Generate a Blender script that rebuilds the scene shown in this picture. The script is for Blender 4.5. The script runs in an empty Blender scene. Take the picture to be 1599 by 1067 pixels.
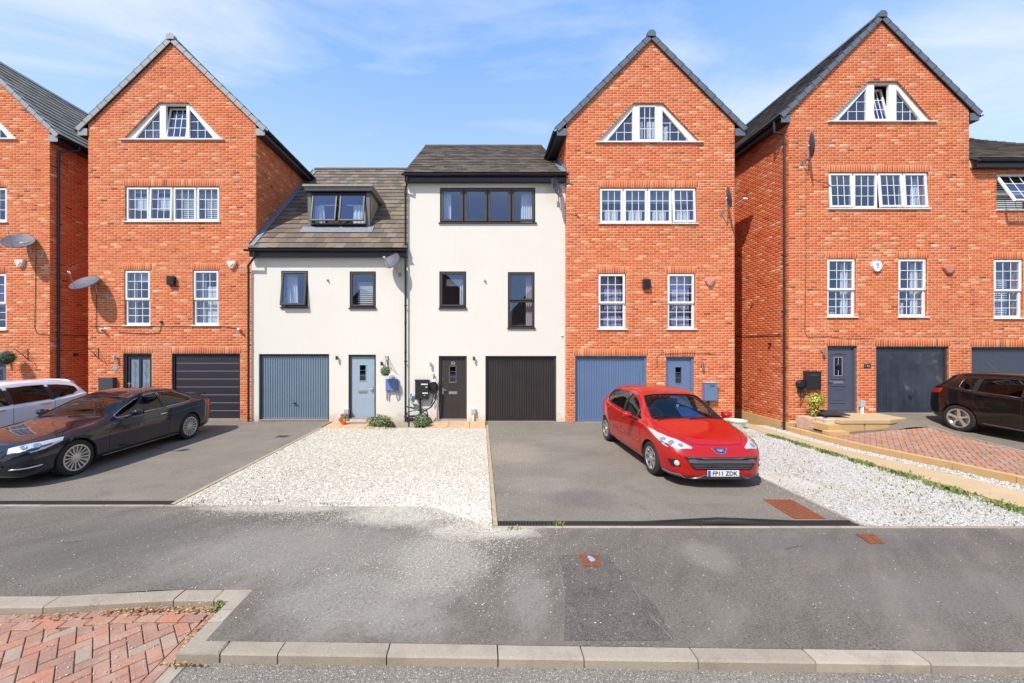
import bpy, bmesh, math, random
import numpy as np
from mathutils import Vector, Matrix, geometry
from mathutils.bvhtree import BVHTree
R = math.radians
SC = bpy.context.scene
COL = SC.collection
rnd = random.Random(7)
F, PX, PY, CH = 595.0, 750.0, 540.0, 2.4      # focal length in photo pixels, principal point, camera height

# ---------------------------------------------------------------- camera
cam_d = bpy.data.cameras.new('camera'); cam = bpy.data.objects.new('camera', cam_d); COL.objects.link(cam)
cam.location = (0, 0, CH); cam.rotation_euler = (R(90), 0, 0)
cam_d.sensor_width = 36; cam_d.lens = 36*F/1599
cam_d.shift_x = (799.5-PX)/1599; cam_d.shift_y = (PY-533.5)/1599
cam_d.clip_start = 0.05; cam_d.clip_end = 3000
SC.camera = cam
# ---------------------------------------------------------------- sky and sun
AZ, EL = R(39), R(51)
SUN = Vector((-math.sin(AZ)*math.cos(EL), -math.cos(AZ)*math.cos(EL), math.sin(EL)))
w = bpy.data.worlds.new('World'); SC.world = w; w.use_nodes = True
nt = w.node_tree; nt.nodes.clear()
def N(t, **k):
    n = nt.nodes.new(t)
    for a, b in k.items(): setattr(n, a, b)
    return n
sky = N('ShaderNodeTexSky', sky_type='NISHITA', sun_disc=False, sun_elevation=EL, sun_rotation=math.atan2(SUN.x, SUN.y))
sky.air_density = 1.0; sky.dust_density = 1.2; sky.ozone_density = 1.8
tc = N('ShaderNodeTexCoord'); sep = N('ShaderNodeSeparateXYZ'); nt.links.new(tc.outputs['Generated'], sep.inputs[0])
zz = N('ShaderNodeMath', operation='MAXIMUM'); zz.inputs[1].default_value = .06; nt.links.new(sep.outputs[2], zz.inputs[0])
dx = N('ShaderNodeMath', operation='DIVIDE'); dy = N('ShaderNodeMath', operation='DIVIDE')
nt.links.new(sep.outputs[0], dx.inputs[0]); nt.links.new(zz.outputs[0], dx.inputs[1])
nt.links.new(sep.outputs[1], dy.inputs[0]); nt.links.new(zz.outputs[0], dy.inputs[1])
cmb = N('ShaderNodeCombineXYZ'); nt.links.new(dx.outputs[0], cmb.inputs[0]); nt.links.new(dy.outputs[0], cmb.inputs[1])
mp = N('ShaderNodeMapping'); mp.inputs['Scale'].default_value = (.55, 1.0, 1); mp.inputs['Rotation'].default_value = (0, 0, R(-38)); mp.inputs['Location'].default_value = (7.4, 4.2, 0)
nt.links.new(cmb.outputs[0], mp.inputs[0])
no = N('ShaderNodeTexNoise'); no.inputs['Scale'].default_value = 1.05; no.inputs['Detail'].default_value = 9; no.inputs['Roughness'].default_value = .56; no.inputs['Distortion'].default_value = .9
nt.links.new(mp.outputs[0], no.inputs['Vector'])
cr = N('ShaderNodeValToRGB'); cr.color_ramp.elements[0].position = .49; cr.color_ramp.elements[1].position = .73
cr.color_ramp.elements[0].color = (0, 0, 0, 1); cr.color_ramp.elements[1].color = (.75, .75, .75, 1)
nt.links.new(no.outputs['Fac'], cr.inputs[0])
mx = N('ShaderNodeMixRGB'); mx.inputs[2].default_value = (3.8, 3.95, 4.2, 1)
hz = N('ShaderNodeMapRange'); hz.inputs[1].default_value = .18; hz.inputs[2].default_value = .85; hz.inputs[3].default_value = .88; hz.inputs[4].default_value = .70; hz.clamp = True
nt.links.new(sep.outputs[2], hz.inputs[0])
gr = N('ShaderNodeMapRange'); gr.inputs[1].default_value = .30; gr.inputs[2].default_value = .74; gr.clamp = True; nt.links.new(sep.outputs[2], gr.inputs[0])
gm = N('ShaderNodeMixRGB'); gm.inputs[1].default_value = (2.5, 3.35, 4.1, 1); gm.inputs[2].default_value = (.60, 1.75, 4.3, 1); nt.links.new(gr.outputs[0], gm.inputs[0])
hm = N('ShaderNodeMixRGB'); nt.links.new(gm.outputs[0], hm.inputs[2]); nt.links.new(hz.outputs[0], hm.inputs[0]); nt.links.new(sky.outputs[0], hm.inputs[1])
nt.links.new(cr.outputs[0], mx.inputs[0]); nt.links.new(hm.outputs[0], mx.inputs[1])
bg = N('ShaderNodeBackground'); bg.inputs[1].default_value = .15; nt.links.new(mx.outputs[0], bg.inputs[0])
wo = N('ShaderNodeOutputWorld'); nt.links.new(bg.outputs[0], wo.inputs[0])
sd = bpy.data.lights.new('sun', 'SUN'); sd.energy = 3.2; sd.angle = R(.53); sd.color = (1, .955, .88)
so = bpy.data.objects.new('sun', sd); COL.objects.link(so); so.rotation_euler = SUN.to_track_quat('Z', 'Y').to_euler(); so.location = (-20, -30, 40)
vs = SC.view_settings; vs.view_transform = 'Standard'; vs.look = 'None'; vs.gamma = 1; vs.use_curve_mapping = False; vs.exposure = .78
SC.cycles.max_bounces = 7; SC.cycles.transparent_max_bounces = 10; SC.cycles.caustics_reflective = False; SC.cycles.caustics_refractive = False

# ---------------------------------------------------------------- materials
MATS = {}
def mat(name, col, rough=.6, metal=0, spec=.5, coat=0, var=None, bump=None, tint=None, smear=None, speck=None, spots=None, grime=None, streak=None):
    """var=(scale, colour2, lo, hi); bump=(scale, strength, dist); tint=list of (pos, colour) read from the face value 'tint'"""
    if name in MATS: return MATS[name]
    m = bpy.data.materials.new(name); m.use_nodes = True; MATS[name] = m
    t = m.node_tree; b = t.nodes['Principled BSDF']
    b.inputs['Roughness'].default_value = rough; b.inputs['Metallic'].default_value = metal
    b.inputs['Specular IOR Level'].default_value = spec
    if coat: b.inputs['Coat Weight'].default_value = coat; b.inputs['Coat Roughness'].default_value = .02
    c4 = lambda c: (c[0], c[1], c[2], 1)
    b.inputs['Base Color'].default_value = c4(col)
    L = t.links.new; nn = t.nodes.new
    geo = nn('ShaderNodeNewGeometry'); out = None
    def noise(scale, det=5, rg=.6, vec=None):
        n = nn('ShaderNodeTexNoise'); n.inputs['Scale'].default_value = scale; n.inputs['Detail'].default_value = det; n.inputs['Roughness'].default_value = rg
        L(vec or geo.outputs['Position'], n.inputs['Vector']); return n.outputs['Fac']
    def ramp(src, lo, hi, a=0., z=1.):
        r = nn('ShaderNodeMapRange'); r.inputs[1].default_value = lo; r.inputs[2].default_value = hi; r.inputs[3].default_value = a; r.inputs[4].default_value = z; r.clamp = True
        L(src, r.inputs[0]); return r.outputs[0]
    def mix(f, a, bcol, mode='MIX'):
        n = nn('ShaderNodeMixRGB'); n.blend_type = mode
        if isinstance(f, (int, float)): n.inputs[0].default_value = f
        else: L(f, n.inputs[0])
        if a is None: n.inputs[1].default_value = c4(col)
        else: L(a, n.inputs[1])
        if isinstance(bcol, tuple): n.inputs[2].default_value = c4(bcol)
        else: L(bcol, n.inputs[2])
        return n.outputs[0]
    if tint:
        at = nn('ShaderNodeAttribute'); at.attribute_name = 'tint'
        r = nn('ShaderNodeValToRGB'); e = r.color_ramp.elements
        while len(e) > 1: e.remove(e[-1])
        e[0].position = tint[0][0]; e[0].color = c4(tint[0][1])
        for p, c in tint[1:]:
            q = e.new(p); q.color = c4(c)
        L(at.outputs['Fac'], r.inputs[0]); out = r.outputs[0]
    for v in (var if isinstance(var, list) else [var] if var else []):
        out = mix(ramp(noise(v[0]), v[2], v[3], 0, v[4] if len(v) > 4 else 1), out, v[1])
    for s in (streak or []):   # (scale, angle, squeeze, colour, lo, hi, amount): worn bands running one way
        mp = nn('ShaderNodeMapping'); mp.vector_type = 'TEXTURE'; mp.inputs['Rotation'].default_value = (0, 0, R(s[1])); mp.inputs['Scale'].default_value = (1/s[2]*.25, .5, 1); L(geo.outputs['Position'], mp.inputs[0])
        out = mix(ramp(noise(s[0], 7, .62, mp.outputs[0]), s[4], s[5], 0, s[6]), out, s[3])
    if smear:   # pale lime smears lying across bricks
        mp = nn('ShaderNodeMapping'); mp.inputs['Scale'].default_value = (1, 1, 2.6); L(geo.outputs['Position'], mp.inputs[0])
        a = ramp(noise(1.1, 4), .50, .68); bb = ramp(noise(9, 6, .7, mp.outputs[0]), .50, .66)
        ml = nn('ShaderNodeMath'); ml.operation = 'MULTIPLY'; L(a, ml.inputs[0]); L(bb, ml.inputs[1])
        m2 = nn('ShaderNodeMath'); m2.operation = 'MULTIPLY'; m2.inputs[1].default_value = smear[1]; L(ml.outputs[0], m2.inputs[0])
        out = mix(m2.outputs[0], out, smear[0])
        out = mix(ramp(noise(26, 4, .7, mp.outputs[0]), .62, .74, 0, .55), out, smear[0])
        out = mix(ramp(noise(40, 4, .7), .30, .42, .35, 0), out, (.24, .06, .03)); out = mix(ramp(noise(.55, 3), .45, .7, 0, .35), out, (.50, .12, .05))
    for s in (speck or []):   # (scale, colour, threshold, amount)
        vo = nn('ShaderNodeTexVoronoi'); vo.inputs['Scale'].default_value = s[0]; L(geo.outputs['Position'], vo.inputs['Vector'])
        sp = nn('ShaderNodeSeparateXYZ'); L(vo.outputs['Color'], sp.inputs[0])
        f = ramp(sp.outputs[0], s[2], s[2]+.02); g = ramp(vo.outputs['Distance'], .32, .42, 1, 0)
        ml = nn('ShaderNodeMath'); ml.operation = 'MULTIPLY'; L(f, ml.inputs[0]); L(g, ml.inputs[1])
        m2 = nn('ShaderNodeMath'); m2.operation = 'MULTIPLY'; m2.inputs[1].default_value = s[3]; L(ml.outputs[0], m2.inputs[0])
        out = mix(m2.outputs[0], out, s[1])
    for s in (spots or []):   # (x, y, rx, ry, colour, amount, noise_scale) blotches lying on the ground
        mp = nn('ShaderNodeMapping'); mp.vector_type = 'POINT'
        mp.inputs['Location'].default_value = (-s[0]/s[2], -s[1]/s[3], 0); mp.inputs['Scale'].default_value = (1/s[2], 1/s[3], 0); L(geo.outputs['Position'], mp.inputs[0])
        ln = nn('ShaderNodeVectorMath'); ln.operation = 'LENGTH'; L(mp.outputs[0], ln.inputs[0])
        base = ramp(ln.outputs['Value'], .25, 1.15, 1, 0)
        nz = noise(s[6], 8, .72)
        ad = nn('ShaderNodeMath'); ad.operation = 'ADD'; L(base, ad.inputs[0]); L(nz, ad.inputs[1])
        f = ramp(ad.outputs[0], .78, 1.28, 0, s[5])
        gm = nn('ShaderNodeMath'); gm.operation = 'MULTIPLY'; L(f, gm.inputs[0]); L(ramp(noise(33, 5, .75), .38, .60, .34, 1.1), gm.inputs[1]); f = gm.outputs[0]
        out = mix(f, out, s[4])
    if grime:    # rain streaks running down and splash marks near the ground
        mp = nn('ShaderNodeMapping'); mp.inputs['Scale'].default_value = (5, 5, .22); L(geo.outputs['Position'], mp.inputs[0])
        out = mix(ramp(noise(1.6, 5, .6, mp.outputs[0]), .60, .80, 0, .20), out, (.54, .49, .42))
        sp = nn('ShaderNodeSeparateXYZ'); L(geo.outputs['Position'], sp.inputs[0])
        ad = nn('ShaderNodeMath'); ad.operation = 'MULTIPLY_ADD'; L(noise(3.5, 6, .7), ad.inputs[0]); ad.inputs[1].default_value = -1.1; L(sp.outputs[2], ad.inputs[2])
        out = mix(ramp(ad.outputs[0], -.62, -.25, .75, 0), out, (.50, .37, .24))
    if out is not None: L(out, b.inputs['Base Color'])
    if bump:
        bs = bump if isinstance(bump, list) else [bump]; prev = None
        for q in bs:
            bp = nn('ShaderNodeBump'); bp.inputs['Strength'].default_value = q[1]; bp.inputs['Distance'].default_value = q[2]
            L(noise(q[0], 6, .65), bp.inputs['Height'])
            if prev: L(prev, bp.inputs['Normal'])
            prev = bp.outputs[0]
        L(prev, b.inputs['Normal'])
    return m

def glassmat(name, tint, ior, rough=0., gl=(1, 1, 1)):
    if name in MATS: return MATS[name]
    m = bpy.data.materials.new(name); m.use_nodes = True; MATS[name] = m
    t = m.node_tree; t.nodes.clear(); nn = t.nodes.new; L = t.links.new
    a = nn('ShaderNodeBsdfTransparent'); a.inputs[0].default_value = (*tint, 1)
    g = nn('ShaderNodeBsdfGlossy'); g.inputs['Roughness'].default_value = rough; g.inputs[0].default_value = (*gl, 1)
    f0 = ((ior-1)/(ior+1))**2; lw = nn('ShaderNodeLayerWeight'); lw.inputs[0].default_value = .5     # Schlick, the same from both sides
    pw = nn('ShaderNodeMath'); pw.operation = 'POWER'; pw.inputs[1].default_value = 5; L(lw.outputs['Facing'], pw.inputs[0])
    f = nn('ShaderNodeMath'); f.operation = 'MULTIPLY_ADD'; f.inputs[1].default_value = 1-f0; f.inputs[2].default_value = f0; L(pw.outputs[0], f.inputs[0])
    mx = nn('ShaderNodeMixShader'); o = nn('ShaderNodeOutputMaterial')
    L(f.outputs[0], mx.inputs[0]); L(a.outputs[0], mx.inputs[1]); L(g.outputs[0], mx.inputs[2]); L(mx.outputs[0], o.inputs[0])
    return m

OR = [(.0, (.28, .06, .032)), (.10, (.47, .092, .038)), (.3, (.59, .112, .036)), (.62, (.64, .150, .050)), (.82, (.66, .215, .09)), (.93, (.68, .36, .20)), (1., (.70, .50, .34))]
mBrick = mat('orange_brick', (.5, .1, .03), .85, spec=.2, tint=OR, smear=((.62, .42, .30), .72), bump=[(60, .5, .004), (240, .4, .0015)])
mMortar = mat('mortar', (.76, .51, .32), .95, spec=.1, var=(14, (.66, .40, .235), .45, .75), bump=(120, .5, .003))
mReveal = mat('brick_reveal', (.45, .13, .06), .9, spec=.1, var=(12, (.6, .36, .22), .5, .62))
mInner = mat('plaster', (.42, .42, .39), .9)
mRender = mat('cream_render', (.735, .685, .61), .9, spec=.15, var=[(1.1, (.70, .645, .57), .42, .72, .5), (5, (.68, .63, .555), .56, .8, .3)], grime=1, bump=[(220, .35, .002), (6, .15, .006)])
mTile = mat('concrete_tile', (.3, .26, .22), .85, spec=.2, tint=[(0, (.125, .098, .078)), (.3, (.155, .12, .092)), (.65, (.185, .142, .105)), (.92, (.24, .17, .115)), (1, (.20, .18, .16))],
            var=[(9, (.11, .095, .085), .5, .72, .75), (45, (.38, .31, .24), .6, .8, .4)], bump=[(90, .6, .004)])
mTileDark = mat('weathered_tile', (.15, .13, .11), .9, spec=.2, tint=[(0, (.035, .034, .034)), (.5, (.072, .064, .057)), (1, (.12, .10, .085))],
            var=[(7, (.17, .14, .115), .55, .75, .6), (30, (.045, .043, .04), .5, .7, .6)], bump=[(70, .8, .006)])
mTileGrey = mat('grey_tile', (.2, .18, .16), .85, spec=.2, tint=[(0, (.17, .155, .135)), (.5, (.215, .195, .165)), (1, (.26, .235, .2))], var=[(9, (.15, .13, .115), .5, .75, .6)], bump=[(90, .5, .004)])
mDeck = mat('roof_felt', (.05, .047, .045), .9)
mVerge = mat('blue_grey_verge', (.105, .125, .165), .55, var=(6, (.16, .18, .215), .4, .7, .6))
mVergeL = mat('pale_grey_verge', (.30, .30, .31), .6, var=(6, (.24, .24, .26), .4, .7, .6))
mBlackP = mat('black_plastic', (.018, .017, .02), .32)
mFascia = mat('dark_fascia', (.022, .022, .032), .38)
mPipe = mat('brown_black_pipe', (.03, .024, .023), .35)
mLead = mat('lead_flashing', (.17, .185, .225), .6, var=(12, (.24, .25, .28), .4, .7))
mUPVC = mat('white_upvc', (.78, .77, .74), .35, var=(3, (.70, .69, .66), .45, .75, .5))
mDarkF = mat('brown_grey_frame', (.052, .044, .042), .42)
mGlass = glassmat('window_glass', (.86, .91, .96), 2.55, 0, (.52, .64, 1.))
mCurt = mat('white_curtain', (.66, .68, .70), .9)
mCurtP = mat('pale_lilac_curtain', (.42, .42, .62), .9)
mBlind = mat('white_blind', (.70, .71, .70), .8)
mGreyC = mat('grey_green_curtain', (.33, .34, .31), .9)
mMetal = mat('brushed_steel', (.62, .60, .57), .28, metal=1)
mGreyM = mat('grey_dish_metal', (.075, .08, .10), .6, metal=.0, var=(9, (.10, .105, .13), .4, .7))  # grey metal, darkened and blued to carry the shade inside the bowls
mGalv = mat('galvanised_steel', (.38, .36, .36), .45, metal=.6)
mRust = mat('rusty_iron', (.22, .075, .035), .9, spec=.2, var=[(30, (.32, .14, .08), .5, .7, .8), (90, (.12, .04, .02), .5, .7, .7)], bump=(80, .7, .004))
mAlarmW = mat('alarm_white', (.72, .66, .60), .4)
mAlarmO = mat('alarm_orange', (.62, .12, .06), .4)
mAlarmP = mat('alarm_pink', (.60, .28, .23), .4)
mSand = mat('yellow_sandstone', (.54, .345, .15), .85, spec=.2, var=[(3, (.60, .41, .205), .4, .7, .8), (40, (.44, .28, .13), .55, .75, .6)], bump=(70, .5, .003))
mSandP = mat('pale_sandstone', (.50, .365, .21), .85, spec=.2, var=[(2, (.57, .43, .27), .4, .7, .8), (30, (.38, .27, .155), .55, .8, .6)], bump=(70, .5, .003))
mKerb = mat('buff_concrete', (.43, .37, .29), .9, spec=.2, tint=[(0, (.30, .25, .19)), (1, (.43, .365, .28))], var=[(3, (.22, .18, .135), .48, .68, .6), (120, (.56, .5, .42), .55, .75, .5), (22, (.34, .28, .22), .55, .75, .6)], speck=[(260, (.60, .55, .48), .7, .6), (300, (.16, .13, .1), .8, .6)], bump=[(160, .8, .004), (25, .4, .008)])
mPaver = mat('red_block_paver', (.35, .12, .08), .9, spec=.2, tint=[(0, (.27, .175, .13)), (.2, (.34, .185, .13)), (.55, (.40, .195, .13)), (.85, (.46, .19, .115)), (1, (.35, .26, .20))],
             var=[(5, (.45, .32, .23), .46, .70, .7), (60, (.22, .12, .09), .5, .75, .6)], speck=[(230, (.58, .48, .40), .8, .6), (260, (.13, .08, .06), .8, .6)], bump=[(130, .8, .004), (20, .4, .006)])
mGrout = mat('paver_sand', (.12, .09, .065), .95, var=(60, (.25, .19, .14), .5, .7), bump=(150, .6, .004))
SPK = [(95, (.42, .39, .34), .95, .6), (210, (.34, .31, .275), .70, .60), (230, (.04, .038, .035), .72, .65)]
DUST = (.60, .55, .46)
mAsph = mat('footway_asphalt', (.152, .131, .104), .95, spec=.2, streak=[(.9, 45, .16, (.235, .205, .165), .48, .70, .8), (1.7, 50, .12, (.095, .085, .073), .52, .70, .6)], var=[(1.1, (.185, .163, .135), .35, .7, .7), (9, (.115, .102, .086), .5, .7, .45), (44, (.070, .063, .055), .49, .62, .75), (75, (.33, .30, .25), .54, .66, .7)], speck=SPK,
    bump=[(190, 1, .006)], spots=[(-2.0, 4.5, 2.4, .9, (.36, .33, .285), .5, 2.6), (-1.1, 5.45, 1.1, .5, DUST, .95, 4), (.0, 4.98, 1.0, .36, DUST, .95, 4), (-.45, 4.2, .75, .9, (.42, .385, .33), .7, 3), (-3.0, 5.62, 1.6, .18, DUST, .8, 5), (-1.3, 3.6, 1.0, .6, (.36, .33, .285), .6, 4), (-.6, 3.3, .5, .3, (.34, .31, .27), .6, 5), (.45, 3.7, .3, .7, (.32, .29, .255), .5, 4), (-4.6, 4.6, 1.6, .8, (.115, .106, .10), .6, 2.5), (4.5, 4.6, 2.4, .35, (.125, .115, .108), .5, 3), (2.6, 4.35, .35, .45, (.27, .245, .205), .6, 3), (4.6, 3.7, 1.8, .5, (.21, .19, .17), .4, 3)])
mPatch = mat('patched_asphalt', (.125, .107, .09), .95, spec=.2, var=[(2, (.15, .128, .105), .4, .7, .8), (5, (.07, .062, .054), .52, .7, .9), (44, (.06, .054, .047), .49, .62, .7), (75, (.27, .24, .20), .54, .66, .6)], speck=SPK, bump=[(190, 1, .006)])
mDrive = mat('drive_asphalt', (.20, .171, .134), .95, spec=.2, streak=[(1.0, 8, .2, (.26, .228, .185), .50, .72, .7)], var=[(.7, (.235, .205, .165), .38, .66, .8), (2.2, (.14, .122, .10), .52, .70, .6), (34, (.10, .088, .074), .49, .62, .6), (70, (.36, .32, .265), .54, .66, .65)], speck=SPK,
    bump=[(170, 1, .006)], spots=[(.7, 8.6, 1.0, 1.3, (.36, .29, .225), .55, 2.6), (1.1, 6.6, .9, .6, (.32, .28, .235), .4, 3), (1.6, 6.0, .8, .5, (.115, .105, .097), .6, 4), (2.4, 9.6, 1.2, .9, (.27, .245, .215), .5, 3), (-5.6, 8.6, .35, 1.8, (.20, .17, .145), .6, 2)])
mRoad = mat('road_asphalt', (.26, .225, .185), .95, spec=.2, var=[(1.2, (.19, .165, .135), .35, .7, .8), (60, (.10, .088, .073), .49, .62, .7), (90, (.46, .42, .35), .52, .64, .8)],
    speck=[(70, (.62, .57, .5), .80, .8), (110, (.10, .09, .08), .62, .7), (130, (.45, .41, .36), .6, .7)], bump=[(110, 1, .012)])
mGravB = mat('limestone_fines', (.63, .575, .48), .95, spec=.1, var=[(.7, (.70, .645, .55), .35, .65, .8), (3, (.54, .475, .375), .5, .75, .6)], speck=[(42, (.70, .66, .58), .35, .8), (60, (.38, .34, .28), .80, .7), (55, (.16, .145, .12), .93, .7)], bump=[(60, .6, .012)])
mGravB2 = mat('white_gravel_bed', (.52, .485, .43), .95, spec=.1, var=[(.9, (.44, .365, .26), .45, .62, .8)], speck=[(42, (.72, .70, .66), .35, .8), (60, (.36, .33, .29), .76, .7), (55, (.14, .13, .12), .92, .7)], bump=[(60, .6, .012)])
mStone = mat('white_stone_chip', (.7, .66, .58), .85, tint=[(0, (.20, .17, .13)), (.09, (.42, .37, .29)), (.35, (.60, .54, .44)), (.75, (.69, .635, .53)), (1, (.78, .74, .65))])
mStone2 = mat('white_chipping', (.7, .68, .65), .85, tint=[(0, (.16, .145, .125)), (.12, (.38, .355, .32)), (.4, (.58, .56, .52)), (.8, (.68, .67, .64)), (1, (.80, .79, .77))])
mEarth = mat('earth', (.16, .13, .09), .95)
mGrass = mat('grass_blade', (.13, .19, .035), .7, tint=[(0, (.09, .14, .025)), (.6, (.16, .23, .045)), (1, (.30, .27, .09))])
mLeafG = mat('grey_green_leaf', (.15, .2, .09), .6, tint=[(0, (.07, .11, .04)), (.5, (.16, .22, .09)), (1, (.30, .34, .18))])
mLeafY = mat('yellow_leaf', (.5, .45, .08), .6, tint=[(0, (.22, .24, .03)), (.5, (.48, .44, .07)), (1, (.62, .56, .14))])
mDry = mat('dry_leaf', (.34, .19, .08), .9, tint=[(0, (.22, .11, .04)), (.6, (.42, .24, .10)), (1, (.56, .40, .22))])
mWood = mat('bark', (.09, .06, .04), .9)
mBlueG = mat('slate_blue_paint', (.155, .205, .265), .5, var=(2, (.18, .235, .30), .35, .7, .7))
mBlueG2 = mat('mid_blue_paint', (.115, .175, .30), .5, var=(2, (.135, .20, .33), .35, .7, .7))
mBlueD = mat('pale_blue_door_paint', (.29, .37, .44), .5, var=(3, (.34, .42, .49), .35, .7, .7))
mBrownD = mat('brown_black_paint', (.032, .026, .026), .45, var=(2, (.042, .034, .032), .4, .7))
mNavyG = mat('worn_navy_paint', (.022, .026, .045), .5, var=[(1.5, (.05, .057, .08), .4, .7), (2.4, (.17, .145, .10), .60, .70, .7), (26, (.3, .27, .2), .68, .74, .6)])
mNavyE = mat('grey_navy_paint', (.05, .06, .088), .5)
mBlackG = mat('purple_black_door', (.026, .022, .032), .4)
mSeam = mat('pale_seam', (.36, .31, .27), .5)
mGreyDoor = mat('slate_grey_door', (.075, .085, .125), .42)
mBoxDark = mat('dark_meter_box', (.05, .05, .06), .5)
mBoxBlack = mat('black_meter_box', (.02, .02, .024), .4)
mWhite = mat('white_plastic', (.75, .74, .72), .4)
mGreyBox = mat('pale_grey_plastic', (.42, .44, .45), .5)
mTerra = mat('terracotta', (.56, .34, .25), .8, var=(9, (.68, .52, .44), .4, .7))
mWhiteP = mat('whitewashed_pot', (.68, .62, .56), .8, var=(12, (.5, .4, .33), .5, .7))
mGreenP = mat('pale_green_pot', (.62, .66, .55), .5)
mFlowerR = mat('pink_flower', (.65, .12, .18), .7); mFlowerO = mat('orange_flower', (.75, .30, .04), .7)
mRubber = mat('rubber_mat', (.03, .027, .025), .9)
mCable = mat('black_cable', (.012, .012, .012), .5)
mText = mat('silver_lettering', (.7, .69, .66), .35, metal=.4)
mBlackT = mat('black_lettering', (.01, .01, .01), .5)

# ---------------------------------------------------------------- mesh builder
def wloc(o):
    v = Vector((0, 0, 0))
    while o is not None: v += o.location; o = o.parent
    return v
class MB:
    def __init__(s): s.v = []; s.f = []; s.m = []; s.t = []
    def add(s, vs, fs, m=0, t=0.):
        n = len(s.v); s.v += [tuple(p) for p in vs]
        for f in fs: s.f.append(tuple(i+n for i in f)); s.m.append(m); s.t.append(t)
        return s
    def box(s, x0, x1, y0, y1, z0, z1, m=0, t=0.):
        return s.add([(x0,y0,z0),(x1,y0,z0),(x1,y1,z0),(x0,y1,z0),(x0,y0,z1),(x1,y0,z1),(x1,y1,z1),(x0,y1,z1)],
              [(0,3,2,1),(4,5,6,7),(0,1,5,4),(1,2,6,5),(2,3,7,6),(3,0,4,7)], m, t)
    def bbox(s, x0, x1, y0, y1, z0, z1, b=.006, m=0, t=0.):
        """box with chamfered edges on the side that faces -Y and on top"""
        vs = []
        for (y, i) in ((y1, 0), (y0+b, 0), (y0, b)):
            vs += [(x0+i, y, z0+i), (x1-i, y, z0+i), (x1-i, y, z1-i), (x0+i, y, z1-i)]
        fs = [(8, 9, 10, 11)]
        for k in (0, 4):
            for j in range(4): fs.append((k+j, k+(j+1) % 4, k+4+(j+1) % 4, k+4+j))
        return s.add(vs, fs, m, t)
    def prism(s, poly, vec, m=0, t=0., caps=True):
        n = len(poly); vec = Vector(vec)
        vs = [Vector(p) for p in poly]; vs += [p+vec for p in vs]
        fs = [(i, (i+1) % n, n+(i+1) % n, n+i) for i in range(n)]
        if caps: fs += [tuple(range(n))[::-1], tuple(range(n, 2*n))]
        return s.add(vs, fs, m, t)
    def tube(s, pts, r, n=8, m=0, t=0., caps=True, closed=False):
        pts = [Vector(p) for p in pts]; vs = []; fs = []; k = len(pts); up = None
        for i, p in enumerate(pts):
            if closed: d = pts[(i+1) % k]-pts[i-1]
            else: d = pts[min(i+1, k-1)]-pts[max(i-1, 0)]
            d.normalize()
            a = up if up is not None else (Vector((0, 0, 1)) if abs(d.z) < .9 else Vector((1, 0, 0)))
            u = (a-d*a.dot(d)).normalized(); up = u; w_ = d.cross(u)
            rr = r[i] if isinstance(r, (list, tuple)) else r
            for j in range(n):
                q = 2*math.pi*j/n; vs.append(p+u*(rr*math.cos(q))+w_*(rr*math.sin(q)))
        for i in range(k if closed else k-1):
            i2 = (i+1) % k
            for j in range(n): fs.append((i*n+j, i*n+(j+1) % n, i2*n+(j+1) % n, i2*n+j))
        if caps and not closed: fs += [tuple(range(n))[::-1], tuple(range((k-1)*n, k*n))]
        return s.add(vs, fs, m, t)
    def lathe(s, prof, o=(0, 0, 0), axis='Z', n=24, m=0, t=0., caps=True):
        """prof: (radius, height) pairs"""
        o = Vector(o); vs = []; fs = []
        for (r, h) in prof:
            for j in range(n):
                q = 2*math.pi*j/n; a, b = r*math.cos(q), r*math.sin(q)
                vs.append(o+Vector((a, b, h) if axis == 'Z' else (h, a, b) if axis == 'X' else (a, h, b)))
        for i in range(len(prof)-1):
            for j in range(n): fs.append((i*n+j, i*n+(j+1) % n, (i+1)*n+(j+1) % n, (i+1)*n+j))
        if caps and prof[0][0] > 1e-5: fs.append(tuple(range(n))[::-1])
        if caps and prof[-1][0] > 1e-5: fs.append(tuple(range((len(prof)-1)*n, len(prof)*n)))
        return s.add(vs, fs, m, t)
    def grid(s, P, m=0, t=0.):
        """P: rows of equal length of points"""
        a, b = len(P), len(P[0]); vs = [q for row in P for q in row]
        fs = [(i*b+j, i*b+j+1, (i+1)*b+j+1, (i+1)*b+j) for i in range(a-1) for j in range(b-1)]
        return s.add(vs, fs, m, t)
    def mesh(s, name, mats, off=(0, 0, 0), smooth=False):
        me = bpy.data.meshes.new(name); off = Vector(off)
        me.from_pydata([(p[0]-off.x, p[1]-off.y, p[2]-off.z) for p in s.v], [], s.f)
        for q in (mats if isinstance(mats, (list, tuple)) else [mats]): me.materials.append(q)
        me.polygons.foreach_set('material_index', s.m)
        if any(s.t): me.attributes.new('tint', 'FLOAT', 'FACE').data.foreach_set('value', s.t)
        if smooth: me.shade_smooth()
        me.update(); return me
    def build(s, name, mats, parent=None, smooth=False, local=False, fix=False, **props):
        off = Vector((0, 0, 0)) if (local or parent is None) else wloc(parent)
        me = s.mesh(name, mats, off, smooth)
        if fix:
            b = bmesh.new(); b.from_mesh(me); bmesh.ops.recalc_face_normals(b, faces=b.faces); b.to_mesh(me); b.free()
        o = bpy.data.objects.new(name, me); COL.objects.link(o)
        if parent is not None: o.parent = parent
        for k, v in props.items(): o[k] = v
        return o
def smooth_angle(o, ang=35):
    me = o.data; me.shade_smooth()
    b = bmesh.new(); b.from_mesh(me)
    for e in b.edges:
        if len(e.link_faces) == 2 and e.calc_face_angle(0) > R(ang): e.smooth = False
    b.to_mesh(me); b.free()
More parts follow.
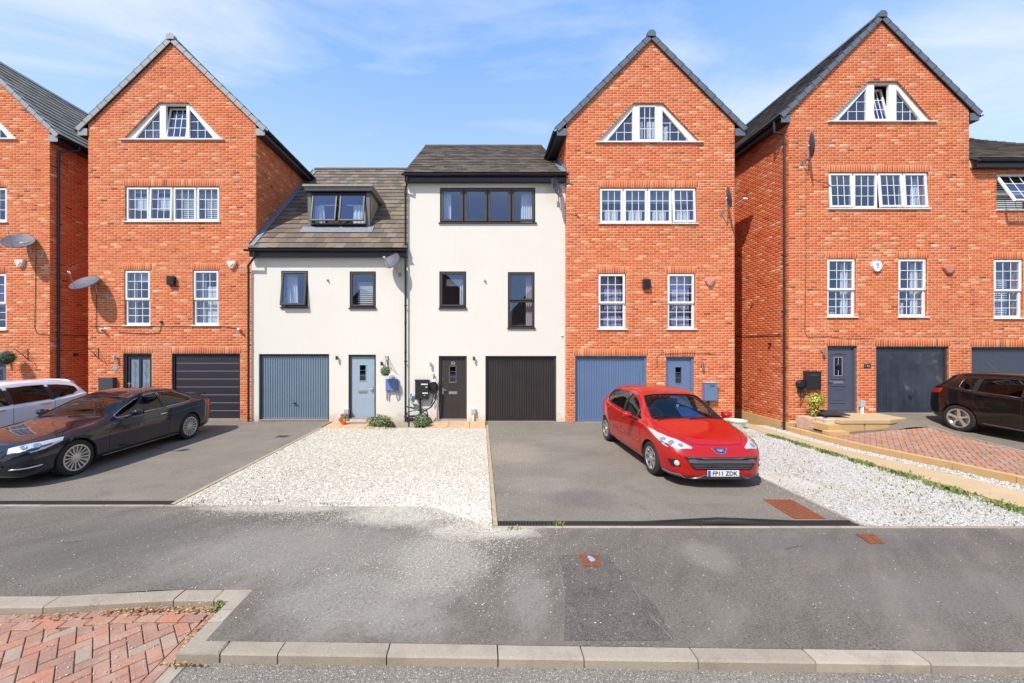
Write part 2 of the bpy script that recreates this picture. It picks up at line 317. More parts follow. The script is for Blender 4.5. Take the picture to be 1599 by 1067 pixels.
def thing(name, label, cat, loc=(0, 0, 0), group=None, rz=0):
    o = bpy.data.objects.new(name, None); o.empty_display_size = .3; COL.objects.link(o)
    o.location = loc; o.rotation_euler = (0, 0, rz); o['label'] = label; o['category'] = cat
    if group: o['group'] = group
    return o
def tag(o, label, cat, group=None):
    o['label'] = label; o['category'] = cat
    if group: o['group'] = group
    return o
def copy_tree(o, parent=None):
    kids = [c for c in o.children]
    c = o.copy(); COL.objects.link(c)
    if parent is not None: c.parent = parent
    for k in kids: copy_tree(k, c)
    return c
def text(name, body, size, loc, parent, m, rot=(R(90), 0, 0), ext=.003, sx=1., align='CENTER', bold=0):
    cu = bpy.data.curves.new(name, 'FONT'); cu.body = body; cu.size = size; cu.extrude = ext; cu.align_x = align; cu.align_y = 'CENTER'; cu.materials.append(m); cu.resolution_u = 4; cu.offset = bold
    t_ = bpy.data.objects.new(name, cu); COL.objects.link(t_)
    me = bpy.data.meshes.new_from_object(t_, depsgraph=bpy.context.evaluated_depsgraph_get()); bpy.data.objects.remove(t_)
    o = bpy.data.objects.new(name, me); COL.objects.link(o); o.parent = parent
    o.location = Vector(loc)-(wloc(parent) if parent else Vector()); o.rotation_euler = rot; o.scale = (sx, 1, 1)
    return o
def xw(px, Y): return (px-PX)*Y/F
def zw(py, Y): return CH-(py-PY)*Y/F
def sm(x, a, b):
    t = min(1, max(0, (x-a)/(b-a))); return t*t*(3-2*t)

# ---------------------------------------------------------------- bricks and tiles
BR = {}
def brick_mesh(w_, h_, ti):
    k = (round(w_, 4), round(h_, 4), ti)
    if k not in BR:
        b = MB(); b.bbox(0, w_, -.004, .012, 0, h_, .0022, 0, ti); BR[k] = b.mesh('brick', mBrick)
    return BR[k]
def split(segs, a, b):
    out = []
    for (p, q) in segs:
        if b <= p or a >= q: out.append((p, q)); continue
        if a > p: out.append((p, a))
        if b < q: out.append((b, q))
    return out
TL = [i/12 for i in range(13)]
def rtint(x, z):
    r = rnd.random(); g = .5+.5*math.sin(x*1.7+z*.9+3*math.sin(z*.8+x*.35))
    if r < .035: t = rnd.uniform(0, .12)
    elif r < .86: t = rnd.uniform(.2, .75)
    elif r < .86+.10*(.4+g): t = rnd.uniform(.78, .95)
    else: t = rnd.uniform(.3, .98)
    return round(t*12)/12
def brickwork(root, P, U, NRM, outline, holes, z0, z1, soldiers=(), n_ind=300, prefer=None):
    """P origin on the wall plane, U unit vector along it, NRM outward; outline(z) -> (u0, u1); holes: (z0, z1, fl(z), fr(z))"""
    U = Vector(U); NRM = Vector(NRM); P = Vector(P); full = []; rest = []
    hs = list(holes)+[(s[2], s[3], (lambda z, a=s[0]: a), (lambda z, b=s[1]: b)) for s in soldiers]
    k = 0; z = z0
    while z < z1-.01:
        za, zb = z, z+.075
        br = sorted({za, zb, *[h for q in hs for h in q[:2] if za+.004 < h < zb-.004]})
        for a, b in zip(br[:-1], br[1:]):
            if b-a < .014: continue
            m = (a+b)/2; o = outline(m)
            if o is None or o[1]-o[0] < .03: continue
            segs = [o]
            for q in hs:
                if q[0] < m < q[1]: segs = split(segs, q[2](m), q[3](m))
            off = (k % 2)*.1125
            for (p, q) in segs:
                i = math.floor((p-off)/.225); u = p
                while u < q-.012:
                    e = min(q, off+(i+1)*.225)
                    if e-u > .02:
                        if abs(e-u-.225) < .003 and abs(b-a-.075) < .001: full.append((u, e, a, b))
                        else: rest.append((u, e, a, b))
                    u = e; i += 1
        z = zb; k += 1
    for s in soldiers:
        n = max(1, round((s[1]-s[0])/.075)); d = (s[1]-s[0])/n
        for i in range(n): rest.append((s[0]+i*d, s[0]+(i+1)*d, s[2], s[3]))
    ind = []
    if n_ind:
        full.sort(key=prefer or (lambda q: abs(q[2]-5)))
        ind = full[:n_ind]; full = full[n_ind:]
    o3 = wloc(root); M = Matrix((( U.x, -NRM.x, 0), (U.y, -NRM.y, 0), (0, 0, 1)))
    R4 = M.to_4x4()
    for (u0, u1, a, b) in ind:
        me = brick_mesh(.2118, .0618, rtint(u0+P.x, a)); o = bpy.data.objects.new('brick', me); COL.objects.link(o); o.parent = root
        p = P+U*(u0+.0066)+Vector((0, 0, a+.0066))-o3+NRM*rnd.uniform(-.0015, .0015)
        o.matrix_basis = Matrix.Translation(p) @ R4
    allb = full+rest; n = len(allb)
    if not n: return
    A = np.array(allb, float); g = .0066; bv = .0022
    u0, u1, a, b = A[:, 0]+g, A[:, 1]-g, A[:, 2]+g, A[:, 3]-g
    u1 = np.maximum(u1, u0+.008)
    d = .008+np.array([rnd.uniform(-.0015, .0015) for _ in range(n)])
    V = np.zeros((n, 12, 3)); Pn = np.array(P); Un = np.array(U); Nn = np.array(NRM)
    for j, (uu, za, inn) in enumerate(((u0, a, 0), (u1, a, 0), (u1, b, 0), (u0, b, 0), (u0+bv, a+bv, 1), (u1-bv, a+bv, 1), (u1-bv, b-bv, 1), (u0+bv, b-bv, 1), (u0, a, 2), (u1, a, 2), (u1, b, 2), (u0, b, 2))):
        dd = d-.004 if inn == 1 else d-.0062 if inn == 2 else -np.full(n, .002)
        V[:, j, :] = Pn+uu[:, None]*Un+dd[:, None]*Nn; V[:, j, 2] += za
    V -= np.array(o3)
    quads = np.array([(4, 5, 6, 7)]+[(k, (k+1) % 4, 8+(k+1) % 4, 8+k) for k in range(4)]+[(8+k, 8+(k+1) % 4, 4+(k+1) % 4, 4+k) for k in range(4)])
    Fq = (np.arange(n)[:, None, None]*12+quads[None]).reshape(-1)
    me = quadmesh('brick_courses', V.reshape(-1, 3), Fq, mBrick, np.repeat([rtint(q[0]+P.x, q[2]) for q in allb], 9))
    o = bpy.data.objects.new('brick_courses', me); COL.objects.link(o); o.parent = root; o['kind'] = 'stuff'
def quadmesh(name, V, Fq, m, tint=None, k=4):
    me = bpy.data.meshes.new(name); nf = len(Fq)//k
    me.vertices.add(len(V)); me.vertices.foreach_set('co', np.asarray(V, np.float32).reshape(-1))
    me.loops.add(len(Fq)); me.loops.foreach_set('vertex_index', np.asarray(Fq, np.int32))
    me.polygons.add(nf); me.polygons.foreach_set('loop_start', np.arange(nf, dtype=np.int32)*k); me.polygons.foreach_set('loop_total', np.full(nf, k, np.int32))
    if tint is not None: me.attributes.new('tint', 'FLOAT', 'FACE').data.foreach_set('value', np.asarray(tint, np.float32))
    me.materials.append(m); me.update(calc_edges=True); me.validate(); return me
TM = {}
def tile_slope(root, deck, O, U, Vv, lu, lv, m, gauge=.32, wid=.30, left=None, right=None, n_ind=300, holes=(), th=.022):
    """tiles on a slope. left(v), right(v): limits along U; holes: (v0, v1, fl(v), fr(v))"""
    O = Vector(O); U = Vector(U).normalized(); Vv = Vector(Vv).normalized(); Nn = U.cross(Vv)
    if Nn.z < 0: Nn = -Nn
    left = left or (lambda v: 0); right = right or (lambda v: lu)
    full = []; part = []
    for r in range(int(lv/gauge+.5)):
        v0 = r*gauge; vm = v0+gauge/2; segs = [(left(vm), right(vm))]
        for h in holes:
            if h[0] < vm < h[1]: segs = split(segs, h[2](vm), h[3](vm))
        for (p, q) in segs:
            i = math.floor((p-(r % 2)*wid/2)/wid); u = p
            while u < q-.02:
                e = min(q, (r % 2)*wid/2+(i+1)*wid)
                (full if e-u > wid-.004 else part).append((u, e, v0)); u = e; i += 1
    cp = Vector((0, 0, CH)); full.sort(key=lambda t: (O+U*t[0]+Vv*t[2]-cp).length)
    ind, rest = full[:n_ind], full[n_ind:]+part
    def box(mb, u0, u1, v0, j=0., t=0., o=Vector((0, 0, 0))):
        L = gauge*1.12; g = .002
        def q(u, v, n): return o+U*u+Vv*v+Nn*n
        n0, n1 = .040+j, .012
        mb.add([q(u0+g, v0-.012, n0-th), q(u1-g, v0-.012, n0-th), q(u1-g, v0+L, n1-th), q(u0+g, v0+L, n1-th), q(u0+g, v0-.012, n0), q(u1-g, v0-.012, n0), q(u1-g, v0+L, n1), q(u0+g, v0+L, n1)],
              [(0, 3, 2, 1), (4, 5, 6, 7), (0, 1, 5, 4), (1, 2, 6, 5), (2, 3, 7, 6), (3, 0, 4, 7)], 0, t)
    b = MB(); cnt = 0
    for (u0, u1, v0) in rest: box(b, u0, u1, v0, rnd.uniform(-.003, .004), rnd.random(), O)
    if rest: b.build('roof_tile_courses', m, deck, kind='stuff', fix=False)
    pl = wloc(deck)
    for (u0, u1, v0) in ind:
        k = rnd.randrange(10); key = (m.name, tuple(round(c, 3) for c in (*U, *Vv)), k, gauge, wid)
        if key not in TM:
            q = MB(); box(q, 0, wid, 0, 0, max(.01, k/9)); TM[key] = q.mesh('roof_tile', m)
        o = bpy.data.objects.new('roof_tile', TM[key]); COL.objects.link(o); o.parent = deck
        o.location = O+U*u0+Vv*v0+Nn*rnd.uniform(-.002, .004)-pl

# ---------------------------------------------------------------- ground
def gz(x, y): return -.19*sm(x, 7.4, 9.2)*sm(y, 6, 10.5)
def dz(y):    # the raised drive on the right
    return float(np.interp(y, [2.9, 5., 6.4, 10.07, 11.3, 12.2], [0, .0, .09, .13, .32, .33]))
def PXR(y): return 11.55+.26*(y-7.6) if y < 10.4 else 12.28
def sheet(name, m, x0, x1, y0, y1, h=None, dx=.5, dz_=0., kind='structure', sub=None):
    """x0/x1 may be functions of y"""
    f0 = x0 if callable(x0) else (lambda y: x0); f1 = x1 if callable(x1) else (lambda y: x1)
    ny = max(1, int((y1-y0)/dx)); nx = max(1, int((f1(y1)-f0(y1))/dx)); h = h or gz
    P = []
    for j in range(ny+1):
        y = y0+(y1-y0)*j/ny; P.append([(f0(y)+(f1(y)-f0(y))*i/nx, y, h(f0(y)+(f1(y)-f0(y))*i/nx, y)+dz_) for i in range(nx+1)])
    b = MB(); b.grid(P); o = b.build(name, m)
    if kind: o['kind'] = kind
    return o
ground = MB().add([(-900, -900, -.34), (900, -900, -.34), (900, 900, -.34), (-900, 900, -.34)], [(0, 1, 2, 3)]).build('ground', mEarth, kind='structure')
flat = lambda z: (lambda x, y: z)
KY = 2.9665        # back edge of the near kerb
road = sheet('road', mRoad, -40, 40, -9, 3.2, flat(-.078), 8)
footway = MB()
EDGE_L, EDGE_R = 5.69, 5.01
def KS(x): return .0175*(4.2-max(-2.1, min(x, 10)))
footway.grid([[(x_, 2.9865+KS(x_), 0) for x_ in (-2.2345, 0, 4, 10, 40)], [(x_, 3.735, 0) for x_ in (-2.2345, 0, 4, 10, 40)]])
footway.grid([[(x_, y_-.10*sm(-x_, 3.0, 4.1), 0) for x_ in (-40, -4.2, -4, -3.8, -3.6, -3.4, -3.2, -3., -2.2345)] for y_ in (3.746, 3.86)])
footway.grid([[(x_, y_, 0) for x_ in (-40, -4.2, -4, -3.8, -3.6, -3.4, -3.2, -3., -2.2345)] if y_ > 3.9 else [(x_, 3.86-.10*sm(-x_, 3.0, 4.1), 0) for x_ in (-40, -4.2, -4, -3.8, -3.6, -3.4, -3.2, -3., -2.2345)] for y_ in (3.86, 4.2)])
footway.add([(-2.2345, 3.735, 0), (40, 3.735, 0), (40, 4.2, 0), (-2.2345, 4.2, 0)], [(0, 1, 2, 3)])
footway.grid([[(-40, 4.2, 0), (-2.25, 4.2, 0), (6, 4.2, 0), (40, 4.2, 0)], [(-40, EDGE_R, 0), (-2.25, EDGE_R, 0), (6, EDGE_R, 0), (40, EDGE_R, 0)]])
footway.grid([[(-40, EDGE_R, 0), (-4.6, EDGE_R, 0), (.16, EDGE_R, 0)], [(-40, EDGE_L, 0), (-4.6, EDGE_L, 0), (-.75, EDGE_L, 0)]])
footway = footway.build('footway', mAsph, kind='structure')
patch = MB().add([(.64, 3.03, .004), (1.58, 3.03, .004), (1.36, 4.37, .004), (.88, 4.40, .004)], [(0, 1, 2, 3)])
patch = MB().add([(.68, 3.1, .004), (1.58, 3.1, .004), (1.62, 3.5, .004), (1.50, 4.0, .004), (1.46, 4.36, .004), (.90, 4.36, .004), (.86, 3.9, .004), (.78, 3.5, .004)], [tuple(range(8))]).build('asphalt_patch', mPatch, kind='structure')
drive_l = sheet('driveway_left', mDrive, -40, -4.68, EDGE_L+.14, 12.6)
drive_c = sheet('driveway_centre', mDrive, .24, 5.04, EDGE_R+.19, 12.2)
drive_r = sheet('driveway_right', mDrive, lambda y: PXR(y)+.05, 26, EDGE_R+.05, 11.72, lambda x, y: dz(y))
grav_l = sheet('gravel_bed', mGravB, -4.6, .16, EDGE_L, 11.1, None, .3)
gl2 = MB().grid([[(-.75+.91*i/8, EDGE_R+.68*(1-i/8)*1., .004*0) for i in range(9)], [(-.75+.91*i/8, EDGE_L, 0) for i in range(9)]]).build('gravel_bed', mGravB, kind='structure')
grav_r = sheet('gravel_bed_right', mGravB2, 5.12, 7.93, EDGE_R+.02, 12.1, None, .3)
grav_s = sheet('gravel_strip', mGravB2, 8.86, 9.3, EDGE_R+.02, 12.4, None, .3)

def slabrow(name, m, label, cat, x0, x1, ys, top, th, gap=.006, group=None, tm='slab'):
    """a run of stones one behind the other along Y; every stone a part"""
    root = thing(name, label, cat, (x0, ys[0], top(x0, ys[0])-th), group)
    for a, b in zip(ys[:-1], ys[1:]):
        q = MB(); z = [top(x0, a+gap), top(x1, a+gap), top(x1, b-gap), top(x0, b-gap)]; e = .006
        lo = [(x0, a+gap), (x1, a+gap), (x1, b-gap), (x0, b-gap)]; hi = [(x0+e, a+gap+e), (x1-e, a+gap+e), (x1-e, b-gap-e), (x0+e, b-gap-e)]
        vs = [(p[0], p[1], zz_-th) for p, zz_ in zip(lo, z)]+[(p[0], p[1], zz_-e) for p, zz_ in zip(lo, z)]+[(p[0], p[1], zz_) for p, zz_ in zip(hi, z)]
        fs = [(8, 9, 10, 11), (3, 2, 1, 0)]
        for k in (0, 4): fs += [(k+j, k+(j+1) % 4, k+4+(j+1) % 4, k+4+j) for j in range(4)]
        q.add(vs, fs, 0, rnd.uniform(.05, 1)); q.build(tm, m, root)
    return root
def kerbrow(xs, y0, y1, top, th, name='kerb_stone', parent=None, face=.012, yfun=None):
    for a, b in zip(xs[:-1], xs[1:]):
        q = MB(); g = .005; ya, yb = (yfun(a), yfun(b)) if yfun else (0, 0); dzz = rnd.uniform(-.002, .002)
        prof = [(y1, top-th), (y1, top), (y0+face, top), (y0, top-face*1.1), (y0, top-th)]
        A = [(a+g, p[0]+ya, p[1]+dzz) for p in prof]; B = [(b-g, p[0]+yb, p[1]+dzz) for p in prof]; n = len(prof)
        q.add(A+B, [(i, (i+1) % n, n+(i+1) % n, n+i)[::-1] for i in range(n)]+[tuple(range(n)), tuple(range(n, 2*n))[::-1]], 0, rnd.uniform(.05, 1))
        q.build(name, mKerb, parent, fix=True)
# near kerb (between footway and road)
kerb1 = thing('kerb', 'long buff concrete kerb between the road and the grey footway in front', 'kerb', (0, 2.85, -.2))
pxs = [355, 437, 606, 777, 908, 1080, 1255, 1425, 1600]
kerbrow([-2.03+.0]+[xw(p, 3.0) for p in pxs[1:]]+[xw(1600, 2.96)+.9*i for i in range(1, 10)], 2.862, 2.985, 0, .2, parent=kerb1, yfun=KS)
# kerb round the paved island
kerb2 = thing('kerb', 'angled buff kerb bordering the red block paving, dry leaves along it', 'kerb', (-2.3, 3.6, -.2))
kerbrow([-2.9, -2.52, -2.235], 3.60, 3.745, 0, .2, parent=kerb2)
kerbrow([-9.6, -8.7, -7.8, -6.9, -6.0, -5.1, -4.02, -2.9], 3.60, 3.745, 0, .2, parent=kerb2, yfun=lambda x: -.10*sm(-x, 3.0, 4.1))
def crossblock(pts, top, th, name, parent, m=None):
    q = MB(); n = len(pts); e = .010
    c = Vector((sum(p[0] for p in pts)/n, sum(p[1] for p in pts)/n))
    inn = [(p[0]+(c.x-p[0])*e/.12, p[1]+(c.y-p[1])*e/.4) for p in pts]
    q.add([(p[0], p[1], top-th) for p in pts]+[(p[0], p[1], top-e) for p in pts]+[(p[0], p[1], top) for p in inn],
          [(i, (i+1) % n, n+(i+1) % n, n+i) for i in range(n)]+[(n+i, n+(i+1) % n, 2*n+(i+1) % n, 2*n+i) for i in range(n)]+[tuple(range(2*n, 3*n))], 0, rnd.uniform(.05, 1))
    return q.build(name, m or mKerb, parent, fix=True)
crossblock([(-2.375, 3.465), (-2.235, 3.47), (-2.228, 3.745), (-2.375, 3.59)], 0, .2, 'kerb_stone', kerb2)
crossblock([(-2.375, 3.31), (-2.235, 3.315), (-2.235, 3.464), (-2.375, 3.459)], 0, .2, 'kerb_stone', kerb2)
crossblock([(-2.375, 2.972), (-2.04, 2.972), (-2.04, 3.095), (-2.235, 3.095), (-2.235, 3.309), (-2.375, 3.304)], 0, .2, 'kerb_stone', kerb2)
for i in range(7): crossblock([(-2.40, 2.966-.6*(i+1)+.006), (-2.27, 2.966-.6*(i+1)+.006), (-2.27, 2.966-.6*i), (-2.40, 2.966-.6*i)], -.068, .12, 'kerb_stone', kerb2)
# block paving of the island: 45 degree herringbone with a double border
paving = MB().add([(-12, .2, -.083), (-2.37, .2, -.083), (-2.37, 3.62, -.083), (-12, 3.62, -.083)], [(0, 1, 2, 3)]).build('block_paving', mGrout, kind='structure')
PV = {}
def block(parent, cx, cy, ang, L, W, top, name='paver', clip=None, stuff=None, zf=None):
    ti = rnd.choice(TL[1:])
    g = .0032; e = .004; a, b = L/2-g, W/2-g
    if stuff is not None or clip is not None:
        vs = [(-a, -b), (a, -b), (a, b), (-a, b)]; ca, sa = math.cos(ang), math.sin(ang)
        vs = [(cx+x*ca-y*sa, cy+x*sa+y*ca) for x, y in vs]
        if clip:
            for (nx, ny, c) in clip:
                out = []
                for i in range(len(vs)):
                    p, q = vs[i-1], vs[i]; dp, dq = nx*p[0]+ny*p[1]-c, nx*q[0]+ny*q[1]-c
                    if (dp > 0) != (dq > 0):
                        t = dp/(dp-dq); out.append((p[0]+(q[0]-p[0])*t, p[1]+(q[1]-p[1])*t))
                    if dq <= 0: out.append(q)
                vs = out
                if len(vs) < 3: return
        n = len(vs); ar = abs(sum(vs[i-1][0]*vs[i][1]-vs[i][0]*vs[i-1][1] for i in range(n)))/2
        if ar < .0012: return
        mx_, my_ = sum(p[0] for p in vs)/n, sum(p[1] for p in vs)/n; zz_ = zf or (lambda x, y: top)
        q = stuff if stuff is not None else MB(); dz2 = rnd.uniform(-.002, .002)
        inn = [(p[0]+(mx_-p[0])*.07, p[1]+(my_-p[1])*.07) for p in vs]
        q.add([(p[0], p[1], zz_(*p)-.03) for p in vs]+[(p[0], p[1], zz_(*p)-e+dz2) for p in vs]+[(p[0], p[1], zz_(*p)+dz2) for p in inn],
              [(i, (i+1) % n, n+(i+1) % n, n+i) for i in range(n)]+[(n+i, n+(i+1) % n, 2*n+(i+1) % n, 2*n+i) for i in range(n)]+[tuple(range(2*n, 3*n))], 0, ti)
        if stuff is None: q.build(name, mPaver, parent)
        return
    k = (round(L, 3), round(W, 3), ti)
    if k not in PV:
        q = MB(); vs = [(-a, -b), (a, -b), (a, b), (-a, b)]; i2 = [(-a+e, -b+e), (a-e, -b+e), (a-e, b-e), (-a+e, b-e)]
        q.add([(x, y, -.03) for x, y in vs]+[(x, y, -e) for x, y in vs]+[(x, y, 0) for x, y in i2],
              [(i, (i+1) % 4, 4+(i+1) % 4, 4+i) for i in range(4)]+[(4+i, 4+(i+1) % 4, 8+(i+1) % 4, 8+i) for i in range(4)]+[(8, 9, 10, 11)], 0, ti)
        PV[k] = q.mesh('paver', mPaver)
    o = bpy.data.objects.new(name, PV[k]); COL.objects.link(o); o.parent = parent
    z = top if zf is None else zf(cx, cy)
    o.location = Vector((cx, cy, z+rnd.uniform(-.002, .002)))-wloc(parent); o.rotation_euler = (rnd.uniform(-.008, .008), rnd.uniform(-.008, .008), ang)
def herring(L, W, x0, x1, y0, y1, rot):
    """centres and angles of a herringbone covering the box"""
    c, s = math.cos(rot), math.sin(rot); ox, oy = (x0+x1)/2, (y0+y1)/2; n = int(max(x1-x0, y1-y0)/W)+4; out = []
    for i in range(-n, n):
        for j in range(-n, n):
            if (i-j) % 4 == 0: out.append(((i+1)*W, (j+.5)*W, 0))
            if (i-j) % 4 == 3: out.append(((i+.5)*W, (j+1)*W, R(90)))
    r = []
    for (x, y, a) in out:
        X, Y = ox+x*c-y*s, oy+x*s+y*c
        if x0-L < X < x1+L and y0-L < Y < y1+L: r.append((X, Y, a+rot))
    return r
TOP = -.062
for i in range(26):     # border courses: two along the upper kerb, one along the side
    for j in range(2):
        x = -2.48-.2*i-(.1 if j else 0)-.02; y = 3.545-.10*j-.10*sm(-x, 3.0, 4.1)
        if x > -2.60 and j: continue
        block(paving, x, y, 0.04*(sm(-x, 3.0, 3.5)-sm(-x, 3.7, 4.2)), .2, .1, TOP)
for i in range(14): block(paving, -2.437, 3.385-.2*i, R(90), .2, .1, TOP)
cnt = 0; farp = MB()
cl = [(1, 0, -2.492), (0, 1, 3.385)]
for (x, y, a) in sorted(herring(.2, .1, -6.5, -2.45, .9, 3.42, R(45)), key=lambda t: math.hypot(t[0]+2.6, t[1]-3.0)):
    if x > -2.42 or y > 3.47: continue
    near = x > -2.62 or y > 3.26
    yl = 3.385-.10*sm(-x, 3.0, 4.1)
    c2 = [(1, 0, -2.492), (0, 1, yl)]
    if cnt < 255: block(paving, x, y, a, .2, .1, TOP, clip=c2 if near else None); cnt += 1
    elif x > -6: block(paving, x, y, a, .2, .1, TOP, clip=c2, stuff=farp)
farp.build('paver_field', mPaver, paving, kind='stuff')

# edging strips between footway and drives
ed = thing('edging_kerb', 'thin pale concrete edging in front of the centre driveway and white chippings', 'kerb', (0, EDGE_R, -.1))
kerbrow([.17+.915*i for i in range(14)], EDGE_R-.0, EDGE_R+.05, .006, .1, 'edging_stone', ed, face=.004)
ed = thing('edging_kerb', 'thin pale concrete edging in front of the left driveway', 'kerb', (-5, EDGE_L, -.1))
kerbrow([-2.9-.915*i for i in range(14)][::-1], EDGE_L+.0, EDGE_L+.05, .006, .1, 'edging_stone', ed, face=.004)
ed = thing('timber_edging', 'thin timber edging between left driveway and cream gravel', 'edging', (-4.64, EDGE_L, 0))
for i in range(3): MB().box(-4.675, -4.61, EDGE_L+.06+1.8*i, EDGE_L+1.84+1.8*i, -.1, .014).build('board', mat('old_timber', (.36, .27, .17), .9, var=(9, (.45, .36, .25), .4, .7)), ed)
ed = thing('timber_edging', 'thin timber edging between cream gravel and centre driveway', 'edging', (.2, EDGE_R, 0))
for i in range(4): MB().box(.17, .232, EDGE_R+.06+1.6*i, EDGE_R+1.64+1.6*i, -.1, .016).build('board', MATS['old_timber'], ed)
ed = thing('edging_kerb', 'thin concrete edging between centre driveway and white chippings', 'kerb', (5.08, EDGE_R, 0))
for i in range(7): MB().box(5.05, 5.11, EDGE_R+.06+.915*i, EDGE_R+.97+.915*i-.01, -.1, .010).build('edging_stone', mKerb, ed)
# slot drains
mGrate = mat('black_grating', (.03, .028, .026), .6)
def drain(label, x0, x1, y, warp=None, n=0):
    r = thing('drain_channel', label, 'drain', (x0, y, 0)); L = 1.0; k = int((x1-x0)/L+.99)
    for i in range(k):
        a, b = x0+i*L, min(x1, x0+(i+1)*L); q = MB(); h = warp or (lambda x: 0)
        for (ya, yb) in ((y, y+.012), (y+.118, y+.13)):
            q.add([(a, ya, -.02+h(a)), (b, ya, -.02+h(b)), (b, yb, -.02+h(b)), (a, yb, -.02+h(a)), (a, ya, .008+h(a)), (b, ya, .008+h(b)), (b, yb, .008+h(b)), (a, yb, .008+h(a))], [(4, 5, 6, 7), (0, 1, 5, 4), (2, 3, 7, 6), (1, 2, 6, 5), (3, 0, 4, 7)])
        m = int((b-a)/.04)
        for j in range(m):
            u = a+(b-a)*(j+.5)/m; z = h(u)
            q.add([(u-.013, y+.012, .006+z), (u+.013, y+.012, .006+z), (u+.013, y+.118, .006+z), (u-.013, y+.118, .006+z), (u-.013, y+.012, -.012+z), (u+.013, y+.012, -.012+z)], [(0, 1, 2, 3), (4, 5, 1, 0)])
        q.build('grating', mGrate, r)
    MB().box(x0, x1, y-.002, y+.135, -.14, -.03).build('channel', mGrate, r)
xk = xw(1120, 5.15)
drain('black slotted drain across the centre driveway, its grating buckled up', .24, 5.04, EDGE_R+.06, lambda x: .055*max(0, 1-abs(x-xk)/.55)+.012*sm(x, xk, xk+.2))
drain('black slotted drain across the front of the left driveway', -12, -4.62, EDGE_L+.06-.0)
# iron covers
def cover(label, pts, frame=None, label2=None):
    c = Vector((sum(p[0] for p in pts)/4, sum(p[1] for p in pts)/4, .004)); r = thing('drain_cover', label, 'cover', c)
    if frame:
        o = [(p[0]+(p[0]-c.x)*frame, p[1]+(p[1]-c.y)*frame) for p in pts]
        MB().prism([(x, y, -.02) for x, y in o], (0, 0, .026)).build('frame', mKerb, r, fix=True)
    q = MB(); q.prism([(x, y, -.02) for x, y in pts], (0, 0, .030)).build('lid', mRust, r, fix=True)
    def lerp(u, v): return tuple((pts[0][k]*(1-u)+pts[1][k]*u)*(1-v)+(pts[3][k]*(1-u)+pts[2][k]*u)*v for k in (0, 1))
    L1 = (Vector(pts[1])-Vector(pts[0])).length; L2 = (Vector(pts[3])-Vector(pts[0])).length; n1, n2 = max(2, int(L1/.07)), max(2, int(L2/.05)); q = MB()
    for i in range(n1):
        for j in range(n2):
            a = .14; z0, z1 = .010, .0155
            cs = [lerp((i+a)/n1, (j+a)/n2), lerp((i+1-a)/n1, (j+a)/n2), lerp((i+1-a)/n1, (j+1-a)/n2), lerp((i+a)/n1, (j+1-a)/n2)]
            q.add([(x, y, z0) for x, y in cs]+[(x, y, z1) for x, y in cs], [(4, 5, 6, 7)]+[(k, (k+1) % 4, 4+(k+1) % 4, 4+k) for k in range(4)])
    q.build('tread_pattern', mRust, r)
    return r
def P2(px, py): Y = CH*F/(py-PY); return (xw(px, Y), Y)
c = cover('small rusty square cover with a blue paint mark in the footway', [P2(910, 886), P2(938, 886), P2(933, 867), P2(905, 867)])
q = MB(); x, y = P2(923, 875)
for i in range(9):
    a = i*.7; q.add([(x+.028*math.cos(a+k*1.26)*(.5+.5*rnd.random())+.03*math.cos(a*2.1)*rnd.random(), y+.05*math.sin(a+k*1.26)*(.5+.5*rnd.random())+.03*math.sin(a), .0172+.0003*i) for k in range(5)], [(0, 1, 2, 3, 4)])
q.build('paint_mark', mat('blue_marker_paint', (.22, .38, .62), .6), c)
cover('rusty rectangular cover in the footway before the white chippings', [P2(1358, 850), P2(1382, 850), P2(1364, 835), P2(1336, 835)])
cover('large rusty rectangular cover with pale surround at the corner of the centre driveway', [P2(1240, 812), P2(1292, 812), P2(1236, 781), P2(1190, 781)], .06)
def dcover(px, py, w_, d, label):
    x, y = P2(px, py); r = thing('drain_cover', label, 'cover', (x, y, 0))
    MB().box(x-w_/2, x+w_/2, y-d/2, y+d/2, -.02, .006).build('lid', mGalv, r); MB().box(x-w_/2+.03, x+w_/2-.03, y-d/2+.03, y+d/2-.03, -.02, .009).build('plate', mat('dark_iron', (.05, .045, .04), .6), r)
dcover(441, 682, .35, .3, 'small dark square cover in the left driveway')

# loose chippings
def stones(name, m, n, fx, fy, size, zf=gz, lift=.3):
    P = []; base = np.array([(1, 0, 0), (0, 1, 0), (-1, 0, 0), (0, -1, 0), (0, 0, 1), (0, 0, -1)], float)
    T = np.array([(0, 1, 4), (1, 2, 4), (2, 3, 4), (3, 0, 4), (1, 0, 5), (2, 1, 5), (3, 2, 5), (0, 3, 5)])
    rs = np.random.RandomState(hash(name) % 1000 if False else len(name)+n % 97); V = np.zeros((n, 6, 3)); k = 0; pts = []
    while len(pts) < n:
        x = fx(rs)
        if x is None: continue
        y = fy(rs)
        if x is None: continue
        pts.append((x, y, zf(x, y)))
    pts = np.array(pts); sz = size*rs.uniform(.5, 1.35, n)
    jit = base[None]*rs.uniform(.65, 1.25, (n, 6, 3)) + rs.uniform(-.25, .25, (n, 6, 3))
    an = rs.uniform(0, 6.28, n); c, s = np.cos(an), np.sin(an)
    jit[:, :, 2] *= .6; X = jit[:, :, 0]*c[:, None]-jit[:, :, 1]*s[:, None]; Y = jit[:, :, 0]*s[:, None]+jit[:, :, 1]*c[:, None]
    V = np.stack([X, Y, jit[:, :, 2]], -1)*sz[:, None, None]/2+pts[:, None, :]; V[:, :, 2] += (sz*lift)[:, None]
    Fq = (np.arange(n)[:, None, None]*6+T[None]).reshape(-1)
    o = bpy.data.objects.new(name, quadmesh(name, V.reshape(-1, 3), Fq, m, np.repeat(rs.uniform(0.001, 1, n), 8), 3)); COL.objects.link(o); o['kind'] = 'stuff'
    return o
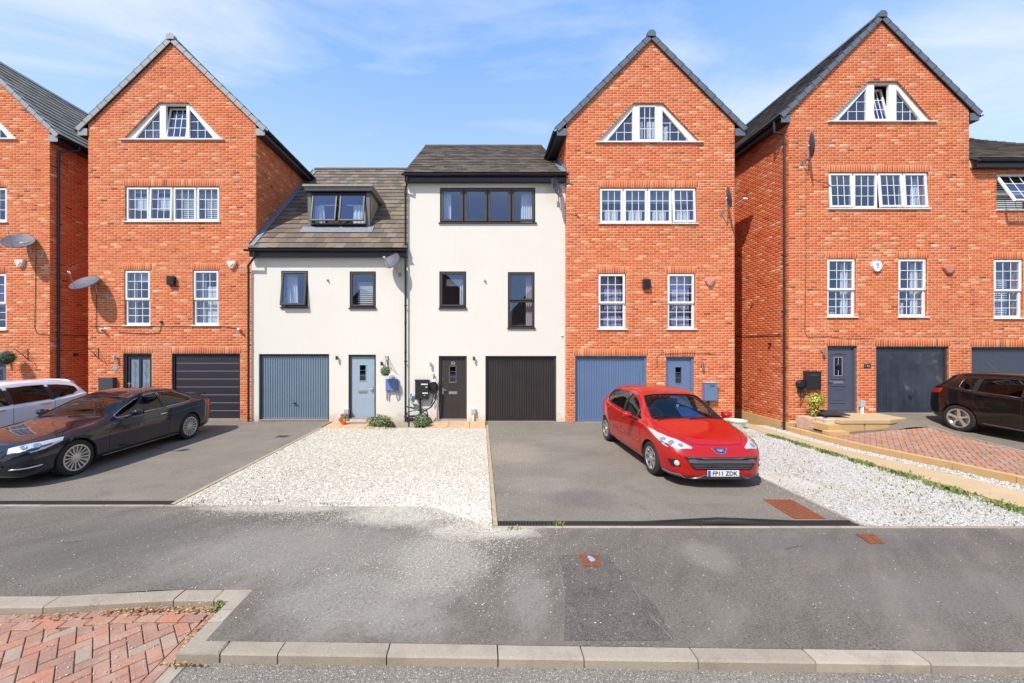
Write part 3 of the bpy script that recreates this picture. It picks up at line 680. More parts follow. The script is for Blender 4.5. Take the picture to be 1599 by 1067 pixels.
U_ = lambda a, b: (lambda r: r.uniform(a, b))
gst = {}
def gx(r):
    x = r.uniform(-4.6, .17); y = EDGE_R+.02+(11.1-EDGE_R)*r.uniform(0, 1)**1.2
    if x < -.75 and y < EDGE_L-.12*r.uniform(0, 1)**2: return None
    q = .5+.5*math.sin(x*2.1+1.3*math.sin(y*1.1))*math.sin(y*1.7+x); near = sm(7.6-y, 0, 2)*sm(x, -3.2, -1)
    if r.uniform() < .75*near*(.5+.5*q): return None
    if x < .12 and y < EDGE_L and r.uniform() > .35+.65*(x+.75)/.9: return None
    gst['y'] = y; return x
stones('gravel', mStone, 60000, gx, lambda r: gst['y'], .019)
def gx2(r):
    x = r.uniform(5.12, 7.93); y = EDGE_R+.05+(12-EDGE_R)*r.uniform(0, 1)**1.2
    q = .5+.5*math.sin(x*2.7+2*math.sin(y*.9))*math.sin(y*1.3+1.7*math.sin(x*1.9))
    if r.uniform() < .80*sm(q, .45, .9)*sm(9.5-y, 0, 2) or (x > 7.45 and r.uniform() < (x-7.45)*1.5): return None
    gst['y'] = y; return x
stones('white_gravel', mStone2, 36000, gx2, lambda r: gst['y'], .020)
stones('white_gravel', mStone2, 4500, U_(8.86, 9.3), lambda r: EDGE_R+.05+(12-EDGE_R)*r.uniform(0, 1)**1.2, .026)
def spill():
    st = {}
    def fx(r):
        k = r.choice(5, p=[.36, .22, .16, .16, .10]); a = ((-1.6, 5.35, 1.2, .28), (-.1, 4.75, .7, .28), (-.5, 4.1, 1.1, .45), (-3.2, 5.5, .9, .14), (-2, 4.6, 2.4, .7))[k]
        x, y = r.normal(a[0], a[2]*.6), r.normal(a[1], a[3]*.7)
        lim = EDGE_L if x < -.75 else EDGE_R+.05
        if y > lim or y < 3.05 or x < -9 or (x > .2 and y > EDGE_R): st['y'] = 0; return None
        st['y'] = y; return x
    return fx, (lambda r: st['y'] if st['y'] else 4)
st_ = {}
def spx(r):
    for _ in range(200):
        k = r.choice(5, p=[.36, .22, .16, .14, .12]); a = ((-1.6, 5.35, 1.2, .28), (-.1, 4.75, .7, .28), (-.5, 4.1, 1.1, .45), (-3.2, 5.5, .9, .14), (-1.5, 4.4, 3.0, .8))[k]
        x, y = r.normal(a[0], a[2]*.6), r.normal(a[1], a[3]*.7); lim = EDGE_L if x < -.75 else EDGE_R
        if 3.08 < y < lim: st_['y'] = y; return x
def spy(r): return st_['y']
stones('scattered_chippings', mStone, 2600, lambda r: gst.__setitem__('x', r.uniform(-1.1, .2)) or gst['x'], lambda r: min(EDGE_L-.01, max(EDGE_R-.1, EDGE_R+.68*(1-(gst['x']+.75)/.91)-abs(r.normal(0, .16)))), .017, flat(0))
stones('scattered_chippings', mStone, 9000, spx, spy, .013, flat(0))
stones('scattered_chippings', mStone, 900, U_(-7, 9), U_(3.0, 5.0), .010, flat(0))
stones('scattered_chippings', mStone, 500, U_(-5, 5), U_(2.2, 2.86), .012, flat(-.078))
stones('scattered_chippings', mStone, 260, U_(-4.6, -2.4), U_(2.6, 3.58), .012, flat(-.062))
stones('scattered_chippings', mStone, 500, lambda r: .17+abs(r.normal(0, .5)), U_(5.2, 11), .013, flat(0))
stones('scattered_chippings', mStone2, 300, lambda r: 5.1-abs(r.normal(0, .25)), U_(5.2, 10), .015, flat(0))

# weeds and grass
def blades(name, m, spots, label=None, tall=.05, kind='stuff', parent=None):
    b = MB()
    for (x, y, rx, ry, n) in spots:
        for _ in range(n):
            px_, py_ = rnd.gauss(x, rx), rnd.gauss(y, ry); a = rnd.uniform(0, 6.28); h = tall*rnd.uniform(.4, 1.3); w_ = h*rnd.uniform(.12, .28); z = gz(px_, py_); lean = h*rnd.uniform(.2, .9)
            c, s = math.cos(a), math.sin(a)
            b.add([(px_-s*w_, py_+c*w_, z), (px_+s*w_, py_-c*w_, z), (px_+c*lean*.5+s*w_*.9, py_+s*lean*.5-c*w_*.9, z+h*.7), (px_+c*lean, py_+s*lean, z+h), (px_+c*lean*.5-s*w_*.9, py_+s*lean*.5+c*w_*.9, z+h*.7)], [(0, 1, 2, 3, 4)], 0, rnd.random()+.001)
    return b.build(name, m, parent, kind=kind)
sp = [(7.84-.02*i % 3*.02+rnd.uniform(-.04, .04), 5.4+i*.105, .05, .06, 34) for i in range(48)]
blades('grass_strip', mGrass, [(q[0]-.03, q[1], .075, .07, int(q[4]*(1.1+.9*math.sin(k*.9)))) for k, q in enumerate(sp)], tall=.055)
blades('weeds', mGrass, [(6.2, 7.2, .12, .1, 30), (6.6, 6.0, .3, .15, 30), (7.2, 5.6, .5, .2, 60), (5.7, 6.3, .25, .15, 30), (6.9, 9.2, .3, .4, 60), (7.3, 10.2, .2, .3, 40), (5.3, 5.9, .1, .3, 20), (7.5, 6.6, .2, .6, 90), (9.1, 7, .1, 1.2, 40), (7.2, 6.2, .3, .5, 110), (6.0, 5.3, .5, .12, 60), (6.6, 7.9, .25, .3, 60), (5.6, 7.0, .2, .2, 30), (9.55, 5.9, .06, .7, 90)], tall=.035)
blades('weeds', mGrass, [(-4.1, 6.9, .2, .15, 12), (-3.7, 7.1, .12, .15, 14), (-3.9, 6.3, .2, .1, 12), (-3.4, 5.9, .2, .05, 20), (-2.2, 5.75, .25, .03, 30), (-4.3, 5.8, .1, .04, 14), (-4.5, 9.5, .03, 1.0, 50), (-2.7, 10.95, .15, .06, 50), (-3.2, 11, .1, .05, 30), (-6.6, 11.98, .2, .02, 14), (1.05, 5.1, .05, .03, 26), (.45, 4.98, .06, .02, 16), (4.9, 11.2, .1, .2, 10)], tall=.035)
b = MB()
for i in range(620):
    k = rnd.random()
    if k < .75: x = rnd.choice([-2.55, -2.7, -3.05, -3.1, -3.35, -3.9, -2.5])+rnd.gauss(0, .12); y = 3.565-abs(rnd.gauss(0, .035))-.10*sm(-x, 3.0, 4.1)
    elif k < .9: x, y = -2.42+rnd.gauss(0, .02), rnd.uniform(3.1, 3.5)
    else: x, y = -2.3+rnd.gauss(0, .07), 2.94-abs(rnd.gauss(0, .012))
    x = min(x, -2.39) if y > 2.96 else x
    a = rnd.uniform(0, 6.28); s = rnd.uniform(.008, .022); z = -.055+rnd.uniform(0, .014); c, d = math.cos(a)*s, math.sin(a)*s
    b.add([(x-c, y-d, z), (x+d*.5, y-c*.5, z+rnd.uniform(.002, .01)), (x+c, y+d, z+rnd.uniform(0, .008)), (x-d*.5, y+c*.5, z+.004)], [(0, 1, 2, 3)], 0, rnd.random()+.001)
b.build('dry_leaves', mDry, kind='stuff')
def leaf_cloud(n, c, r, size, tall=1., shell=.3):
    b = MB()
    for _ in range(n):
        v = Vector((rnd.gauss(0, 1), rnd.gauss(0, 1), rnd.gauss(0, 1))).normalized(); q = (shell+(1-shell)*rnd.random()**.5)*rnd.uniform(.8, 1.08)
        p = Vector((c[0]+v.x*r[0]*q, c[1]+v.y*r[1]*q, c[2]+v.z*r[2]*q))
        if p.z < c[2]-r[2]*.98: continue
        u = Vector((rnd.gauss(0, 1), rnd.gauss(0, 1), rnd.gauss(0, 1))).normalized(); w_ = (u.cross(v)+Vector((0, 0, .01))).normalized(); s = size*rnd.uniform(.6, 1.3)
        nn_ = u.cross(w_)
        b.add([p-u*s, p-w_*s*.45+nn_*s*.12, p+u*s, p+w_*s*.45+nn_*s*.12], [(0, 1, 2, 3)], 0, rnd.random()+.001)
    return b
w1 = thing('weed', 'green weed clump in the corner of the kerb by dry leaves', 'plant', (-2.43, 3.5, -.06))
leaf_cloud(260, (-2.43, 3.54, -.03), (.055, .04, .07), .012).build('leaves', mGrass, w1)

# old scrape marks and the chalky edge of the patch
q = MB()
def scrape(p0, p1, w_):
    a, c = Vector(P2(*p0)), Vector(P2(*p1)); n = 9; d = (c-a); s = Vector((-d.y, d.x)).normalized(); L1, L2 = [], []
    for i in range(n):
        p = a+d*(i/(n-1))+s*rnd.uniform(-.006, .006); h = .55*w_*rnd.uniform(.1, 1)*(.4 if i in (0, n-1) else 1); L1.append((p.x+s.x*h, p.y+s.y*h, .0055)); L2.append((p.x-s.x*h, p.y-s.y*h, .0055))
    q.grid([L1, L2])
scrape((969, 841), (1001, 870), .006); scrape((975, 890), (1004, 945), .005); scrape((1006, 950), (1058, 1010), .008); scrape((872, 880), (884, 935), .006); scrape((886, 945), (915, 1000), .005); scrape((1040, 975), (1046, 983), .014)
q.build('scrape_marks', mat('pale_scrape', (.26, .23, .19), .95), kind='stuff')
q = MB()
for (x, y, L_) in ((-5.2, 4.6, .3), (3.6, 4.5, .25)):
    P = [(x+L_*i/8, y+.25*L_*i/8+rnd.uniform(-.01, .01)) for i in range(9)]; q.grid([[(p[0], p[1]+.004, .0045) for p in P], [(p[0], p[1]-.001, .0045) for p in P]])
q.build('cracks', mat('crack_dark', (.04, .036, .032), .95), kind='stuff')

# ---------------------------------------------------------------- houses
BACK = 9.0
def hole_rect(x0, x1, z0, z1): return dict(z=(z0, z1), fl=lambda z: x0, fr=lambda z: x1, poly=[(x0, z0), (x1, z0), (x1, z1), (x0, z1)])
def hole_trap(x0, x1, t0, t1, z0, z1):
    return dict(z=(z0, z1), fl=lambda z: x0+(t0-x0)*(z-z0)/(z1-z0), fr=lambda z: x1+(t1-x1)*(z-z0)/(z1-z0), poly=[(x0, z0), (x1, z0), (t1, z1), (t0, z1)])
def shell(root, xl, xr, Y, zb, ze, za, xm, holes, m_front, m_rev, rev=.10, gable=True, roofslope=0, ridge_y=0, ridge_z=0):
    b = MB(); out = [(xl, zb), (xr, zb), (xr, ze)]+([(xm, za)] if gable else [])+[(xl, ze)]
    loops = [[Vector((x, z, 0)) for x, z in out]]+[[Vector((x, z, 0)) for x, z in h['poly']] for h in holes]
    tri = geometry.tessellate_polygon(loops); pts = [p for l in loops for p in l]
    fs = []
    for t in tri:
        a, c, d = (pts[i] for i in t); cr_ = (c-a).cross(d-a).z
        fs.append(tuple(t) if cr_ > 0 else tuple(t)[::-1])
    b.add([(p.x, Y, p.y) for p in pts], fs, 0)
    for h in holes:
        n = len(h['poly']); P = h['poly']
        b.add([(x, Y, z) for x, z in P]+[(x, Y+rev+.16, z) for x, z in P], [((i+1) % n, i, n+i, n+(i+1) % n)[::-1] for i in range(n)], 1)
    e = .004; xl2, xr2 = xl+e, xr-e; yb = Y+BACK
    for x, s in ((xl2, 1), (xr2, -1)):
        if gable: q = [(x, Y+.001, zb), (x, yb, zb), (x, yb, ze), (x, Y+.001, ze)]
        else: q = [(x, Y+.001, zb), (x, yb, zb), (x, yb, ze), (x, ridge_y, ridge_z-.06), (x, Y+.001, ze-.06)]
        b.add(q, [tuple(range(len(q)))[::s]], 0)
    top = [(xr2, yb, ze)]+([(xm, yb, za)] if gable else [])+[(xl2, yb, ze)]
    b.add([(xl2, yb, zb), (xr2, yb, zb)]+top, [tuple(range(2+len(top)))[::-1]], 0)
    return b.build('wall', [m_front, m_rev], root)
def interior(root, xl, xr, Y, floors, depth=3.2):
    b = MB(); zt_ = floors[-1]
    b.add([(xl+.05, Y+depth, floors[0]), (xr-.05, Y+depth, floors[0]), (xr-.05, Y+depth, zt_), (xl+.05, Y+depth, zt_)], [(0, 1, 2, 3)])
    for z in floors: b.box(xl+.05, xr-.05, Y+.21, Y+depth, z-.12, z)
    b.build('room_lining', mInner, root)
def bar(b, p0, p1, w_, y0, y1, m=0):
    """a bar in the XZ plane from p0 to p1, w_ wide"""
    p0, p1 = Vector(p0), Vector(p1); d = (p1-p0).normalized(); n = Vector((-d.y, d.x))*w_/2
    c = [p0-n, p1-n, p1+n, p0+n]
    b.prism([(q.x, y0, q.y) for q in c], (0, y1-y0, 0), m)
def pane(root, pts, y, name='pane', m=None): return MB().add([(x, y, z) for x, z in pts], [tuple(range(len(pts)))]).build(name, m or mGlass, root)
def casement(win, x0, x1, z0, z1, y, m, fw=.055, bars=(3, 3), open_=0, hinge='top', dep=.05, proud=0., barw=.018, bm=None, baro=None):
    """one light: sash frame with pane and glazing bars, tilted outwards when open"""
    y = y-proud; b = MB()
    b.bbox(x0, x1, y-dep, y, z1-fw, z1, .008); b.bbox(x0, x1, y-dep, y, z0, z0+fw, .008)
    b.bbox(x0, x0+fw, y-dep, y, z0+fw, z1-fw, .008); b.bbox(x1-fw, x1, y-dep, y, z0+fw, z1-fw, .008)
    s = b.build('sash', m, win, smooth=False); kids = []
    g = MB(); g.add([(x0+fw-.004, y-.02, z0+fw-.004), (x1-fw+.004, y-.02, z0+fw-.004), (x1-fw+.004, y-.02, z1-fw+.004), (x0+fw-.004, y-.02, z1-fw+.004)], [(0, 1, 2, 3)])
    kids.append(g.build('pane', mGlass, win))
    if bars:
        gb = MB(); nx, nz = bars; a0, a1, c0, c1 = x0+fw, x1-fw, z0+fw, z1-fw
        for i in range(1, nx): u = a0+(a1-a0)*i/nx; gb.box(u-barw/2, u+barw/2, y-.030, y-.022, c0, c1)
        for i in range(1, nz): u = c0+(c1-c0)*i/nz; gb.box(a0, a1, y-.0315, y-.0225, u-barw/2, u+barw/2)
        kids.append(gb.build('glazing_bars', bm or m, win))
    if open_:
        off = wloc(win)
        if hinge == 'top': piv = Vector(((x0+x1)/2, y, z1)); Mx = Matrix.Rotation(-open_, 4, 'X')
        elif hinge == 'bottom': piv = Vector(((x0+x1)/2, y, z0)); Mx = Matrix.Rotation(-open_, 4, 'X')
        elif hinge == 'left': piv = Vector((x0, y, z1)); Mx = Matrix.Rotation(-open_, 4, 'Z')
        elif hinge == 'right': piv = Vector((x1, y, z1)); Mx = Matrix.Rotation(open_, 4, 'Z')
        T = Matrix.Translation(piv-off) @ Mx @ Matrix.Translation(-(piv-off))
        for o in [s]+kids: o.data.transform(T)
    return s
def curtain(win, x0, x1, z0, z1, y, m=None, folds=9, amp=.02, name='curtain', flare=0.):
    b = MB(); n = folds*6; P = []
    for z in (z1, (z0+z1)/2, z0):
        P.append([(x0+(x1-x0)*i/n+flare*(z1-z)*(i/n-.5), y+amp*math.sin(i/6*2*math.pi)*(1+.3*math.sin(i)), z) for i in range(n+1)])
    b.grid(P); return b.build(name, m or mCurt, win, smooth=True)
def blind(win, x0, x1, z0, z1, y, m=None, name='blind', slats=True):
    b = MB()
    if slats:
        n = max(3, int((z1-z0)/.06))
        for i in range(n): z = z1-(z1-z0)*(i+.5)/n; b.add([(x0, y-.014, z-.022), (x1, y-.014, z-.022), (x1, y+.014, z+.018), (x0, y+.014, z+.018)], [(0, 1, 2, 3)])
    else: b.box(x0, x1, y, y+.01, z0, z1)
    return b.build(name, m or mBlind, win)
def sill(win, x0, x1, z, Y, m, out=.05, th=.035, ex=.04):
    MB().bbox(x0-ex, x1+ex, Y-out, Y+.08, z-th, z, .006).build('sill', m, win)
def frame_box(x0, x1, z0, z1, y, fw, dep=.07, m=0, b=None):
    b = b or MB(); b.bbox(x0, x1, y-dep, y, z1-fw, z1, .006, m); b.bbox(x0, x1, y-dep, y, z0, z0+fw, .006, m); b.bbox(x0, x0+fw, y-dep, y, z0+fw, z1-fw, .006, m); b.bbox(x1-fw, x1, y-dep, y, z0+fw, z1-fw, .006, m); return b
RV = .13   # windows sit this far behind the wall face (back of the frame)
def win_four(root, Y, x0, x1, z0, z1, m, openset={}, dark=False, curt=(), proud=.012):
    y = Y+RV; fw = .035; b = frame_box(x0, x1, z0, z1, y, fw); n = 4; step = (x1-x0)/n
    for i in range(1, n): u = x0+step*i; b.bbox(u-.022, u+.022, y-.07, y, z0+fw, z1-fw, .005)
    w_ = b.build('window', m, root)
    for i in range(4):
        a, c = x0+step*i+(fw if i == 0 else .022)-.008, x0+step*(i+1)-(fw if i == 3 else .022)+.008
        casement(w_, a+.006, c-.006, z0+fw-.004, z1-fw+.004, y-.045, m, .06 if not dark else .075, None if dark else (3, 3), openset.get(i, 0), 'top', proud=proud)
    sill(w_, x0, x1, z0+.002, Y, m); 
    MB().box(x0+.25, x0+.55, y-.078, y-.071, z1-.024, z1-.010).build('trickle_vent', m, w_)
    for c in curt: curtain(w_, x0+step*c[0], x0+step*c[1], z0+.03+(z1-z0)*c[2], z0+(z1-z0)*c[3], Y+.21, c[4] if len(c) > 4 else None, flare=c[5] if len(c) > 5 else 0)
    return w_
def win_sash(root, Y, x0, x1, z0, z1, m, inside=None, bars=True):
    y = Y+RV; b = frame_box(x0, x1, z0, z1, y, .045); zm = z0+(z1-z0)*.475; b.bbox(x0+.045, x1-.045, y-.07, y, zm-.02, zm+.02, .005)
    w_ = b.build('window', m, root)
    casement(w_, x0+.02, x1-.03, zm-.03, z1-.02, y-.045, m, .065, (3, 3), proud=.02)
    casement(w_, x0+.045, x1-.045, z0+.04, zm-.02, y-.03, m, .04, (3, 3), proud=.004)
    sill(w_, x0, x1, z0+.002, Y, m); return w_
def trapwin(root, Y, x0, x1, t0, t1, z0, z1, c0, c1, m, openc=0, inside=None):
    """trapezium window: white outer frame, two broad mullions, triangular lights, centre sash"""
    y = Y+RV; b = MB(); fw = .10
    b.bbox(x0+.02, x1-.02, y-.07, y, z0, z0+.075, .006); b.bbox(t0-.02, t1+.02, y-.07, y, z1-.06, z1, .006)
    for (xa, xt, s) in ((x0, t0, 1), (x1, t1, -1)):
        b.prism([(xa, y-.068, z0), (xa+s*.28, y-.068, z0+.0), (xt+s*.16, y-.068, z1-.005), (xt, y-.068, z1-.005)][::s], (0, .068, 0))
    mw = [(t0-.0, c0), (c1, t1+.0)]
    for a, c in mw: b.bbox(a, c, y-.078, y, z0+.07, z1-.055, .006)
    w_ = b.build('window', m, root, fix=True)
    # triangular lights
    for (xa, xt, s) in ((x0, t0, 1), (x1, t1, -1)):
        k = (z1-z0)/(xt-xa)          # slope of the rake
        xi = xa+s*.26; e = xt
        zt_ = z0+k*(e-xi)
        P = [(xi+s*.05, z0+.07), (e, z0+.07), (e, zt_)]
        MB().add([(q[0], y-.02, q[1]) for q in P], [(0, 1, 2)[::s]]).build('pane', mGlass, w_)
        g = MB(); W = abs(e-xi); H = zt_-z0-.07
        for i in (1, 2, 3):
            u = e-s*W*i/3.6; h = z0+k*(u-xi)
            if h > z0+.12: g.box(u-.008, u+.008, y-.032, y-.024, z0+.07, h)
        for i in (1, 2):
            zz_ = z0+.07+H*i/3.05; u = xi+(zz_-z0)/k; g.box(min(u, e), max(u, e), y-.0335, y-.0255, zz_-.008, zz_+.008)
        g.build('glazing_bars', m, w_)
    casement(w_, c0-.01, c1+.01, z0+.06, z1-.05, y-.04, m, .05, (3, 3), open_=openc, hinge='bottom', proud=.0)
    sill(w_, x0-.02, x1+.02, z0+.002, Y, m, .06, .035, .03)
    return w_
def simple_dark(root, Y, x0, x1, z0, z1, m, openc=0, two=False, hinge='top'):
    y = Y+RV-.03; b = frame_box(x0, x1, z0, z1, y, .045)
    if two: zm = z0+(z1-z0)*.485; b.bbox(x0+.045, x1-.045, y-.07, y, zm-.03, zm+.03, .006)
    w_ = b.build('window', m, root)
    if two:
        casement(w_, x0+.035, x1-.035, zm+.01, z1-.03, y-.045, m, .06, None, proud=.015); casement(w_, x0+.045, x1-.045, z0+.04, zm-.02, y-.04, m, .03, None)
    else: casement(w_, x0+.03, x1-.03, z0+.04, z1-.03, y-.045, m, .065, None, openc, hinge, proud=.015)
    sill(w_, x0, x1, z0+.002, Y, m, .05, .04, .02); return w_
def garage_ribbed(root, Y, x0, x1, z0, z1, m, frame_m, pitch=.075, depth=.018, handle=True, planks=False, bare=False):
    y = Y+.14; fw = .055
    b = frame_box(x0, x1, z0-.1, z1, y, fw); b.box(x0, x1, y-.03, y, z0-.1, z0)
    g = MB().bbox(x0, x1, y-.09, y-.0, z1-fw, z1, .004); g.bbox(x0, x0+fw, y-.09, y, z0, z1-fw, .004); g.bbox(x1-fw, x1, y-.09, y, z0, z1-fw, .004)
    d = g.build('garage_door', frame_m, root)
    a, c, lo, hi = x0+fw+.005, x1-fw-.005, z0+.02, z1-fw-.01
    if planks:
        n = planks
        for i in range(n):
            u0, u1 = a+(c-a)*i/n+.002, a+(c-a)*(i+1)/n-.002
            MB().bbox(u0, u1, y-.055, y-.03, lo, hi-.09, .008).build('panel', m, d)
        MB().bbox(a, c, y-.058, y-.03, hi-.085, hi, .006).build('top_rail', m, d); MB().box(a, c, y-.031, y-.02, lo, hi).build('back_sheet', m, d)
    else:
        n = int((c-a-.06)/pitch); s = (c-a-.06)/n; top = []; q = MB(); P = []
        for i in range(n):
            u = a+.03+i*s; P += [(u, y-.03), (u+s*.16, y-.03), (u+s*.28, y-.03-depth), (u+s*.88, y-.03-depth)]
        P += [(c-.03, y-.03)]
        q.grid([[(px_, py_, lo+.03) for px_, py_ in P], [(px_, py_, hi-.085) for px_, py_ in P]])
        q.bbox(a, c, y-.056, y-.025, hi-.085, hi, .005); q.bbox(a, c, y-.050, y-.025, lo, lo+.03, .004); q.bbox(a, a+.03, y-.050, y-.025, lo+.03, hi-.085, .004); q.bbox(c-.03, c, y-.050, y-.025, lo+.03, hi-.085, .004)
        q.build('panel', m, d)
    if handle:
        h = MB(); xm_ = (a+c)/2; zh = z0+(z1-z0)*.25
        h.lathe([(.028, 0), (.03, -.012), (.012, -.02), (.012, -.05), (0, -.052)], (xm_, y-.048, zh), 'Y', 12); h.box(xm_-.05, xm_+.05, y-.11, y-.092, zh-.01, zh+.012); h.build('handle', mBlackP, d)
    MB().box(x0+.01, x1-.01, Y-.02, y, z0-.015, z0+.012).build('threshold', mKerb, d)
    return d
def door_frame(root, Y, x0, x1, z0, z1, fm, fw=.06):
    y = Y+.13; g = MB().bbox(x0, x1, y-.08, y, z1-fw, z1, .005); g.bbox(x0, x0+fw, y-.08, y, z0, z1-fw, .005); g.bbox(x1-fw, x1, y-.08, y, z0, z1-fw, .005)
    d = g.build('front_door', fm, root); MB().bbox(x0+.01, x1-.01, y-.12, y, z0, z0+.045, .006).build('threshold', mGalv if fm is not mGreyDoor else mGreyDoor, d)
    return d, y-.035, x0+fw+.004, x1-fw-.004, z0+.05, z1-fw-.004
def light_door(root, Y, x0, x1, z0, z1, fm, dm, side=1, num=None, bright=mMetal, glz=(.36, .62, .60, .86), wreath=False):
    d, y, a, c, lo, hi = door_frame(root, Y, x0, x1, z0, z1, fm); W, H = c-a, hi-lo
    gx0, gx1, gz0, gz1 = a+W*glz[0], a+W*glz[1], lo+H*glz[2], lo+H*glz[3]
    b = MB(); b.box(a, gx0, y, y+.035, lo, hi); b.box(gx1, c, y, y+.035, lo, hi); b.box(gx0, gx1, y, y+.035, lo, gz0); b.box(gx0, gx1, y, y+.035, gz1, hi); lf = b.build('leaf', dm, d)
    fb = frame_box(gx0-.02, gx1+.02, gz0-.02, gz1+.02, y+.004, .024, .016); fb.build('glazing_frame', dm if num is None else bright, d)
    pane(d, [(gx0, gz0), (gx1, gz0), (gx1, gz1), (gx0, gz1)], y+.015)
    q = MB()
    for t in (.33, .66): q.box(gx0, gx1, y+.005, y+.011, gz0+(gz1-gz0)*t-.004, gz0+(gz1-gz0)*t+.004)
    q.build('leading', mGalv, d)
    MB().bbox(a+W*.32, a+W*.68, y-.014, y, lo+H*.40, lo+H*.445, .004).build('letterbox', bright, d)
    MB().box(a+W*.345, a+W*.655, y-.018, y-.0145, lo+H*.413, lo+H*.432).build('letterbox_flap', mGalv, d)
    hx = a+.06 if side < 0 else c-.06; s = 1 if side < 0 else -1
    h = MB().bbox(hx-.018, hx+.018, y-.012, y, lo+H*.40, lo+H*.50, .003); h.tube([(hx, y-.01, lo+H*.475), (hx, y-.05, lo+H*.475), (hx+s*.11, y-.052, lo+H*.472)], .009, 8); h.build('handle', bright, d)
    MB().lathe([(.014, 0), (.014, -.008), (0, -.01)], (hx, y, lo+H*.66), 'Y', 10).build('lock', bright, d)
    if num: text('house_number', num, .13, (a+W*.5, y-.004, gz1+.095), d, mText, sx=1.1)
    return d

# gutters, pipes, roofs
def gutter(root, p0, p1, r=.056, m=None, name='gutter'):
    p0, p1 = Vector(p0), Vector(p1); d = (p1-p0).normalized(); side = Vector((0, 0, 1)).cross(d).normalized(); b = MB(); n = 9; A = []; B = []
    for k in range(n+1):
        q = math.pi*k/n; o = side*(math.cos(q)*r)+Vector((0, 0, -math.sin(q)*r)); A.append(p0+o); B.append(p1+o)
    for k in range(n, -1, -1):
        q = math.pi*k/n; o = side*(math.cos(q)*(r-.006))+Vector((0, 0, -math.sin(q)*(r-.006))); A.append(p0+o); B.append(p1+o)
    nn_ = len(A); b.add(A+B, [(i, (i+1) % nn_, nn_+(i+1) % nn_, nn_+i) for i in range(nn_)]+[tuple(range(nn_)), tuple(range(nn_, 2*nn_))[::-1]])
    L = (p1-p0).length; k = int(L/.9)
    for i in range(1, k+1):
        c = p0+d*L*i/(k+1); ring = [c+side*(math.cos(math.pi*j/8)*(r+.007))+Vector((0, 0, -math.sin(math.pi*j/8)*(r+.007))) for j in range(9)]
        b.prism([q-d*.012 for q in ring], d*.024)
    return b.build(name, m or mBlackP, root, fix=True)
def downpipe(root, pts, r=.034, m=None, clips=True):
    b = MB(); b.tube(pts, r, 12)
    p0, p1 = Vector(pts[-2]), Vector(pts[-1]); L = (p1-p0).length; n = max(1, int(L/1.8))
    for i in range(n+1):
        c = p0+(p1-p0)*(.02+.96*i/n); b.tube([c-Vector((0, 0, .018)), c+Vector((0, 0, .018))], r+.009, 12); b.box(c.x-.055, c.x+.055, c.y+r-.01, c.y+r+.012, c.z-.015, c.z+.015)
    for i in range(1, n+1):
        c = p0+(p1-p0)*(i/n*.5+.2); b.tube([c-Vector((0, 0, .04)), c+Vector((0, 0, .04))], r+.006, 12)
    o = b.build('downpipe', m or mPipe, root); smooth_angle(o, 40); return o
def verge(root, apex, tip, Y, m, w_=.15, L=.335, capside=True):
    """grey dry-verge units along the front rake; apex, tip = (x, z) of the tile line"""
    A, T = Vector(apex), Vector(tip); d = (T-A); n = max(1, round(d.length/L)); d /= n; u = d.normalized(); nrm = Vector((-u.y, u.x))
    if nrm.y < 0: nrm = -nrm
    for i in range(n):
        p, q = A+d*i, A+d*(i+1)+u*.015; k = .010*(1 if True else 0)
        b = MB(); lift0, lift1 = .0, .020     # lower end laps over the next unit
        f = [p+nrm*(.035+lift0), q+nrm*(.035+lift1), q-nrm*(w_-.035), p-nrm*(w_-.035)]
        b.prism([(v.x, Y-.075, v.y) for v in f], (0, .022+.004*(i % 2), 0))
        g = [p+nrm*(.035+lift0), q+nrm*(.035+lift1), q+nrm*(.020+lift1), p+nrm*(.020+lift0)]
        b.prism([(v.x, Y-.075, v.y) for v in g], (0, .16, 0)); b.build('verge_unit', m, root, fix=True)
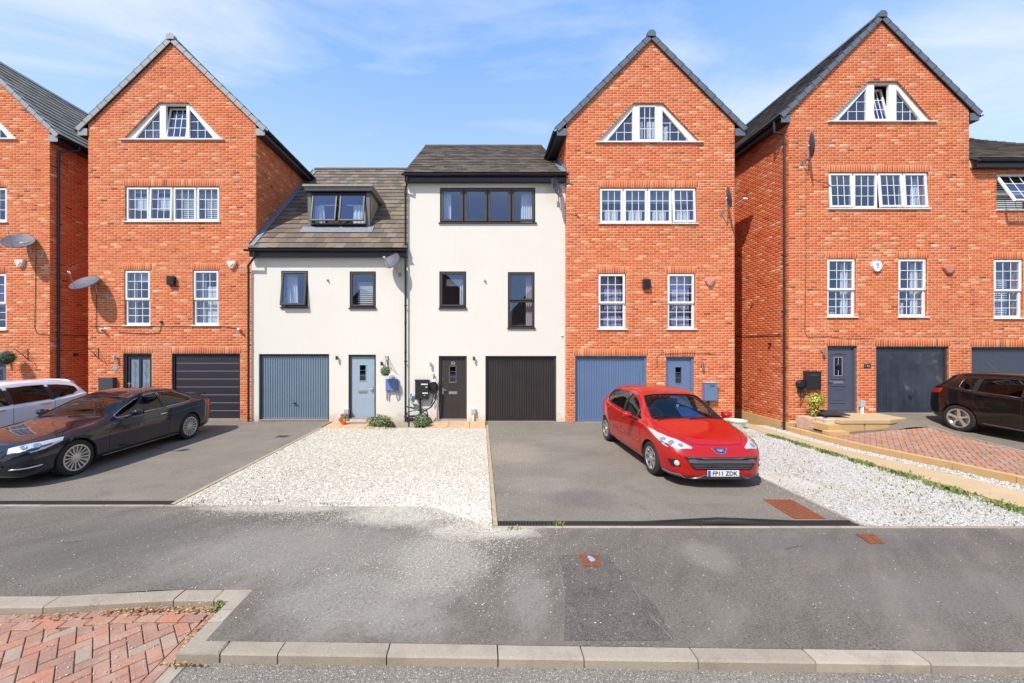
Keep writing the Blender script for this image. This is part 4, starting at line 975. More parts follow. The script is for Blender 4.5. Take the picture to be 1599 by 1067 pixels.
def roof_gable(root, xl, xr, Y, ze, za, xm, m_v, tiles, over=.30, back=BACK, eave_gutter=(), n_ind=300, tm=None):
    sl = (za-ze)/((xr-xl)/2); za2 = za+.13
    ex0, ex1 = xl-over, xr+over; zl = za2-sl*(xm-ex0); zr = za2-sl*(ex1-xm)
    y0, y1 = Y-.06, Y+back; b = MB()
    for (xe, zz_) in ((ex0, zl), (ex1, zr)):
        b.add([(xe, y0, zz_-.06), (xe, y1, zz_-.06), (xm, y1, za2-.06), (xm, y0, za2-.06), (xe, y0, zz_), (xe, y1, zz_), (xm, y1, za2), (xm, y0, za2)],
              [(0, 1, 2, 3), (4, 5, 6, 7), (0, 1, 5, 4), (1, 2, 6, 5), (3, 0, 4, 7)])
    rf = b.build('roof', mDeck, root, fix=True)
    lu = y1-y0; ls = math.hypot(xm-ex0, za2-zl)
    if 'L' in tiles: tile_slope(root, rf, (ex0-.03, y1, zl), (0, -1, 0), (xm-ex0, 0, za2-zl), lu, ls, tm or mTileDark, n_ind=n_ind)
    if 'R' in tiles: tile_slope(root, rf, (ex1+.03, y0, zr), (0, 1, 0), (xm-ex1, 0, za2-zr), lu, math.hypot(ex1-xm, za2-zr), tm or mTileGrey, n_ind=n_ind)
    verge(root, (xm, za2), (ex0-.02, zl), Y, m_v); verge(root, (xm, za2), (ex1+.02, zr), Y, m_v)
    # ridge cap end and ridge tiles
    c = MB(); c.prism([(xm-.12, Y-.10, za2-.09), (xm+.12, Y-.10, za2-.09), (xm+.135, Y-.10, za2+.02), (xm+.06, Y-.10, za2+.10), (xm-.06, Y-.10, za2+.10), (xm-.135, Y-.10, za2+.02)], (0, .12, 0)); c.build('ridge_end_cap', m_v, root, fix=True)
    for i in range(int(back/.45)):
        yy = Y+.03+i*.45; q = MB()
        q.prism([(xm-.15, yy, za2-.05), (xm-.06, yy, za2+.07+.004*(i % 2)), (xm+.06, yy, za2+.07+.004*(i % 2)), (xm+.15, yy, za2-.05)], (0, .446, 0)); q.build('ridge_tile', m_v, root, fix=True)
    for s, xe, zz_ in ((-1, ex0, zl), (1, ex1, zr)):
        wallx = xl if s < 0 else xr
        f = MB(); f.box(min(xe, xe+s*-.022), max(xe, xe+s*-.022), y0+.02, y1, zz_-.22, zz_-.03); f.box(min(wallx+s*.012, xe-s*.023), max(wallx+s*.012, xe-s*.023), y0+.02, y1, zz_-.215, zz_-.195)
        f.build('fascia', mFascia, root)
        e = MB().box(min(wallx, xe), max(wallx, xe), Y-.045, Y-.02, zz_-.22, zz_+.0); e.build('box_end', m_v, root)
        gutter(root, (xe+s*.065, y0+.0, zz_-.045), (xe+s*.065, y1, zz_-.045))
    return rf, dict(zl=zl, zr=zr, exl=ex0, exr=ex1)

def soldier(px): return px
def brick_gable_house(name, label, xl, xr, Y, zb, ze, za, xm, wins, m_v, sides='', roof='', opn={}, side_z0=-.2, n_ind=300, side_depth=8.9, roof_n=300, over=.3, tm=None, prefer=None):
    """wins: list of dicts with kind and opening (x0, x1, z0, z1)"""
    root = thing(name, label, 'house', ((xl+xr)/2, Y, zb))
    holes = []; sold = []
    for w_ in wins:
        x0, x1, z0, z1 = w_['r']
        if w_['k'] == 'trap': holes.append(hole_trap(x0, x1, w_['t'][0], w_['t'][1], z0, z1))
        else: holes.append(hole_rect(x0, x1, z0, z1)); sold.append((x0-.05, x1+.05, z1+.0, z1+.225))
    shell(root, xl, xr, Y, zb-.6, ze, za, xm, [dict(h, poly=h['poly']) for h in holes], mMortar, mReveal)
    sl = (za-ze)/((xr-xl)/2)
    el = .008 if 'L' in sides else 0; er = .008 if 'R' in sides else 0
    def outline(z):
        if z < ze: return (xl-el, xr+er)
        d = (za-z)/sl
        return (xm-d, xm+d) if d > .03 else None
    hs = [(h['z'][0], h['z'][1], h['fl'], h['fr']) for h in holes]
    brickwork(root, (0, Y, 0), (1, 0, 0), (0, -1, 0), outline, hs, zb-.225, za, sold, n_ind=n_ind, prefer=prefer)
    if 'L' in sides: brickwork(root, (xl, Y, 0), (0, -1, 0), (-1, 0, 0), lambda z: (-side_depth, .0) if z < ze+.02 else None, [], side_z0, ze+.02, n_ind=0)
    if 'R' in sides: brickwork(root, (xr, Y, 0), (0, 1, 0), (1, 0, 0), lambda z: (.0, side_depth) if z < ze+.02 else None, [], side_z0, ze+.02, n_ind=0)
    interior(root, xl, xr, Y, [zb+.0, zb+2.45, zb+4.95, zb+7.4], 3.0)
    rf, info = roof_gable(root, xl, xr, Y, ze, za, xm, m_v, roof, n_ind=roof_n, over=over, tm=tm)
    return root, info

def boxof(px0, px1, py0, py1, Y): return (xw(px0, Y), xw(px1, Y), zw(py1, Y), zw(py0, Y))
# --- H1: brick gable left of the white houses
Y1 = 12.3
W1 = dict(trap=boxof(191, 348, 160, 218, Y1), four=boxof(195, 343, 291, 346, Y1), sa=boxof(194, 235, 422, 508, Y1), sb=boxof(301, 342, 422, 508, Y1), door=boxof(192, 237, 552, 655, Y1), gar=boxof(268, 375, 552, 655, Y1))
xl1, xr1 = xw(138, Y1), -7.235
H1, I1 = brick_gable_house('gabled_house', 'red brick gable house with black panelled garage door left of the cream houses', xl1, xr1, Y1, 0, 9.55, 12.19, (xl1+xr1)/2,
    [dict(k='trap', r=W1['trap'], t=(xw(247, Y1), xw(294, Y1)))]+[dict(k='w', r=W1[k]) for k in ('four', 'sa', 'sb', 'door', 'gar')], mVergeL, sides='LR', roof='', side_z0=0, tm=mTileGrey)
w_ = trapwin(H1, Y1, *W1['trap'][:2], xw(247, Y1), xw(294, Y1), *W1['trap'][2:], xw(257, Y1), xw(289, Y1), mUPVC, openc=R(9))
curtain(w_, xw(205, Y1), xw(232, Y1), W1['trap'][2]+.05, W1['trap'][2]+.8, Y1+.5, mCurt, 4)
w_ = win_four(H1, Y1, *W1['four'], mUPVC, openset={1: R(2)})
x0, x1, z0, z1 = W1['four']
for i in range(4): blind(w_, x0+(x1-x0)*i/4+.12, x0+(x1-x0)*(i+1)/4-.10, z0+.42 if i < 2 else z0+.1, z1-.08, Y1+.21, mCurt if i < 2 else mBlind, slats=(i > 1))
w_ = win_sash(H1, Y1, *W1['sa'], mUPVC)
x0, x1, z0, z1 = W1['sa']; curtain(w_, x0+.02, x0+.26, z0, z1, Y1+.21, mGreyC, 3); blind(w_, x0+.2, x1-.02, z1-.36, z1-.05, Y1+.24, mBlind, slats=False)
w_ = win_sash(H1, Y1, *W1['sb'], mUPVC)
x0, x1, z0, z1 = W1['sb']; curtain(w_, x0+.02, x0+.3, z0, z1, Y1+.21, mGreyC, 3); blind(w_, x0+.30, x1-.02, z0+.05, z1-.5, Y1+.24, mBlind, slats=False)
# door 59: dark frame with two tall glass panels
d, y, a, c, lo, hi = door_frame(H1, Y1, *W1['door'], mBrownD, .075)
W = c-a; b = MB()
for (p, q) in ((0, .10), (.46, .58), (.92, 1.0)): b.bbox(a+W*p, a+W*q, y-.01, y+.035, lo, hi, .008)
b.bbox(a, c, y-.008, y+.033, hi-.1, hi, .006); b.bbox(a, c, y-.008, y+.033, lo, lo+.22, .006); b.build('leaf', mBlackG, d)
frost = glassmat('frosted_glass', (.5, .62, .66), 1.8, .25)
for (p, q) in ((.10, .46), (.58, .92)):
    pane(d, [(a+W*p, lo+.2), (a+W*q, lo+.2), (a+W*q, hi-.09), (a+W*p, hi-.09)], y+.015)
    MB().box(a+W*p, a+W*q, y+.020, y+.024, lo+.2, hi-.09).build('obscured_film', mat('obscured_glass', (.30, .38, .42), .5, var=(60, (.42, .50, .52), .45, .6)), d)
    g = MB(); xm_ = a+W*(p+q)/2
    for k in range(5): g.tube([(xm_+.05*math.cos(t*math.pi/3), y+.006, lo+.4+.33*k+.10*math.sin(t*math.pi/3)) for t in range(6)], .004, 4, closed=True)
    g.tube([(xm_, y+.006, lo+.3), (xm_, y+.006, hi-.15)], .004, 4); g.build('leading', mMetal, d)
h = MB().bbox(a+.03, a+.06, y-.02, y-.008, 1.0, 1.22, .003); h.tube([(a+.045, y-.02, 1.17), (a+.045, y-.06, 1.17), (a+.15, y-.062, 1.165)], .01, 8); h.build('handle', mMetal, d)
x0, x1, z0, z1 = W1['gar']; y = Y1+.14
g = MB().bbox(x0, x1, y-.09, y, z1-.06, z1, .004); g.bbox(x0, x0+.06, y-.09, y, z0, z1-.06, .004); g.bbox(x1-.06, x1, y-.09, y, z0, z1-.06, .004); gd = g.build('garage_door', mBlackG, H1)
for i in range(8):
    a, c = z0+.01+(z1-.07-z0)*i/8, z0+.01+(z1-.07-z0)*(i+1)/8
    MB().bbox(x0+.062, x1-.062, y-.055, y-.03, a+.006, c-.006, .007).build('panel', mBlackG, gd)
    if i: MB().box(x0+.062, x1-.062, y-.048, y-.035, a-.006, a+.006).build('seam_strip', mSeam, gd)
MB().box(x0+.06, x1-.06, y-.031, y-.02, z0, z1-.06).build('back_sheet', mBlackG, gd)
MB().box(x0+.01, x1-.01, Y1-.03, y, z0-.03, z0+.012).build('threshold', mKerb, gd)

# --- H0: brick gable at the far left
Y0 = 12.3; xr0 = xw(78, Y0); xl0 = xr0-5.42; xm0 = (xl0+xr0)/2
W0 = dict(trap=(xm0-1.62, xm0+1.62, zw(217, Y0), zw(160, Y0)), four=(xw(11, Y0)-3.05, xw(11, Y0), zw(347, Y0), zw(292, Y0)), sb=boxof(-31, 10, 427, 515, Y0), sa=boxof(-138, -97, 427, 515, Y0), door=boxof(-35, 10, 566, 655, Y0), gar=boxof(-165, -60, 556, 655, Y0))
H0, I0 = brick_gable_house('gabled_house', 'red brick gable house cut by the frame, beyond the white car', xl0, xr0, Y0, 0, 9.35, 12.0, xm0,
    [dict(k='trap', r=W0['trap'], t=(xm0-.49, xm0+.49))]+[dict(k='w', r=W0[k]) for k in ('four', 'sa', 'sb', 'door', 'gar')], mVergeL, sides='R', roof='R', n_ind=220, tm=mTileGrey, prefer=lambda q: -q[0])
trapwin(H0, Y0, *W0['trap'][:2], xm0-.49, xm0+.49, *W0['trap'][2:], xm0-.32, xm0+.32, mUPVC)
win_four(H0, Y0, *W0['four'], mUPVC)
w_ = win_sash(H0, Y0, *W0['sb'], mUPVC); curtain(w_, W0['sb'][0], W0['sb'][1], W0['sb'][2]+.75, W0['sb'][3], Y0+.21, mat('purple_curtain', (.16, .04, .16), .8), 7)
win_sash(H0, Y0, *W0['sa'], mUPVC)
light_door(H0, Y0, *W0['door'], mDarkF, mGreyDoor, glz=(.25, .75, .55, .9))
garage_ribbed(H0, Y0, *W0['gar'], mBlueG, mDarkF)

# --- C: brick gable right of the white houses
YC = 11.9; xlC, xrC = 2.687, 7.94; xmC = (xlC+xrC)/2
WC = dict(trap=boxof(932, 1095, 161, 222, YC), four=boxof(936, 1088, 293, 349, YC), sa=boxof(934, 978, 427, 514, YC), sb=boxof(1042, 1086, 427, 514, YC), gar=boxof(898, 1010, 556, 660, YC), door=boxof(1040, 1084, 557, 660, YC))
HC, IC = brick_gable_house('gabled_house', 'red brick gable house with blue garage door behind the red car', xlC, xrC, YC, -.02, 9.33, 11.96, xmC,
    [dict(k='trap', r=WC['trap'], t=(xw(989, YC), xw(1036, YC)))]+[dict(k='w', r=WC[k]) for k in ('four', 'sa', 'sb', 'door', 'gar')], mVerge, sides='LR', roof='', side_z0=0, prefer=lambda q: abs(q[2]-4.6))
w_ = trapwin(HC, YC, *WC['trap'][:2], xw(989, YC), xw(1036, YC), *WC['trap'][2:], xw(998, YC), xw(1026, YC), mUPVC)
x0, x1, z0, z1 = WC['trap']; curtain(w_, xw(997, YC), xw(1008, YC), z0+.05, z0+.75, YC+.21, mCurt, 3); curtain(w_, xw(1014, YC), xw(1027, YC), z0+.05, z0+.75, YC+.21, mCurt, 3); curtain(w_, xw(1036, YC), xw(1048, YC), z0+.05, z0+.6, YC+.21, mCurt, 2)
w_ = win_four(HC, YC, *WC['four'], mUPVC, openset={3: R(3)})
x0, x1, z0, z1 = WC['four']
for i in range(4): curtain(w_, x0+(x1-x0)*i/4+.22, x0+(x1-x0)*(i+1)/4-.1, z0+.05, z0+.45+.06*rnd.random(), YC+.21, mCurt, 4)
blind(w_, x0+.1, x1-.1, z0+.7, z1-.05, YC+.26, mat('pale_roller', (.35, .42, .50), .9), slats=False)
heart = [(.0, -.11), (.10, .0), (.115, .05), (.09, .09), (.045, .095), (0, .06), (-.045, .095), (-.09, .09), (-.115, .05), (-.10, 0)]
for k in ('sa', 'sb'):
    w_ = win_sash(HC, YC, *WC[k], mUPVC); x0, x1, z0, z1 = WC[k]
    blind(w_, x0+.06, x1-.06, z0+.05, z1-.05, YC+.26, mCurtP, slats=False)
    xm_ = (x0+x1)/2-.02; zm_ = z0+.62
    MB().tube([(xm_+p[0]*1.0, YC+.22, zm_+p[1]*1.0) for p in heart], .012, 6, closed=True).build('heart_ornament', mWhite, w_)
    q = MB()
    for zz_ in (z0+.2, z0+.45, z1-.7, z1-.95): q.tube([(x0+.08+(x1-x0-.16)*i/8, YC+.24, zz_-.04*math.sin(i*math.pi/4)) for i in range(9)], .006, 4)
    q.build('hanging_trim', mCable, w_)
garage_ribbed(HC, YC, *WC['gar'], mBlueG2, mBlueG2, handle=False)
dC = light_door(HC, YC, *WC['door'], mBlueG2, mBlueG2, side=1)

# --- D: brick gable on the right, wall facing left in view
YD = 11.69; xlD, xrD = xw(1232, YD), xw(1513, YD); xmD = (xlD+xrD)/2+.03; zD = .33
WD = dict(trap=boxof(1294, 1459, 127, 190, YD), four=boxof(1294, 1450, 269, 326, YD), sa=boxof(1292, 1337, 404, 495, YD), sb=boxof(1403, 1448, 404, 495, YD), door=boxof(1292, 1339, 540, 645, YD), gar=boxof(1368, 1482, 541, 646, YD))
HD, ID = brick_gable_house('gabled_house', 'red brick gable house with worn navy garage door and full brick side wall', xlD, xrD, YD, zD, 9.62, 12.38, xmD,
    [dict(k='trap', r=WD['trap'], t=(xw(1356, YD), xw(1403, YD)))]+[dict(k='w', r=WD[k]) for k in ('four', 'sa', 'sb', 'door', 'gar')], mVerge, sides='LR', roof='L', side_z0=.045, over=.27, prefer=lambda q: abs(q[2]-3.6))
trapwin(HD, YD, *WD['trap'][:2], xw(1356, YD), xw(1403, YD), *WD['trap'][2:], xw(1368, YD), xw(1391, YD), mUPVC, openc=R(12))
w_ = win_four(HD, YD, *WD['four'], mUPVC, openset={0: R(3), 2: R(4), 3: R(3)}); x0, x1, z0, z1 = WD['four']; curtain(w_, x1-.32, x1-.08, z0+.05, z1-.1, YD+.21, mCurt, 3)
for k in ('sa', 'sb'):
    w_ = win_sash(HD, YD, *WD[k], mUPVC); x0, x1, z0, z1 = WD[k]; curtain(w_, x1-.30, x1-.06, z0+.05, z1-.1, YD+.21, mCurt, 3)
x0, x1, z0, z1 = WD['sb']
tf = thing('window_flowers', 'yellow and white flowers inside the upright window above the worn navy garage', 'flowers', (x0+.4, YD+.22, z0+.05)); leaf_cloud(70, (x0+.32, YD+.26, z0+.52), (.16, .06, .12), .03).build('leaves', mLeafG, tf)
leaf_cloud(50, (x0+.45, YD+.2, z0+.58), (.10, .03, .07), .03).build('blossom', mLeafY, tf); MB().tube([(x0+.38, YD+.26, z0+.05), (x0+.38, YD+.26, z0+.45)], .035, 10).build('vase', mWhite, tf)
x0, x1, z0, z1 = WD['sa']
tf = thing('window_plant', 'small potted plant on the sill inside the window above the slate door', 'plant', (x0+.38, YD+.24, z0+.05)); leaf_cloud(60, (x0+.36, YD+.24, z0+.27), (.12, .06, .10), .03).build('leaves', mLeafG, tf); MB().lathe([(.05, 0), (.07, .12), (.06, .12)], (x0+.36, YD+.24, z0+.05), 'Z', 12).build('pot', mWhite, tf)
garage_ribbed(HD, YD, *WD['gar'], mNavyG, mDarkF, planks=11)
# the slate door: arched panel window, letterbox, lower panel
d, y, a, c, lo, hi = door_frame(HD, YD, *WD['door'], mGreyDoor, .055)
W, H = c-a, hi-lo; MB().box(a, c, y, y+.035, lo, hi).build('leaf', mGreyDoor, d)
q = MB()
frame_box(a+.15*W, a+.72*W, lo+.50*H, lo+.90*H, y+.002, .02, .018, 0, q); frame_box(a+.15*W, a+.72*W, lo+.12*H, lo+.40*H, y+.002, .02, .018, 0, q); frame_box(a+.24*W, a+.63*W, lo+.17*H, lo+.34*H, y+.002, .018, .014, 0, q)
q.tube([(a+W*(.13+.61*i/10), y-.006, lo+H*(.885+.03*math.sin(math.pi*i/10))) for i in range(11)], .012, 6); q.build('moulding', mGreyDoor, d)
gx = (a+.30*W, a+.58*W, lo+.56*H, lo+.84*H)
MB().box(gx[0], gx[1], y-.006, y-.001, gx[2], gx[3]).build('glazing', mat('dark_door_glass', (.01, .012, .02), .05), d)
q = MB(); cx_, cz_ = (gx[0]+gx[1])/2, (gx[2]+gx[3])/2
q.tube([(cx_, y-.010, cz_+.11), (cx_+.05, y-.010, cz_), (cx_, y-.010, cz_-.11), (cx_-.05, y-.010, cz_)], .004, 4, closed=True); q.tube([(cx_, y-.010, gx[2]), (cx_, y-.010, cz_-.11)], .004, 4); q.tube([(cx_, y-.010, gx[3]), (cx_, y-.010, cz_+.11)], .004, 4); q.build('leading', mWhite, d)
frame_box(gx[0]-.02, gx[1]+.02, gx[2]-.02, gx[3]+.02, y, .02, .012).build('glazing_frame', mat('steel_grey', (.3, .3, .33), .4), d)
MB().bbox(a+.26*W, a+.62*W, y-.014, y, lo+.43*H, lo+.47*H, .004).build('letterbox', mGalv, d)
h = MB().bbox(a+.02, a+.05, y-.014, y, lo+.42*H, lo+.50*H, .003); h.tube([(a+.035, y-.014, lo+.475*H), (a+.035, y-.05, lo+.475*H), (a+.14, y-.05, lo+.47*H)], .009, 8); h.build('handle', mMetal, d)

# --- white eaves houses
def eaves_roof(root, xl, xr, Y, zg, slope, ridge_y, mt, holes=(), over=.32, vl=0., vr=0., n_ind=300, gut=(0, 0), left=None):
    """zg: height of tile line at the gutter"""
    y0 = Y-.2; run = ridge_y-y0; zr = zg+run*slope; b = MB(); x0, x1 = xl-vl, xr+vr
    b.add([(x0, y0, zg-.05), (x1, y0, zg-.05), (x1, ridge_y, zr-.05), (x0, ridge_y, zr-.05), (x0, y0, zg), (x1, y0, zg), (x1, ridge_y, zr), (x0, ridge_y, zr)], [(0, 1, 2, 3), (4, 5, 6, 7), (0, 1, 5, 4), (1, 2, 6, 5), (3, 0, 4, 7)])
    yb = 2*ridge_y-Y; b.add([(x0, ridge_y, zr), (x1, ridge_y, zr), (x1, yb+.2, zg), (x0, yb+.2, zg)], [(0, 1, 2, 3)])
    rf = b.build('roof', mDeck, root, fix=True)
    ls = math.hypot(run, zr-zg)
    tile_slope(root, rf, (x0, y0, zg), (1, 0, 0), (0, run, zr-zg), x1-x0, ls-.05, mt, n_ind=n_ind, holes=holes, left=left)
    n = int((x1-x0)/.45)
    for i in range(n):
        u = x0+(x1-x0)*i/n; q = MB(); q.prism([(u, ridge_y-.13, zr-.05), (u, ridge_y-.05, zr+.045+.003*(i % 2)), (u, ridge_y+.05, zr+.045+.003*(i % 2)), (u, ridge_y+.13, zr-.05)], ((x1-x0)/n-.004, 0, 0)); q.build('ridge_tile', mt, root, fix=True)
    MB().box(x0+.03, x1-.02, y0+.02, y0+.045, zg-.25, zg-.03).build('fascia', mFascia, root)
    MB().box(x0+.03, x1-.02, y0+.046, Y-.001, zg-.245, zg-.225).build('soffit', mFascia, root)
    gutter(root, (x0-gut[0], y0-.055, zg-.05), (x1+gut[1], y0-.055, zg-.05))
    return rf, zr
Y2, Y3 = 12.06, 12.02
XA, XB, XCc = -7.235, -2.283, 2.687
H2 = thing('rendered_house', 'cream rendered house with dormer, open upper window and slate blue garage door', 'house', ((XA+XB)/2, Y2, 0))
W2 = dict(a=boxof(439, 481, 423, 480, Y2), b=boxof(546, 587, 424, 481, Y2), gar=boxof(404, 514, 553, 656, Y2), door=boxof(544, 587, 554, 655, Y2))
zg2 = 5.43; sl2 = .973; rY2 = 16.7
shell(H2, XA, XB, Y2, -.3, zg2+.05, 0, 0, [hole_rect(*W2[k]) for k in W2], mRender, mRender, gable=False, ridge_y=rY2, ridge_z=zg2+(rY2-Y2+.2)*sl2)
interior(H2, XA, XB, Y2, [0, 2.5, 4.9], 3)
# dormer
YM = 12.82; dx0, dx1 = xw(481, YM), xw(578, YM); dzb = zw(357, YM); dzt = zw(300, YM); vY = lambda v: v
ls_ = lambda Yv: (Yv-(Y2-.2))/math.cos(math.atan(sl2))
eaves_roof(H2, XA, XB, Y2, zg2, sl2, rY2, mTile, holes=[(ls_(YM)-.02, ls_(12.3+(dzt+.25-5.84)/sl2)-.1, (lambda v: dx0-XA), (lambda v: dx1-XA))], vr=-.0, n_ind=300, gut=(.08, .0))
interior_d = None
yb_ = 12.3+(dzt+.1-5.84)/sl2
dm = MB()   # cheeks and back lining of the dormer
ck = mat('dormer_cheek', (.26, .235, .20), .7)
for x_, s in ((dx0+.02, 1), (dx1-.02, -1)):
    dm.prism([(x_, YM+.06, dzb-.02), (x_, YM+.06, dzt), (x_, yb_, dzt), ], (s*.02, 0, 0))
dorm = dm.build('dormer', ck, H2, fix=True)
MB().box(dx0-.06, dx1+.10, YM-.14, yb_+.05, dzt+.03, dzt+.12).build('flat_roof', mat('dormer_roof', (.20, .185, .17), .7), dorm)
MB().box(dx0-.10, dx1+.13, YM-.19, yb_+.1, dzt+.12, dzt+.19).build('roof_trim', mat('lead_brown', (.30, .27, .22), .7, var=(9, (.22, .20, .17), .45, .7)), dorm)
MB().box(dx0-.055, dx1+.095, YM-.135, YM+.04, dzt-.02, dzt+.0299).build('soffit_board', mFascia, dorm)
for x_ in (dx0, dx1-.13): MB().bbox(x_, x_+.13, YM-.03, YM+.08, dzb, dzt-.0201, .006).build('post', mat('dormer_post', (.13, .115, .11), .5), dorm)
MB().bbox(dx0+.13, dx1-.13, YM-.0, YM+.08, dzb, dzb+.10, .006).build('lower_panel', mFascia, dorm)
MB().bbox(dx0+.12, dx1-.12, YM-.10, YM+.05, dzb+.10, dzb+.14, .006).build('sill', mDarkF, dorm)
fx0, fx1, fz0, fz1 = dx0+.13, dx1-.13, dzb+.14, dzt-.03
b = frame_box(fx0, fx1, fz0, fz1, YM+.08, .04); b.bbox((fx0+fx1)/2-.05, (fx0+fx1)/2+.05, YM+.0, YM+.08, fz0+.04, fz1-.04, .005); dw = b.build('window', mDarkF, H2)
for i in (0, 1):
    a, c = (fx0+.03, (fx0+fx1)/2-.045) if i == 0 else ((fx0+fx1)/2+.045, fx1-.03)
    casement(dw, a, c, fz0+.03, fz1-.02, YM+.03, mDarkF, .055, None, R(11), 'top', proud=.01)
    curtain(dw, a+.0 if i == 0 else a+.38, a+.30 if i == 0 else c, fz0+.05, fz1-.35, YM+.21, mCurt, 4, flare=.1)
    MB().box(a+.12, c, YM+.3, YM+.32, fz1-.33, fz1-.29).build('curtain_rail', mWhite, dw)
# sloping apron and flashing
al = math.atan(sl2)
def onroof(x, Yv, h): return (x, Yv-h*math.sin(al), zg2+(Yv-Y2+.2)*sl2+h*math.cos(al))
MB().grid([[onroof(x, YM-.28, .050), onroof(x, YM-.02, .055)] for x in np.linspace(dx0-.15, dx1+.15, 12)]).build('lead_apron', mLead, H2)
ys = np.arange(Y2-.15, rY2-.2, .24)
for i, yy in enumerate(ys[:-1]):   # stepped soakers up the gable wall, in lead
    MB().add([onroof(XA+.012, yy, .06), onroof(XA+.17, yy, .055), onroof(XA+.17, yy+.24, .05), onroof(XA+.012, yy+.24, .06), (XA+.012, yy, onroof(0, yy, .2)[2]), (XA+.012, yy+.24, onroof(0, yy+.24, .2)[2])], [(0, 1, 2, 3), (0, 3, 5, 4)]).build('flashing', mLead, H2)
w_ = simple_dark(H2, Y2, *W2['a'], mDarkF, openc=R(8)); x0, x1, z0, z1 = W2['a']; curtain(w_, x0+.08, x0+.42, z0+.1, z1-.1, Y2+.21, mCurt, 5, flare=.05)
q = MB()
for i in range(13): u, v = x0+.2+.5*rnd.random(), z0+.15+.85*rnd.random(); q.lathe([(.014, 0), (.014, .004), (0, .005)], (u, Y2+.012-(.0+.24*(z1-v)), v), 'Y', 6)
w_ = simple_dark(H2, Y2, *W2['b'], mDarkF); x0, x1, z0, z1 = W2['b']; blind(w_, x0+.2, x1-.06, z0+.1, z1-.3, Y2+.21, mBlind)
garage_ribbed(H2, Y2, *W2['gar'], mBlueG, mDarkF)
light_door(H2, Y2, *W2['door'], mDarkF, mBlueD, side=1)
downpipe(H2, [(xw(397, 11.8), 11.80, 5.30), (xw(397, 11.8), 11.80, 5.13), (xw(388, 11.97), 11.95, 4.9), (xw(388, 11.97), 11.97, 4.8), (xw(388, 11.97), 11.97, .02)])

H3 = thing('rendered_house', 'tall cream rendered house with black garage door and dark front door numbered 53', 'house', ((XB+XCc)/2, Y3, 0))
W3 = dict(four=boxof(687, 836, 293, 348, Y3), a=boxof(686, 728, 424, 481, Y3), b=boxof(793, 835, 425, 512, Y3), door=boxof(685, 729, 556, 657, Y3), gar=boxof(758, 869, 556, 659, Y3))
zg3 = 7.76; sl3 = .70; rY3 = 16.5
shell(H3, XB, XCc, Y3, -.3, zg3+.05, 0, 0, [hole_rect(*W3[k]) for k in W3], mRender, mRender, gable=False, ridge_y=rY3, ridge_z=zg3+(rY3-Y3+.2)*sl3)
interior(H3, XB, XCc, Y3, [0, 2.5, 4.95, 7.45], 3)
eaves_roof(H3, XB, XCc, Y3, zg3, sl3, rY3, mat('brown_tile', (.2, .16, .13), .88, spec=.2, tint=[(0, (.095, .075, .06)), (.5, (.135, .107, .084)), (1, (.18, .142, .11))], var=[(6, (.075, .065, .055), .5, .75, .7), (40, (.28, .23, .18), .6, .8, .4)], bump=[(80, .7, .005)]), vl=.10, vr=-.02, n_ind=300, gut=(.04, .06), left=None)
w_ = win_four(H3, Y3, *W3['four'], mDarkF, dark=True, openset={0: R(2.5), 1: R(2.5), 2: R(2.5), 3: R(2.5)}, proud=.02)
x0, x1, z0, z1 = W3['four']; curtain(w_, x0+.08, x0+.34, z0+.1, z1-.1, Y3+.21, mCurt, 4); curtain(w_, x1-.42, x1-.08, z0+.06, z1-.1, Y3+.21, mCurt, 5, flare=.05)
w_ = simple_dark(H3, Y3, *W3['a'], mDarkF); x0, x1, z0, z1 = W3['a']; blind(w_, x0+.2, x1-.08, z1-.42, z1-.2, Y3+.3, mBlind, slats=False); curtain(w_, x1-.22, x1-.1, z0+.1, z1-.4, Y3+.21, mCurt, 2)
w_ = simple_dark(H3, Y3, *W3['b'], mDarkF, two=True); x0, x1, z0, z1 = W3['b']; curtain(w_, x1-.26, x1-.06, z0+.05, z1-.1, Y3+.21, mat('pink_beige_curtain', (.55, .44, .42), .9), 3); curtain(w_, x0+.05, x0+.14, z0+.05, z0+.9, Y3+.21, MATS['pink_beige_curtain'], 2)
garage_ribbed(H3, Y3, *W3['gar'], mBrownD, mDarkF, handle=False)
light_door(H3, Y3, *W3['door'], mDarkF, mBrownD, side=-1, num='53')
downpipe(H3, [(xw(636, 11.8), 11.78, 7.62), (xw(636, 11.8), 11.80, 7.45), (xw(633.5, 11.95), 11.93, 7.3), (xw(633.5, 11.95), 11.93, .02)])
ys = np.arange(Y3-.15, 14.6, .24); al3 = math.atan(sl3)
for yy in ys: MB().add([(XCc-.012, yy, zg3+(yy-Y3+.2)*sl3+.05), (XCc-.17, yy, zg3+(yy-Y3+.2)*sl3+.05), (XCc-.17, yy+.24, zg3+(yy+.24-Y3+.2)*sl3+.045), (XCc-.012, yy+.24, zg3+(yy+.24-Y3+.2)*sl3+.05), (XCc-.012, yy, zg3+(yy-Y3+.2)*sl3+.19), (XCc-.012, yy+.24, zg3+(yy+.24-Y3+.2)*sl3+.19)], [(0, 1, 2, 3), (0, 3, 5, 4)]).build('flashing', mLead, H3)
# C and D downpipes, side pipe of H0
downpipe(HD, [(ID['exl']-.065, YD+.15, ID['zl']-.1), (ID['exl']-.065, YD+.15, ID['zl']-.26), (ID['exl']-.065+.0, YD+.15, ID['zl']-.42), (xlD-.052, YD+.12, ID['zl']-.50), (xlD-.052, YD+.12, ID['zl']-.62), (xlD-.052, YD+.12, -.18)])
downpipe(H0, [(I0['exr']+.065, Y0+.55, I0['zr']-.1), (I0['exr']+.065, Y0+.55, I0['zr']-.22), (xr0+.052, Y0+.21, I0['zr']-.42), (xr0+.052, Y0+.21, I0['zr']-.55), (xr0+.052, Y0+.21, .0)], m=mat('blue_black_pipe', (.03, .028, .05), .35))

